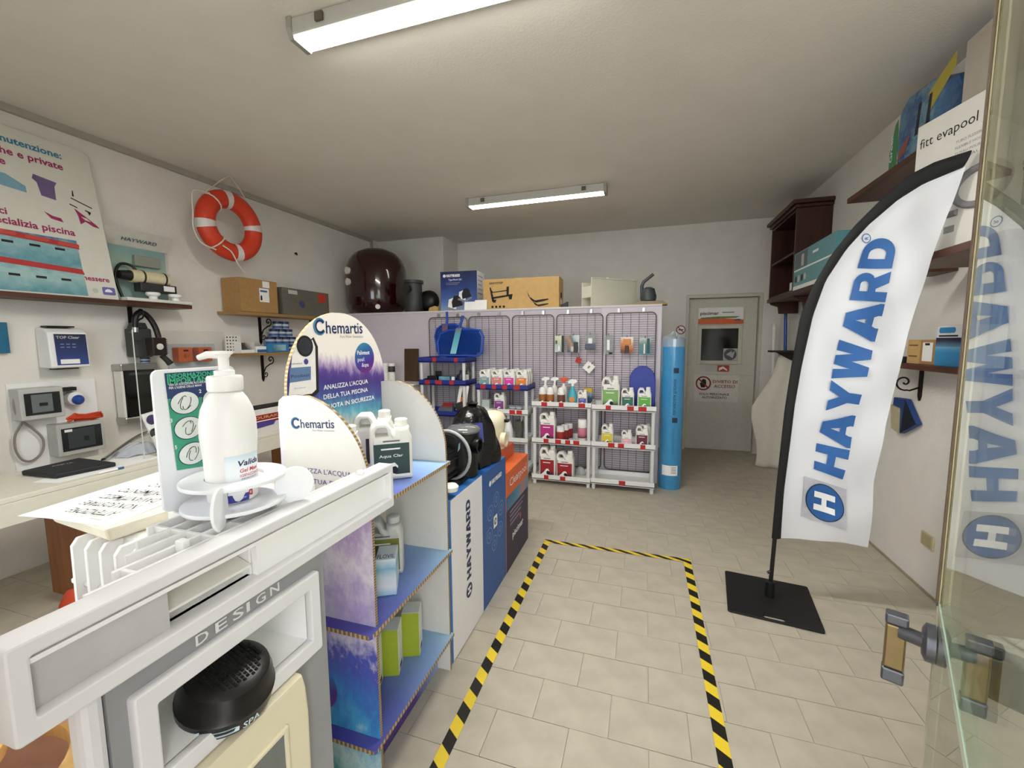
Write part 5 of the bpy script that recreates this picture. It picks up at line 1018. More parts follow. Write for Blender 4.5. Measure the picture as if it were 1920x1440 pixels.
# ------------------------------------------------------------------ shelves and products on the left wall
def bracket(parent, y, z, s=1., m=IRON):
    MB(parent).prism([(y-.014, z), (y+.014, z), (y+.014, z-.25*s), (y, z-.28*s), (y-.014, z-.25*s)], 'x', XL+.001, XL+.012).obj('bracket_bar', m, parent)
    def sp(cx, cz, r0, turns, a0): return [(cx+r0*(1-k/26.)*math.cos(a0+turns*2*math.pi*k/26), y, cz+r0*(1-k/26.)*math.sin(a0+turns*2*math.pi*k/26)) for k in range(26)]
    pts = [(XL+.012, y, z-.20*s), (XL+.05, y, z-.13*s), (XL+.12, y, z-.09*s)]+sp(XL+.12, z-.05*s, .045*s, 1.4, -math.pi/2)
    MB(parent).tube(pts, .006, 6).obj('bracket_scroll', m, parent, smooth=60)
    MB(parent).tube(sp(XL+.045, z-.20*s, .035*s, 1.3, math.pi), .005, 6).obj('bracket_scroll', m, parent, smooth=60)
t = thing('wall_shelf', 'dark brown wall shelf carrying the large poster board', 'shelf', (XL, 1.8, 1.745)); MB(t).box(XL+.001, -3.59, .9, 2.575, 1.746, 1.776).obj('board', WALN, t, bevel=.003)
for y in (1.2, 2.25): bracket(t, y, 1.7455)
t = thing('wall_shelf', 'light pine wall shelf with two cartons on it', 'shelf', (XL, 3.6, 1.73)); MB(t).box(XL+.001, -3.57, 2.955, 4.35, 1.728, 1.758).obj('board', PINE, t, bevel=.002)
for y in (3.4, 4.1): bracket(t, y, 1.7275)
t = thing('wall_shelf', 'lower light pine wall shelf with small cartons', 'shelf', (XL, 3.6, 1.35)); MB(t).box(XL+.001, -3.60, 2.955, 4.2, 1.342, 1.368).obj('board', PINE, t, bevel=.002)
for y in (3.4, 4.0): bracket(t, y, 1.3415)
# poster board leaning on the dark shelf
P0, P1, PTOP = Vector((-3.63, .95, 1.7775)), Vector((-3.63, 2.085, 1.7775)), Vector((-3.785, 0, 2.80))
t = thing('poster_board', 'large white pool maintenance poster board leaning on the left wall', 'poster', (-3.63, 1.5, 1.7775)); up = Vector((-.155, 0, 1.0225)); ul = up.length; upn = up.normalized()
WPB = 1.135; OB = Vector((-3.63, .95, 1.7775))
me = flat([[(0, 0), (WPB, 0), (WPB-.015, ul-.05), (WPB-.02, ul-.02), (WPB-.05, ul), (0, ul)]], .008); me.transform(frame(OB-Vector(t.location), (0, 1, 0), upn)); link('board', me, mat('poster_white', '#d8d5ca', .5, var=.02), t)
def po(n, polys, m, d=.0048): me = flat(polys); me.transform(frame(OB-Vector(t.location)+Vector((upn.z, 0, -upn.x))*d, (0, 1, 0), upn)); return link(n, me, m, t)
def pot(s, m, u1, v, h, width=None):
    text(s, m, t, OB+Vector((0, u1, 0))+upn*v+Vector((upn.z, 0, -upn.x))*.0055, xdir=(0, 1, 0), ydir=upn, h=h, width=width, align='R', bold=.025)
# positions read off the photo on the leaning board
def puv(px, py):
    d = _r*((px-960)/FPX)+_u*((720-py)/FPX)+_f; n = Vector((upn.z, 0, -upn.x)); tt = (OB-CAMPOS).dot(n)/d.dot(n); q = CAMPOS+d*tt-OB; return (q.y, q.dot(upn))
for s, px, py, h, m in (('manutenzione:', 115, 299, .045, TEALP), ('pubbliche e private', 118, 320, .045, MAGE), ('e piscine', 10, 309, .045, MAGE), ('prodotti chimici', 13, 402, .042, MAGE), ('specializia piscina', 141, 443, .045, MAGE), ('benessere', 205, 530, .035, MAGE)):
    u, v = puv(px, py); pot(s, m, u, v, h)
bl = [puv(*p) for p in ((0, 427), (142, 452), (165, 555), (0, 546))]; bl = [(bl[0][0]-.4, bl[0][1]-.01), bl[1], (bl[2][0], max(.006, bl[2][1])), (bl[3][0]-.4, .006)]
po('photo_field', [bl], splash('poster_photo', [(0, '#4f8f9a'), (.3, '#9fc0c0'), (.5, '#5a93a0'), (.75, '#8fb7ba'), (.92, '#1e5f9a'), (1, '#1b5596')], (0, 0, 1), 0, .43, .25, 14), .0058)
u0, u1 = bl[0][0], bl[1][0]
for v in (.36, .19):
    po('red_tabs', [[(u1-.62, v+.03), (u1, v), (u1+.01, v-.035), (u1-.62, v-.005)]], mat('tab_red', '#b3302f', .6), .0062)
for k in range(4): po('tab', [rrect(u1-.55+.15*k, .355+.005-.008*k, u1-.44+.15*k, .385-.008*k, .01)], mat('tab_red2', '#c24a3c', .6), .0066)
for i in range(5):
    for j in range(2): po('photo_mark', [R4(u1-.6+.12*i, .30-.2*j, u1-.55+.12*i, .315-.2*j)], INK, .0062)
u, v = puv(85, 352); po('product_print', [[(u-.03, v-.06), (u+.04, v-.07), (u+.045, v+.02), (u+.06, v+.05), (u-.05, v+.07), (u-.06, v+.04), (u-.04, v+.02)]], mat('violet_print2', '#6b5a86', .6))
u, v = puv(20, 337); po('product_print', [[(u-.3, v-.02), (u+.06, v-.06), (u+.06, v-.02), (u-.02, v+.03), (u-.3, v+.05)]], mat('pool_print', '#7aa3b5', .6))
u, v = puv(150, 380); po('product_print', [[(u-.05, v+.02), (u+.06, v-.02), (u+.06, v-.028), (u-.05, v+.012)], [(u-.04, v+.03), (u-.03, v+.03), (u-.03, v+.07), (u-.035, v+.07)]], INK)
u, v = puv(98, 405); po('product_print', [[(u-.04, v+.02), (u-.01, v-.02), (u+.05, v-.03), (u+.04, v-.005), (u, v)]], MAGE)
u, v = puv(158, 408); po('product_print', [[(u-.05, v+.05), (u, v+.01), (u+.06, v-.04), (u+.075, v-.06), (u+.04, v-.055), (u, v-.03), (u-.03, v-.055), (u-.035, v)], [(u-.02, v), (u+.0, v-.02), (u+.03, v-.025), (u+.01, v-.005)]], MAGE); po('product_print', [[(u-.07, v+.075), (u-.03, v+.06), (u-.03, v+.052), (u-.07, v+.067)]], INK); po('product_print', [[(u+.01, v+.055), (u+.04, v+.045), (u+.04, v+.037), (u+.03, v+.02), (u+.022, v+.04), (u+.01, v+.047)]], INK)
u, v = puv(203, 547); po('product_print', [rrect(u-.035, v-.025, u+.04, v+.03, .01)], mat('logo_violet', '#6d62a6', .6)); po('product_print', [arc(u, v-.005, .022, 0, 180, 10)], WINK, .0052)
u, v = puv(178, 545); po('product_print', [arc(u, v, .018, 0, 360, 12)], mat('logo_pale', '#b9c4b4', .6))
# salt cell demonstration stand
t = thing('salt_cell_stand', 'chlorinator display with cream tube and white unions on the dark shelf', 'display', (-3.68, 2.33, 1.7765))
MB(t).box(-3.79, -3.56, 2.10, 2.56, 1.777, 1.80).obj('base_tray', mat('stand_base', '#d6d6d0', .5), t, bevel=.004)
BK = splash('stand_back', [(0, '#8fb0ac'), (.5, '#a9bfbb'), (.8, '#9ab4a4'), (1, '#7fa0a0')], (0, 0, 1), 0, .4, .2, 8)
MB(t).box(-3.785, -3.775, 2.10, 2.52, 1.8005, 2.22).obj('back_panel', BK, t); MB(t).hexa([(-3.78, 2.08, 2.20), (-3.775, 2.08, 2.20), (-3.775, 2.54, 2.20), (-3.78, 2.54, 2.20), (-3.70, 2.08, 2.31), (-3.695, 2.08, 2.31), (-3.695, 2.54, 2.31), (-3.70, 2.54, 2.31)]).obj('header', mat('stand_header', '#cfccc2', .5), t)
text('HAYWARD', mat('header_ink', '#3a5a68', .6), t, (-3.742, 2.20, 2.235), xdir=(0, 1, 0), ydir=(.7, 0, 1), h=.03, width=.24, bold=.01)
MB(t).box(-3.77, -3.74, 2.28, 2.46, 2.06, 2.14).obj('control_box', mat('ctl_grey', '#8d9286', .5), t, bevel=.004)
MB(t).cyl((-3.68, 2.20, 1.97), (-3.68, 2.46, 1.97), .048, n=22).obj('cell_tube', mat('cell_cream', '#d6caa6', .3), t, smooth=40)
for y in (2.27, 2.42): MB(t).cyl((-3.68, y, 1.97), (-3.68, y+.012, 1.97), .051, n=22).obj('tube_ring', DARKG, t, smooth=40)
MB(t).cyl((-3.68, 2.13, 1.97), (-3.68, 2.20, 1.97), .03, .04, n=18).obj('end_cap', BLACK, t, smooth=40)
MB(t).box(-3.72, -3.64, 2.24, 2.50, 1.86, 1.925).obj('cradle', DARKG, t, bevel=.006); MB(t).box(-3.639, -3.637, 2.40, 2.48, 1.875, 1.915).obj('plate_label', PAPER, t)
MB(t).tube(curve_pts([(-3.70, 2.15, 1.81), (-3.72, 2.13, 1.95), (-3.73, 2.17, 2.05), (-3.72, 2.24, 2.05), (-3.70, 2.27, 1.99)]), .01, 8).obj('cable', BLACK, t, smooth=60)
for y in (2.30, 2.46): MB(t).lathe([(.028, 1.8005), (.026, 1.82), (.045, 1.835), (.046, 1.85), (.036, 1.855), (0, 1.855)], (-3.61, y, 0), 18).obj('union', WHITE, t, smooth=40)
# lifebuoy
t = thing('lifebuoy', 'orange lifebuoy with white bands hung on ropes from the ceiling edge', 'lifebuoy', (-3.50, 2.90, 2.483)); BO = mat('buoy_orange', '#cf3a1c', .45, var=.06)
Rm, rm = .222, .076; vs = []; NU, NV = 48, 14
mb = MB()
for i in range(NU):
    a = 2*math.pi*i/NU
    for j in range(NV):
        b = 2*math.pi*j/NV; q = Rm+rm*math.cos(b); vs.append((rm*.85*math.sin(b), q*math.cos(a)*1.02, q*math.sin(a)))
mb.add(vs, [(i*NV+j, ((i+1) % NU)*NV+j, ((i+1) % NU)*NV+(j+1) % NV, i*NV+(j+1) % NV) for i in range(NU) for j in range(NV)]).obj('ring', BO, t, smooth=60)
for a0_ in (0, 90, 180, 270):
    vs = []; mb = MB(); n1 = 4
    for i in range(n1+1):
        a = math.radians(a0_+8-7+14*i/n1)
        for j in range(NV):
            b = 2*math.pi*j/NV; q = Rm+(rm+.0025)*math.cos(b); vs.append(((rm+.0025)*.86*math.sin(b), q*math.cos(a)*1.02, q*math.sin(a)))
    mb.add(vs, [(i*NV+j, (i+1)*NV+j, (i+1)*NV+(j+1) % NV, i*NV+(j+1) % NV) for i in range(n1) for j in range(NV)]).obj('band', mat('buoy_band', '#d9d2cc', .4), t, smooth=60)
ROPE = mat('rope', '#d9d3c2', .9)
MB().tube([(.0, -.20, .23), (-.02, -.05, .37), (-.046, .06, .455)], .005, 6).tube([(-.046, .06, .455), (-.02, .13, .36), (.0, .19, .25)], .005, 6).obj('hanging_rope', ROPE, t)
MB().tube(curve_pts([(.05, -.21, .21), (.03, -.33, .19), (.03, -.345, .02), (.03, -.35, -.10), (.03, -.30, -.20), (.05, -.19, -.24)]), .006, 6).obj('grab_rope', ROPE, t, smooth=60)
MB().tube(curve_pts([(.08, -.15, -.20), (.085, -.08, -.24), (.07, -.01, -.33), (.05, .06, -.39), (.04, .12, -.41)]), .006, 6).obj('grab_rope', ROPE, t, smooth=60)
for a in (135, 228):
    c = Vector((0, Rm*math.cos(math.radians(a))*1.02, Rm*math.sin(math.radians(a)))); tt_ = Vector((0, math.cos(math.radians(a)), math.sin(math.radians(a))))
    MB().tube([c+(tt_*math.cos(k*.5)+Vector((1, 0, 0))*math.sin(k*.5))*(rm+.005) for k in range(13)], .006, 6).obj('rope_lashing', ROPE, t)
# cartons and small goods on the pine shelves
t = carton('carton', 'plain brown cardboard carton with white label on the pine shelf', XL+.02, -3.56, 3.0, 3.41, 1.7585, 2.07, CARDB)
plate('label', [rrect(0, 0, .11, .13, .003)], PAPER, t, (-3.5592, 3.20, 1.86), '+x'); plate('label', [rrect(0, 0, .08, .06, .003)], PAPER, t, (-3.5592, 3.24, 2.0), '+x'); plate('print', [[(0, 0), (.02, 0), (.02, .04), (.01, .05), (0, .04)]], INK, t, (-3.5588, 3.21, 1.875), '+x'); plate('print_line', [R4(0, 0, .08, .018)], mat('lbl_blue', '#3a5f8f', .6), t, (-3.5588, 3.21, 1.955), '+x')
t = carton('carton', 'long grey film-wrapped carton with red sticker on the pine shelf', XL+.02, -3.57, 3.48, 4.15, 1.7585, 2.035, mat('grey_wrap', '#6b675b', .25, var=.1, bump=.2, bscale=15))
plate('label', [rrect(0, 0, .12, .10, .002)], mat('sticker_red', '#c03a2a', .6), t, (-3.5692, 3.98, 1.92), '+x'); plate('label', [arc(0, 0, .04, 0, 360, 16)], mat('wrap_navy', '#3f4a6e', .5), t, (-3.5692, 3.74, 1.88), '+x'); plate('label', [rrect(0, 0, .12, .04, .002)], LGREY, t, (-3.5692, 3.56, 1.975), '+x')
JC = mat('jar_cap_navy', '#14204e', .4); JB = mat('jar_body_pale', '#b9c3cb', .35)
yy0 = 3.30
n_ = 0
for lvl, (cnt, off) in enumerate(((5, 0), (4, .02), (3, .07), (2, .12))):
    for i in range(cnt):
        y = 3.40+off+.092*i; jx = -3.70
        t = thing('test_jar', 'navy-capped jar of the pyramid on the pine shelf, %s tier, %s from left' % (('lowest', 'second', 'third', 'topmost')[lvl], ('first', 'second', 'third', 'fourth', 'fifth')[i]), 'jar', (jx, y, 1.3685+.0805*lvl), group='navy capped jars')
        MB().lathe([(.04, 0), (.043, .004), (.043, .052), (0, .052)], n=16).obj('body', JB, t, smooth=40); MB().lathe([(.044, .052), (.044, .078), (0, .08)], n=16).obj('cap', JC, t, smooth=40); MB().lathe([(.0435, .008), (.0435, .03)], n=16).obj('label', mat('jar_label_blue', '#34508c', .5), t, smooth=40)
t = thing('perforated_card', 'white perforated card standing at the left end of the lower pine shelf', 'card', (-3.72, 2.98, 1.3685)); MB().box(-.004, .004, -.04, .12, 0, .17).obj('card', OFFW, t)
for i in range(4):
    for j in range(5): MB().cyl((.0038, -.02+.03*i, .03+.03*j), (.0052, -.02+.03*i, .03+.03*j), .007, n=8).obj('hole', INK, t)
t = carton('carton', 'small carton with black and white photo on the lower pine shelf', -3.72, -3.62, 3.02, 3.16, 1.3685, 1.47, PAPER, group='small cartons on the lower pine shelf'); MB(t).box(-3.6199, -3.6185, 3.021, 3.159, 1.40, 1.468).obj('front_print', splash('bw_photo', [(0, '#141210'), (.5, '#4a4340'), (1, '#cfc9c2')], (0, 1, .6), -.07, .07, .6, 25), t)
t = carton('carton', 'small white carton with blue band on the lower pine shelf', -3.70, -3.615, 3.17, 3.29, 1.3685, 1.43, PAPER, group='small cartons on the lower pine shelf'); MB(t).box(-3.6149, -3.6135, 3.185, 3.289, 1.372, 1.40).obj('front_print', mat('band_blue', '#2f62a0', .5), t)
t = carton('carton', 'bright blue carton with photo at the front of the lower pine shelf', -3.655, -3.605, 3.30, 3.56, 1.3685, 1.46, mat('carton_cyan', '#2f7fb5', .5), group='small cartons on the lower pine shelf'); MB(t).box(-3.6049, -3.6035, 3.36, 3.52, 1.385, 1.445).obj('front_print', splash('boot_photo', [(0, '#1b2330'), (.5, '#6a93a6'), (1, '#9fc6cf')], (0, 1, .8), -.08, .08, .6, 20), t)
# wall-mounted devices
t = thing('wall_leaflet', 'blue plastic leaflet holder on the left wall at the photo edge', 'leaflet holder', (XL, 1.45, 1.41)); MB(t).box(XL+.001, XL+.03, 1.36, 1.572, 1.41, 1.60).obj('holder', mat('leaflet_blue', '#1f6a8c', .4, var=.15), t, bevel=.003); plate('print', [rrect(0, 0, .12, .05, .01)], mat('leaflet_pale', '#4f9ab5', .5), t, (XL+.0306, 1.41, 1.47), '+x')
t = thing('chlorinator', 'white and blue TOP Clear chlorinator on the left wall', 'control box', (XL, 1.81, 1.30))
MB(t).prism([(XL+.001, 1.31), (XL+.001, 1.575), (XL+.09, 1.565), (XL+.125, 1.54), (XL+.135, 1.31), (XL+.12, 1.305)], 'y', 1.705, 1.91).obj('case', WHITE, t, bevel=.008)
MB(t).box(XL+.01, XL+.08, 1.73, 1.87, 1.575, 1.585).obj('top_grip', BLACK, t); MB(t).box(XL+.01, XL+.08, 1.75, 1.87, 1.295, 1.305).obj('bottom_grip', BLACK, t)
me = flat([[(.0, 0), (.165, 0), (.165, .205), (0, .205)]]); me.transform(frame(Vector((XL+.1362, 1.735, 1.325))-Vector(t.location), (0, 1, 0), (-.04, 0, 1))); link('front_panel', me, splash('top_panel', [(0, '#35539c'), (.4, '#2a3a72'), (1, '#1e2436')], (0, 0, 1), 0, .25, .08, 20), t)
text('TOP Clear', LGREY, t, (XL+.1285+.001, 1.745, 1.50), xdir=(0, 1, 0), ydir=(-.04, 0, 1), h=.018, width=.12, bold=.02)
for k in range(6): plate('panel_print', [rrect(0, 0, .02, .006, .002)], mat('panel_pale', '#7f8fb8', .5), t, (XL+.134, 1.76+.03*(k % 3), 1.46-.02*(k//3)), xdir=(0, 1, 0), ydir=(-.04, 0, 1))
plate('panel_label', [rrect(0, 0, .10, .03, .002)], PAPER, t, (XL+.1370, 1.752, 1.333), xdir=(0, 1, 0), ydir=(-.04, 0, 1))
t = thing('dosing_unit', 'black and dark red dosing unit with a bent black hose on the left wall', 'dosing unit', (XL, 2.29, 1.27))
MB(t).box(XL+.001, XL+.12, 2.20, 2.32, 1.36, 1.58).obj('back_case', mat('unit_charcoal', '#35383a', .4), t, bevel=.012); MB(t).prism([(2.215, 1.58), (2.235, 1.625), (2.295, 1.625), (2.31, 1.58)], 'x', XL+.005, XL+.10).obj('case_top', mat('unit_charcoal', '#35383a', .4), t, bevel=.006)
MB(t).box(XL+.121, XL+.19, 2.16, 2.215, 1.49, 1.55).obj('side_block', DARKG, t, bevel=.004); MB(t).box(XL+.121, XL+.20, 2.265, 2.37, 1.37, 1.51).obj('pump_head', mat('dark_maroon', '#1f0a0c', .3), t, bevel=.01); MB(t).lathe([(.024, 0), (.024, .006), (0, .007)], (XL+.2005, 2.315, 1.44), 20, axis='x').obj('dial', OFFW, t)
for k in range(8): MB(t).box(XL+.13, XL+.19, 2.371, 2.38, 1.385+.015*k, 1.391+.015*k).obj('fin', DARKG, t)
MB(t).tube([(XL+.15, 2.355, 1.37), (XL+.16, 2.385, 1.33), (XL+.165, 2.405, 1.30)], [.02, .02, .024], 10).obj('outlet', BLACK, t, smooth=50)
MB(t).tube(curve_pts([(XL+.155, 2.188, 1.585), (XL+.155, 2.195, 1.66), (XL+.14, 2.235, 1.70), (XL+.13, 2.29, 1.68), (XL+.14, 2.33, 1.60), (XL+.15, 2.345, 1.51)]), .02, 10).obj('hose', BLACK, t, smooth=60); MB(t).cyl((XL+.155, 2.187, 1.55), (XL+.155, 2.188, 1.59), .018, n=14).obj('hose_ferrule', CHROME, t, smooth=40)
t = thing('test_jar', 'small white jar with navy cap standing on the steel-framed panel', 'jar', (XL+.06, 2.29, 1.313)); MB().lathe([(.03, 0), (.03, .03), (0, .03)], n=16).obj('body', JB, t, smooth=40); MB().lathe([(.031, .03), (.031, .044), (0, .045)], n=16).obj('cap', JC, t, smooth=40); MB().lathe([(.0305, .006), (.0305, .02)], n=16).obj('label', mat('jar_label_blue', '#34508c', .5), t, smooth=40)
t = thing('electrolysis_panel', 'dark glass panel with brushed steel end bars on the left wall', 'control panel', (XL, 2.2, .86))
MB(t).box(XL+.001, XL+.10, 2.115, 2.33, .885, 1.27).obj('glass_body', mat('black_glass', '#0a0b0a', .1), t, bevel=.01)
for z in (.858, 1.262): MB(t).box(XL+.001, XL+.11, 2.095, 2.345, z, z+.05).obj('end_bar', STEEL, t, bevel=.008)
MB(t).box(XL+.02, XL+.098, 2.099, 2.114, .909, 1.261).obj('side_strip', OFFW, t); MB(t).box(XL+.1005, XL+.1015, 2.15, 2.31, 1.225, 1.245).obj('panel_print', mat('panel_grey', '#3a3d3b', .4), t)
# electrical demonstration board
t = thing('electrical_board', 'white backboard with two grey breaker boxes and a blue socket on the left wall', 'electrical board', (XL, 1.75, .62))
MB(t).box(XL+.001, XL+.012, 1.54, 1.985, .63, 1.215).obj('backboard', WHITE, t)
EB = mat('breaker_grey', '#bdbdb8', .5)
def ebox(y0, y1, z0, z1, inner):
    MB(t).box(XL+.0125, XL+.12, y0, y1, z0, z1).obj('breaker_box', EB, t, bevel=.006); MB(t).box(XL+.1202, XL+.125, y0+.02, y1-.02, z0+.03, z1-.03).obj('door_window', mat('smoked_window', '#23282a', .15), t, bevel=.002)
    MB(t).box(XL+.1252, XL+.1262, y0+.05, y1-.06, z0+.045, z1-.04).obj('breaker_row', inner, t)
ebox(1.545, 1.755, .985, 1.185, mat('breaker_face', '#6b7072', .5)); ebox(1.70, 1.955, .715, .93, mat('breaker_dark', '#3a4144', .4))
MB(t).box(XL+.1255, XL+.1275, 1.735, 1.775, .875, .892).obj('label', PAPER, t); MB(t).box(XL+.127, XL+.128, 1.63, 1.67, 1.07, 1.09).obj('breaker_switch', INK, t); MB(t).box(XL+.127, XL+.128, 1.835, 1.86, .80, .83).obj('breaker_switch', INK, t)
MB(t).lathe([(.045, 0), (.05, .02), (.045, .05), (0, .055)], (XL+.0125, 1.845, 1.09), 20, axis='x').obj('socket_base', WHITE, t, smooth=40); MB(t).lathe([(.032, 0), (.034, .012), (.02, .03), (0, .034)], (XL+.0675, 1.85, 1.08), 18, axis='x').obj('socket_cover', mat('socket_blue', '#20479a', .4), t, smooth=40); MB(t).box(XL+.02, XL+.07, 1.765, 1.85, 1.145, 1.17).obj('bracket', INK, t)
MB(t).tube(curve_pts([(XL+.03, 1.60, 1.16), (XL+.05, 1.565, 1.16), (XL+.06, 1.545, 1.10), (XL+.06, 1.55, 1.03), (XL+.05, 1.585, .965), (XL+.04, 1.63, .91), (XL+.04, 1.665, .84), (XL+.04, 1.655, .76), (XL+.04, 1.605, .715), (XL+.04, 1.56, .73), (XL+.04, 1.535, .80), (XL+.04, 1.54, .89), (XL+.045, 1.575, .965), (XL+.04, 1.60, 1.0)]), .007, 6).obj('cable', mat('cable_grey', '#8f8681', .6), t, smooth=60)
oc = MB(t)
for k in range(10):
    rr_ = random.uniform; oc.tube([(XL+.13+rr_(0, .02), 1.745+rr_(0, .02), .945+rr_(0, .03)), (XL+.135, 1.80+rr_(-.01, .01), .955+rr_(0, .045)), (XL+.135, 1.86, .95+rr_(0, .03)), (XL+.13, 1.92+rr_(-.01, .02), .945+rr_(0, .04)), (XL+.12, 1.955-rr_(0, .01), .945+rr_(0, .03)), (XL+.11, 1.90, .935+rr_(0, .02)), (XL+.11, 1.80, .94+rr_(0, .02))], .0065, 5)
oc.obj('cable_coil', mat('cable_orange', '#d2492a', .5), t, smooth=60)
# two orange controllers
t = thing('controller_board', 'pale backboard carrying two orange controllers on the left wall', 'control panel', (XL, 2.72, 1.25)); MB(t).box(XL+.001, XL+.01, 2.49, 2.90, 1.15, 1.46).obj('backboard', mat('board_pale', '#bfc6c8', .5), t)
OB_ = mat('ctl_orange', '#c4602f', .5)
for y in (2.525, 2.695): MB(t).box(XL+.0105, XL+.09, y, y+.12, 1.305, 1.43).obj('controller', OB_, t, bevel=.008); MB(t).lathe([(.02, 0), (.018, .012), (0, .013)], (XL+.0905, y+.06, 1.36), 14, axis='x').obj('knob', mat('ctl_dark', '#a84e26', .5), t); MB(t).box(XL+.0905, XL+.092, y+.04, y+.08, 1.395, 1.41).obj('display', INK, t)
# ------------------------------------------------------------------ right wall: cabinet, shelves and goods
t = thing('wall_cabinet', 'open mahogany wall cabinet with crown moulding high on the right wall', 'cabinet', (1.43, 5.0, 1.92)); CX0, CX1, CY0, CY1, CZ0, CZ1 = 1.295, XR-.001, 4.60, 5.40, 1.905, 2.66
MB(t).box(CX0, CX1, CY0, CY0+.022, CZ0, CZ1).obj('side_panel', MAHO, t, bevel=.002); MB(t).box(CX0, CX1, CY1-.022, CY1, CZ0, CZ1).obj('side_panel', MAHO, t, bevel=.002)
MB(t).box(CX1-.012, CX1, CY0+.0225, CY1-.0225, CZ0, CZ1).obj('back_panel', MAHO, t)
for z in (CZ0, 2.26, CZ1-.022): MB(t).box(CX0+.005, CX1-.0125, CY0+.0225, CY1-.0225, z, z+.02).obj('shelf', MAHO, t)
MB(t).box(CX0-.02, CX1, CY0-.02, CY1+.02, CZ1+.0005, CZ1+.03).obj('crown', MAHO, t, bevel=.006); MB(t).box(CX0-.045, CX1, CY0-.045, CY1+.045, CZ1+.0305, CZ1+.07).obj('crown', MAHO, t, bevel=.012)
MB(t).box(CX0-.015, CX1, 3.60, CY1, CZ0-.04, CZ0-.0005).obj('base_board', MAHO, t, bevel=.004)
for y in (CY0-.005, CY1-.035): MB(t).prism([(CX1, CZ0-.0405), (CX0+.01, CZ0-.0405), (CX0+.02, CZ0-.06), (CX0+.09, CZ0-.085), (CX0+.10, CZ0-.16), (CX1, CZ0-.16)], 'y', y, y+.03).obj('corbel', MAHO, t, bevel=.003)
t = thing('small_card', 'small white bent card inside the mahogany cabinet', 'card', (1.37, 4.9, CZ0+.0205)); MB().box(-.002, .002, -.05, .05, 0, .10).obj('upright', PAPER, t); MB().box(-.05, -.002, -.05, .05, 0, .004).obj('foot', PAPER, t)
t = carton('product_box', 'teal printed box standing on the ledge beside the mahogany cabinet', 1.285, 1.46, 3.66, 4.55, CZ0, 2.235, mat('teal_card', '#5f9aa2', .4, var=.04)); t['label'] = 'teal printed box standing on the ledge beside the mahogany cabinet'
def tb(n, y0, y1, z0, z1, m, d=.0): return MB(t).box(1.284-d, 1.2848-d, y0, y1, z0, z1).obj(n, m, t)
tb('photo_print', 4.22, 4.53, 2.09, 2.225, mat('photo_grey', '#5f6c70', .5)); tb('white_stripe', 3.66, 4.54, 2.07, 2.083, PAPER); tb('white_stripe', 3.66, 4.549, CZ0+.003, CZ0+.035, PAPER); tb('photo_mark', 4.30, 4.36, 2.10, 2.20, LGREY, .0006)
for k in range(4): MB(t).lathe([(.03, 0), (.03, .001)], (1.2838, 4.48-.075*k, 2.0), 12, axis='x').obj('icon_print', (mat('icon_dark', '#2f3c40', .5), LGREY)[k % 2], t)
plate('print_line', [R4(0, 0, .12, .02)], WINK, t, (1.2835, 4.1, 2.16), '-x')
t = thing('wall_shelf', 'dark brown shelf high on the right wall under the green bag', 'shelf', (1.46, 3.0, 2.41)); MB(t).box(1.345, XR-.001, 2.0, 3.69, 2.42, 2.455).obj('board', WALN, t, bevel=.003)
t = thing('wall_shelf', 'dark brown shelf under the evapool box on the right wall', 'shelf', (1.46, 2.4, 1.83)); MB(t).box(1.24, XR-.001, 2.05, 2.78, 1.82, 1.855).obj('board', WALN, t, bevel=.003); MB(t).box(1.46, XR-.001, 2.9, 3.12, 1.82, 1.85).obj('support_block', WALN, t)
t = thing('wall_shelf', 'small dark brown shelf at mid height on the right wall', 'shelf', (1.48, 2.9, 1.29)); MB(t).box(1.40, XR-.001, 2.3, 3.3, 1.292, 1.322).obj('board', WALN, t, bevel=.003)
y = 3.12; MB(t).prism([(y-.012, 1.2915), (y+.012, 1.2915), (y+.012, 1.12), (y, 1.09), (y-.012, 1.12)], 'x', XR-.012, XR-.001).obj('bracket_bar', IRON, t)
MB(t).tube([(XR-.012, y, 1.17), (XR-.06, y, 1.15)]+[(XR-.085+.05*(1-k/24)*math.cos(-1.2-2.6*math.pi*k/24), y, 1.20+.05*(1-k/24)*math.sin(-1.2-2.6*math.pi*k/24)) for k in range(24)], .005, 6).obj('bracket_scroll', IRON, t, smooth=60)
t = carton('carton', 'small brown carton with white label on the mid-height right shelf', 1.44, 1.56, 2.76, 3.0, 1.3225, 1.455, CARDB)
MB(t).box(1.438, 1.4398, 2.885, 2.999, 1.3235, 1.454).obj('light_side', CARDT, t); plate('label', [rrect(0, 0, .085, .10, .003)], PAPER, t, (1.4392, 2.865, 1.34), '-x'); plate('print_line', [R4(0, 0, .04, .012)], INK, t, (1.4388, 2.845, 1.425), '-x')
for z in (1.42, 1.36): plate('print_line', [R4(0, 0, .08, .008)], mat('brown_print', '#7a5a30', .7), t, (1.4376, 2.985, z), '-x')
t = carton('carton', 'blue and white carton on the mid-height right shelf next to the brown one', 1.43, 1.56, 2.50, 2.74, 1.3225, 1.525, mat('carton_w2', '#dfe0e2', .5))
MB(t).box(1.4285, 1.4298, 2.501, 2.739, 1.324, 1.42).obj('front_print', splash('sea_print', [(0, '#2f86bd'), (.7, '#3a8fc4'), (1, '#6fb2d6')], (0, 0, 1), 0, .1, .1, 20), t); MB(t).box(1.4285, 1.4298, 2.501, 2.739, 1.4205, 1.465).obj('front_print', splash('night_print', [(0, '#5f86a6'), (.6, '#2a2744'), (1, '#241f3a')], (0, 0, 1), .1, .145, .2, 20), t)
plate('logo_print', [rrect(0, 0, .12, .028, .012)], mat('logo_blue', '#2f7fb5', .5), t, (1.4284, 2.72, 1.488), '-x'); plate('print_line', [R4(0, 0, .14, .008)], INK, t, (1.4284, 2.72, 1.47), '-x')
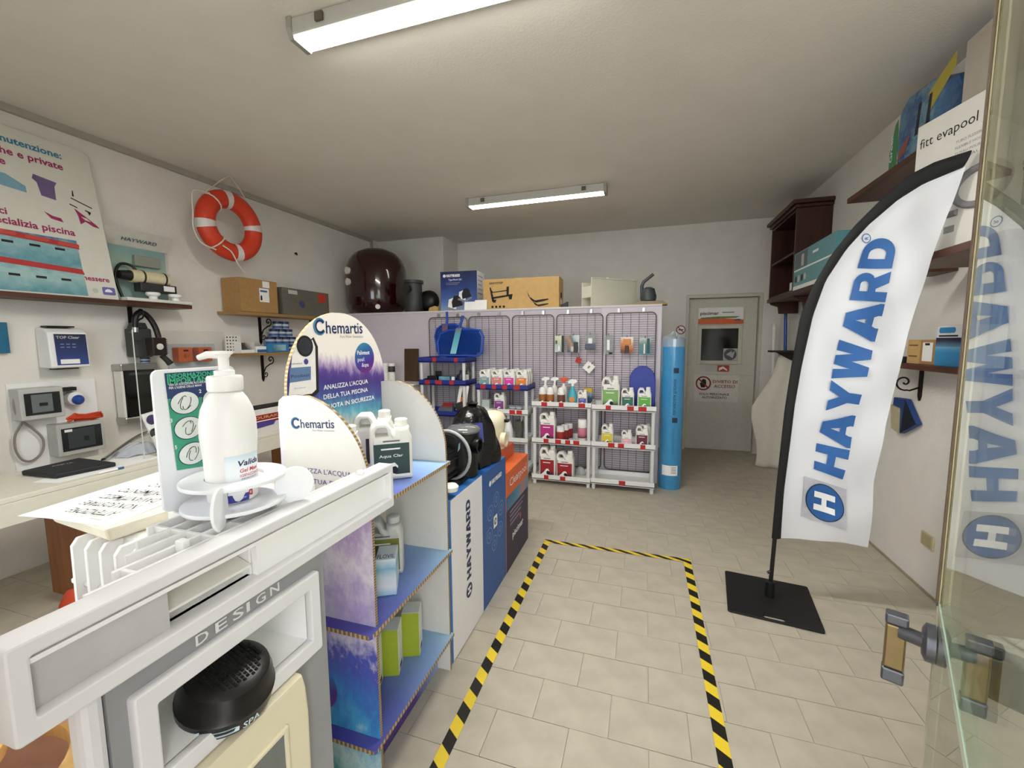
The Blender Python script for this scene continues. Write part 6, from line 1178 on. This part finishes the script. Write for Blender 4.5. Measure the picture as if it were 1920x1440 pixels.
t = thing('instrument', 'small dark instrument with glass top at the far end of the mid-height right shelf', 'instrument', (1.47, 3.08, 1.3225)); MB().box(-.04, .04, -.05, .05, 0, .035).obj('base', DARKG, t, bevel=.004); MB().box(-.035, .035, -.045, .045, .0355, .09).obj('cover', CLEAR, t)
# boxes around the upper right shelf
t = thing('product_box', 'flat white evapool hose box standing tilted on the right wall shelf', 'box', (1.30, 2.45, 1.8555), rotz=math.radians(13))
BH = .62
MB().box(-.02, .03, -.30, .205, 0, BH).obj('box_body', mat('evapool_white', '#dedbd2', .45, var=.02), t, bevel=.002)
text('fitt evapool', INK, t, (-.0208, .185, BH-.11), '-x', h=.045, width=.275, world=False)
for k in range(4): text(('TUBO FLESSIBILE PER PISCINA', 'FLEXIBLE HOSE FOR POOLS', 'TUYAU POUR PISCINE', 'SCHLAUCH')[k], GREYPR, t, (-.0208, .0, BH-.165-.025*k), '-x', h=.012, width=(.24, .22, .18, .16)[k], world=False)
def hosep(r0, n, c): return [(-.024, c[0]+.11*math.cos(a)*r0, c[1]+.075*math.sin(a)*r0) for a in [k*.22 for k in range(n)]]
MB().tube(hosep(1., 34, (-.13, .24)), .015, 8).obj('hose_print', mat('hose_grey', '#7d7a7c', .5), t, smooth=60); MB().tube([(-.024, .01, .20), (-.024, .04, .17), (-.024, .01, .155), (-.024, -.04, .155)], .014, 8).obj('hose_print', mat('hose_grey', '#7d7a7c', .5), t, smooth=60)
plate('print_panel', [rrect(0, 0, .13, .07, .003)], INK, t, (-.0208, .17, .06), '-x', world=False); text('fitt', WINK, t, (-.0214, .16, .075), '-x', h=.025, world=False); plate('print_mark', [R4(0, 0, .05, .03)], GREY, t, (-.0208, .02, .075), '-x', world=False)
t = thing('liner_bag', 'blue printed plastic bag with green strip reading Green on the high right shelf', 'bag', (1.44, 2.905, 2.4555)); mb = MB(); 
prof = [(-.30, .0), (-.31, .12), (-.24, .27), (-.05, .36), (.16, .38), (.24, .33), (.25, .12), (.23, 0)]
prof = [(a, b*.94) for a, b in prof]
mb.prism(prof, 'x', -.07, .07); mb.obj('bag', splash('bag_print', [(0, '#1f3f74'), (.4, '#3f6f9a'), (.6, '#6f93a6'), (.8, '#2a4f86'), (1, '#4f7fa0')], (0, 1, .4), -.3, .3, .5, 12, rough=.25), t, bevel=.03, seg=3)
plate('yellow_band', [[(.10, .27), (.30, .36), (.30, .29), (.12, .17)]], mat('band_yellow2', '#b7a63a', .4), t, (-.0712, .06, 0), '-x', world=False)
for a in (-.06, .03): plate('palm_print', [[(a, .10), (a+.03, .10), (a+.045, .26), (a+.02, .26)]], mat('palm_dark', '#141c2e', .5), t, (-.0714, .0, 0), '-x', world=False)
plate('parrot_print', [[(-.22, .03), (-.14, .05), (-.10, .13), (-.14, .12), (-.20, .08)]], mat('parrot_rust', '#8a5140', .5), t, (-.0714, .0, 0), '-x', world=False); plate('flower_print', [arc(.04, .10, .03, 0, 360, 10)], mat('flower_gold', '#a08a4a', .5), t, (-.0714, 0, 0), '-x', world=False)
MB().prism([(.235, 0), (.26, .01), (.262, .24), (.245, .25)], 'x', -.05, .05).obj('green_strip', mat('strip_green', '#3f7f4f', .4), t); 
MB().prism([(.22, 0.01), (.30, .0), (.305, .10), (.26, .25), (.235, .27), (.225, .2)], 'x', -.072, -.0705).obj('green_strip', mat('strip_green', '#3f7f4f', .4), t); text('Green', WINK, t, (-.0735, .27, .05), xdir=(0, 0, 1), ydir=(0, 1, 0), h=.03, width=.15, world=False, bold=.01)
t = carton('carton', 'tall off-white carton on the high right shelf beside the green bag', 1.36, 1.54, 2.36, 2.585, 2.4555, 2.80, mat('card_offwhite', '#b9b0a4', .7, var=.03))
# brush, socket, pole, cloth, small shelf by the back door
t = thing('pool_brush', 'blue and beige corner brush hanging on the right wall', 'brush', (1.56, 3.2, .86)); MB(t).prism([(3.33, 1.085), (3.20, 1.09), (3.07, .955), (3.235, .865), (3.25, 1.02), (3.335, 1.03)], 'x', 1.545, 1.575).obj('blue_body', mat('brush_blue', '#1f3f78', .5), t, bevel=.004); MB(t).prism([(3.335, 1.035), (3.25, 1.025), (3.24, .87), (3.31, .885)], 'x', 1.535, 1.575).obj('bristle_face', mat('bristle_beige', '#b9ad8c', .9, bump=.5, bscale=200), t); MB(t).prism([(3.20, 1.085), (3.075, .955), (3.225, .87)], 'x', 1.5435, 1.5448).obj('dark_face', mat('brush_navy', '#0d1526', .6), t)
t = thing('wall_socket', 'beige blank socket plate low on the right wall', 'socket', (XR, 2.94, .26)); MB(t).box(XR-.01, XR-.0005, 2.875, 2.985, .265, .345).obj('plate', mat('socket_beige', '#c2b48e', .4), t, bevel=.003); MB(t).box(XR-.012, XR-.0102, 2.89, 2.97, .275, .335).obj('cover', mat('socket_beige2', '#b3a57f', .4), t)
t = thing('telescopic_pole', 'blue telescopic pole leaning in the corner by the back door', 'pole', (1.555, 5.5, 0)); MB(t).cyl((1.555, 5.47, .001), (1.50, 5.52, 1.85), .016, n=14).obj('outer_tube', mat('pole_blue', '#2c4f9a', .25, metal=.4), t, smooth=40); MB(t).cyl((1.5605, 5.465, .001), (1.56, 5.466, .06), .019, n=14).obj('end_cap', BLACK, t, smooth=40)
t = thing('telescopic_pole', 'white pole standing behind the cloth in the back corner', 'pole', (1.50, 5.75, 0)); MB(t).cyl((1.50, 5.75, .001), (1.465, 5.80, 1.62), .02, n=14).obj('outer_tube', WHITE, t, smooth=40); MB(t).cyl((1.465, 5.80, 1.62), (1.4645, 5.8005, 1.65), .023, n=14).obj('end_cap', OFFW, t, smooth=40)
t = thing('wall_shelf', 'small black bracket shelf on the right wall near the back door', 'shelf', (1.45, 5.25, 1.31)); MB(t).box(1.30, XR-.001, 5.18, 5.34, 1.325, 1.345).obj('board', BLACK, t, bevel=.002); MB(t).prism([(XR-.001, 1.3245), (1.36, 1.3245), (1.40, 1.30), (XR-.001, 1.20)], 'y', 5.25, 5.265).obj('support', IRON, t)
t = thing('draped_cloth', 'off-white dust sheet draped from the small black shelf to the floor', 'cloth', (1.42, 5.45, 0)); mb = MB(); NR, NC = 26, 30; vs = []
for i in range(NR+1):
    f = i/NR; z = 1.30*(1-f)+.006
    wx0 = 1.40-.20*min(1, f*2.2)+.06*max(0, f-.45)+.03*math.sin(f*9); wy = 5.30+.02*f
    for j in range(NC+1):
        g = j/NC; x = wx0+(1.545-wx0)*g; y = wy+.10*(1-g)*f+.014*math.sin(g*9+f*2.5)*(.3+f)-.03*f*(1-g)
        vs.append((x, y, z))
mb = MB(t); mb.add(vs, [(i*(NC+1)+j, (i+1)*(NC+1)+j, (i+1)*(NC+1)+j+1, i*(NC+1)+j+1) for i in range(NR) for j in range(NC)]); o_ = mb.obj('sheet', mat('dust_sheet', '#d8d3c4', .9, var=.03), t, smooth=70); sm = o_.modifiers.new('thick', 'SOLIDIFY'); sm.thickness = .003
# ------------------------------------------------------------------ feather flag
t = thing('feather_flag', 'tall white HAYWARD feather flag in a black sleeve on a black floor plate', 'flag', (.70, 2.575, 0))
def fpt(px, py, off=0.):
    d = _r*((px-960)/FPX)+_u*((720-py)/FPX)+_f; n = Vector((0, 1, .13)); tt = (2.6265-n.dot(CAMPOS))/n.dot(d); q = CAMPOS+d*tt; return q-n.normalized()*off
def poly_at(P, f):
    L = [0]
    for a, b in zip(P[:-1], P[1:]): L.append(L[-1]+math.hypot(b[0]-a[0], b[1]-a[1]))
    s_ = f*L[-1]
    for k in range(len(P)-1):
        if s_ <= L[k+1]+1e-9:
            g = (s_-L[k])/(L[k+1]-L[k]); return (P[k][0]+(P[k+1][0]-P[k][0])*g, P[k][1]+(P[k+1][1]-P[k][1])*g)
    return P[-1]
LIN = [(1464, 1009), (1465, 987), (1470, 918), (1481, 834), (1490, 760), (1503, 686), (1524, 592), (1548, 526), (1587, 467), (1628, 422), (1684, 374), (1732, 344), (1805, 314)]
LOUT = [(1447, 1009), (1455, 918), (1464, 834), (1471, 770), (1484, 686), (1501, 592), (1524, 537), (1559, 478), (1600, 426), (1642, 384), (1698, 332), (1753, 304), (1821, 282)]
RIN = [(1627, 1026), (1632, 987), (1641, 907), (1646, 880), (1659, 796), (1676, 737), (1687, 697), (1703, 627), (1722, 558), (1745, 488), (1762, 447), (1788, 377), (1807, 315)]
def wave(q): return .009*math.sin(q.x*26+q.z*9)+.006*math.sin(q.x*14-q.z*16+1.)
NR, NC = 90, 26; vs = []
for i in range(NR+1):
    a = poly_at(LIN, i/NR); b = poly_at(RIN, i/NR)
    for j in range(NC+1):
        g = j/NC; px, py = a[0]+(b[0]-a[0])*g, a[1]+(b[1]-a[1])*g
        q = fpt(px, py); amp = min(1, g*3)*(.4+.6*g); sag = 14*math.sin(math.pi*g)*max(0, 1-i/6.) if i < 6 else 0
        q = fpt(px, py-sag*.25); vs.append(q+Vector((0, -wave(q)*amp, 0)))
m, nt, b = nodes('flag_cloth'); b.inputs['Base Color'].default_value = hexc('#f0f0f4')+(1,); b.inputs['Roughness'].default_value = .45; b.inputs['Sheen Weight'].default_value = .2
tl = nt.nodes.new('ShaderNodeBsdfTranslucent'); tl.inputs[0].default_value = hexc('#eeeef2')+(1,); mx = nt.nodes.new('ShaderNodeMixShader'); mx.inputs[0].default_value = .25
nz_ = nt.nodes.new('ShaderNodeTexNoise'); nz_.inputs['Scale'].default_value = 600; bp_ = nt.nodes.new('ShaderNodeBump'); bp_.inputs['Strength'].default_value = .1; nt.links.new(nz_.outputs['Fac'], bp_.inputs['Height']); nt.links.new(bp_.outputs[0], b.inputs['Normal'])
out = nt.nodes['Material Output']; nt.links.new(b.outputs[0], mx.inputs[1]); nt.links.new(tl.outputs[0], mx.inputs[2]); nt.links.new(mx.outputs[0], out.inputs[0])
mb = MB(t); mb.add(vs, [(i*(NC+1)+j, i*(NC+1)+j+1, (i+1)*(NC+1)+j+1, (i+1)*(NC+1)+j) for i in range(NR) for j in range(NC)]); mb.obj('banner', MATS['flag_cloth'], t, smooth=80)
# black pole sleeve
SLV = mat('sleeve_black', '#0a0a0b', .75, var=.1, bump=.1)
vs = []; NS, K = 60, 10
for i in range(NS+1):
    o1 = fpt(*poly_at(LOUT, i/NS)); i1 = fpt(*poly_at(LIN, i/NS)); c = (o1+i1)/2; hw = (i1-o1)/2*1.04
    for k in range(K):
        a = 2*math.pi*k/K; vs.append(c+hw*math.cos(a)+Vector((0, 1, 0))*.014*math.sin(a))
mb = MB(t); mb.add(vs, [(i*K+k, i*K+(k+1) % K, (i+1)*K+(k+1) % K, (i+1)*K+k) for i in range(NS) for k in range(K)]+[tuple(range(K-1, -1, -1)), tuple(range(NS*K, NS*K+K))]); mb.obj('pole_sleeve', SLV, t, smooth=60)
pb0 = at(1443, 1112, 'z', .03); pb1 = fpt(1453, 1005)
MB(t).cyl(pb0, pb1, .011, n=12).obj('pole', BLACK, t, smooth=40); MB(t).lathe([(.024, .0125), (.024, .10), (.016, .105), (.0, .105)], (pb0.x, pb0.y, 0), 16).obj('pole_socket', BLACK, t, smooth=40); q = pb0.lerp(pb1, .36); MB(t).cyl(q+Vector((-.022, -.005, 0)), q+Vector((.0, 0, .012)), .008, n=10).obj('spring_button', BLACK, t, smooth=40)
pc = [(.511, 2.819), (.943, 2.763), (.890, 2.325), (.459, 2.384)]; e1 = (Vector(pc[1])-Vector(pc[0])).normalized(); cxy = sum((Vector(p) for p in pc), Vector((0, 0)))/4
me = flat([rrect(-.217, -.217, .217, .217, .012), rrect(-.05, -.205, .05, -.175, .014)], .011, .002); me.transform(Matrix.Translation((cxy.x-.70, cxy.y-2.575, .0072)) @ Matrix.Rotation(math.atan2(e1.y, e1.x), 4, 'Z')); link('floor_plate', me, mat('plate_black', '#0e0e0f', .5, var=.15, bump=.05), t, smooth=30)
# flag print
BASE = [(0, (1577, 897)), (.135, (1592, 838)), (.565, (1634, 655)), (.70, (1655, 585)), (.855, (1669, 513)), (1, (1682, 448))]
TOPL = [(0, (1525, 879)), (.135, (1532, 827)), (.565, (1571, 648)), (.70, (1585, 580)), (.855, (1603, 513)), (1, (1624, 446))]
def ip(T, s_):
    for (a, p), (b_, q) in zip(T[:-1], T[1:]):
        if s_ <= b_+1e-6: g = (s_-a)/(b_-a); return (p[0]+(q[0]-p[0])*g, p[1]+(q[1]-p[1])*g)
    return T[-1][1]
LET, TOT = slab_word('HAYWARD', .10)
def flagmap(me, fn, off):
    bm = bmesh.new(); bm.from_mesh(me); bmesh.ops.triangulate(bm, faces=bm.faces)
    for _ in range(3):
        bm.edges.ensure_lookup_table(); lg = [e for e in bm.edges if e.calc_length() > .14]
        if not lg: break
        bmesh.ops.subdivide_edges(bm, edges=lg, cuts=1); bmesh.ops.triangulate(bm, faces=bm.faces)
    bm.to_mesh(me); bm.free()
    for v in me.vertices:
        q = fpt(*fn(v.co.x, v.co.y)); v.co = q+Vector((0, -wave(q)*.95-off, 0))-Vector(t.location)
for L_ in LET:
    me = flat([densify(p, .08) for p in L_])
    flagmap(me, lambda x, y: (lambda a, b_: (a[0]+(b_[0]-a[0])*y, a[1]+(b_[1]-a[1])*y))(ip(BASE, x/TOT), ip(TOPL, x/TOT)), .010); link('lettering', me, HBLUE, t)
SQ = [(1507, 892), (1586, 917), (1586, 995), (1501, 966)]   # emblem corners in the photo: top left, top right, bottom right, bottom left
def sqm(x, y):  # x right, y up in 0..1
    tl_, tr_, br_, bl_ = SQ; a = (bl_[0]+(br_[0]-bl_[0])*x, bl_[1]+(br_[1]-bl_[1])*x); b_ = (tl_[0]+(tr_[0]-tl_[0])*x, tl_[1]+(tr_[1]-tl_[1])*x); return (a[0]+(b_[0]-a[0])*y, a[1]+(b_[1]-a[1])*y)
me = flat([densify(R4(0, 0, 1, 1), .1)]); flagmap(me, sqm, .005); link('emblem_field', me, mat('emblem_grey', '#b9b8c0', .5, var=.06), t)
me = flat([arc(.5, .5, .45, 0, 360, 36)]); flagmap(me, sqm, .0075); link('emblem_ring', me, mat('emblem_dark', '#22405f', .5), t)
me = flat([arc(.5, .5, .425, 0, 360, 36)]); flagmap(me, sqm, .0095); link('emblem_disc', me, HBLUE, t)
me = flat([densify([(.5+(.5-b_)*.50, .5+(a-.5)*.46) for a, b_ in GLY['H'][1][0]], .06)]); flagmap(me, sqm, .0115); link('emblem_letter', me, WINK, t)
def regm(x, y): return (1626+x*9, 450-y*9)
me = flat([arc(0, 0, 1, 0, 360, 20), arc(0, 0, .82, 0, 360, 20)]); flagmap(me, lambda x, y: (1624+x*9, 447-y*9), .006); link('trademark', me, HBLUE, t)
me0, x0, x1 = textmesh('R', .02); me = me0.copy(); flagmap(me, lambda x, y: (1628-y*10, 450-x*9), .006); link('trademark', me, HBLUE, t)
# ------------------------------------------------------------------ glass door leaf beside the camera
EL = Vector((.44, .77, 0)); hd = Vector((-.415, -.91, 0)).normalized()
t = thing('door_2', 'open frameless glass door leaf with lever handle at the right edge of the photo', 'door', EL, rotz=math.atan2(hd.y, hd.x)); tag(t, kind='structure')
GL = glassy('door_glass', '#eaece4', f0=.05)
MB().box(.014, .74, -.005, .005, .012, 1.052).obj('pane', GL, t); MB().box(.014, .74, -.005, .005, 1.066, 2.25).obj('pane', GL, t)
MB().box(.014, .74, -.006, .006, 1.0525, 1.0655).obj('seam_strip', mat('glass_edge_green', '#9fb0a0', .15), t)
MB().box(-.004, .0135, -.0065, .0065, 1.06, 2.25).obj('edge_profile', mat('profile_beige', '#c6b896', .35), t, bevel=.003); MB().box(-.004, .0135, -.006, .006, .012, 1.0595).obj('edge_profile', mat('profile_grey', '#a7a08b', .3), t, bevel=.002)
MB().box(-.0046, -.0042, -.002, .002, 1.06, 2.25).obj('gasket', mat('gasket_brown', '#5a4632', .6), t); MB().box(-.0042, .0137, -.0082, -.0067, 1.06, 2.25).obj('gasket', mat('gasket_brown', '#5a4632', .6), t)
MB().box(.73, .76, -.015, .015, .0, 2.28).obj('hinge_post', STEEL, t)
HG = mat('handle_grey', '#55565c', .3, metal=.5)
# camera side is the negative local y
for s_ in (-1, 1):
    MB().lathe([(.028, .006*s_), (.028, .016*s_), (.02, .02*s_), (0, .0205*s_)], (.016, 0, 1.0), 20, axis='y').obj('rosette', HG, t, smooth=40)
    MB().cyl((.016, .018*s_, 1.0), (.010, .045*s_, 1.0), .011, n=12).obj('spindle', HG, t, smooth=40)
    MB().box(-.002, .016, .036*s_, .062*s_, .935, 1.0085).obj('lever', mat('lever_bronze', '#7d6c48', .35, metal=.7), t, bevel=.003); MB().box(-.003, .017, .035*s_, .063*s_, .912, .9345).obj('lever_end', HG, t, bevel=.003); MB().box(-.003, .017, .035*s_, .063*s_, 1.009, 1.026).obj('lever_end', HG, t, bevel=.003)
# marble sill block by the right shop window
m, nt, b = nodes('marble'); tc = nt.nodes.new('ShaderNodeTexCoord'); wv = nt.nodes.new('ShaderNodeTexWave'); wv.inputs['Scale'].default_value = 2.2; wv.inputs['Distortion'].default_value = 14; wv.inputs['Detail'].default_value = 5; nt.links.new(tc.outputs['Object'], wv.inputs[0]); r_ = ramp(nt, wv.outputs['Fac'], [(.0, '#6f7376'), (.12, '#c9c8c4'), (.4, '#e4e1db')]); nt.links.new(r_.outputs[0], b.inputs['Base Color']); b.inputs['Roughness'].default_value = .2
tag(MB().box(.70, XR-.002, -.055, 1.10, .005, .84).obj('trim_2', MATS['marble'], bevel=.01), kind='structure', label='white veined marble window plinth at the right')
# ------------------------------------------------------------------ printed marks belong to the surface they are printed on
BASES = ('front_print', 'board', 'leaf', 'roll', 'case', 'box_body', 'front_plate', 'banner', 'sheet', 'bag', 'disc', 'bottle_body', 'body', 'notice', 'card_sheet')
PRINTS = ('lettering', 'print_line', 'print', 'emblem', 'emblem_letter', 'emblem_field', 'emblem_ring', 'emblem_disc', 'trademark', 'icon_ring', 'icon_mark', 'icon_tile', 'robot_print', 'photo_mark', 'product_print', 'tab', 'red_tabs', 'photo_field', 'poster', 'poster_header', 'picture_disc', 'picture_lines', 'hose_print', 'print_panel', 'print_mark', 'label_blue', 'palm_print', 'parrot_print', 'flower_print', 'yellow_band', 'logo_print', 'icon_print', 'car_symbol', 'print_flame')
bpy.context.view_layer.update()
for t in [o for o in bpy.data.objects if o.type == 'EMPTY' and o.parent is None]:
    kids = {}
    for c in t.children: kids.setdefault(c.name.split('.')[0], c)
    for c in list(t.children):
        if c.name.split('.')[0] not in PRINTS + ('logo_ring', 'round_badge', 'device_print', 'print_field'): continue
        if t.name.startswith('display_stand'):
            x = sum(v.co.x for v in c.data.vertices)/len(c.data.vertices)+c.location.x
            b = kids['backboard'] if abs(x+.148) < .012 else kids['side_panel']
        elif c.name.split('.')[0] in PRINTS:
            b = next((kids[k] for k in BASES if k in kids), None)
        else: b = None
        if b is not None and b is not c and b.location.length < 1e-6: c.parent = b
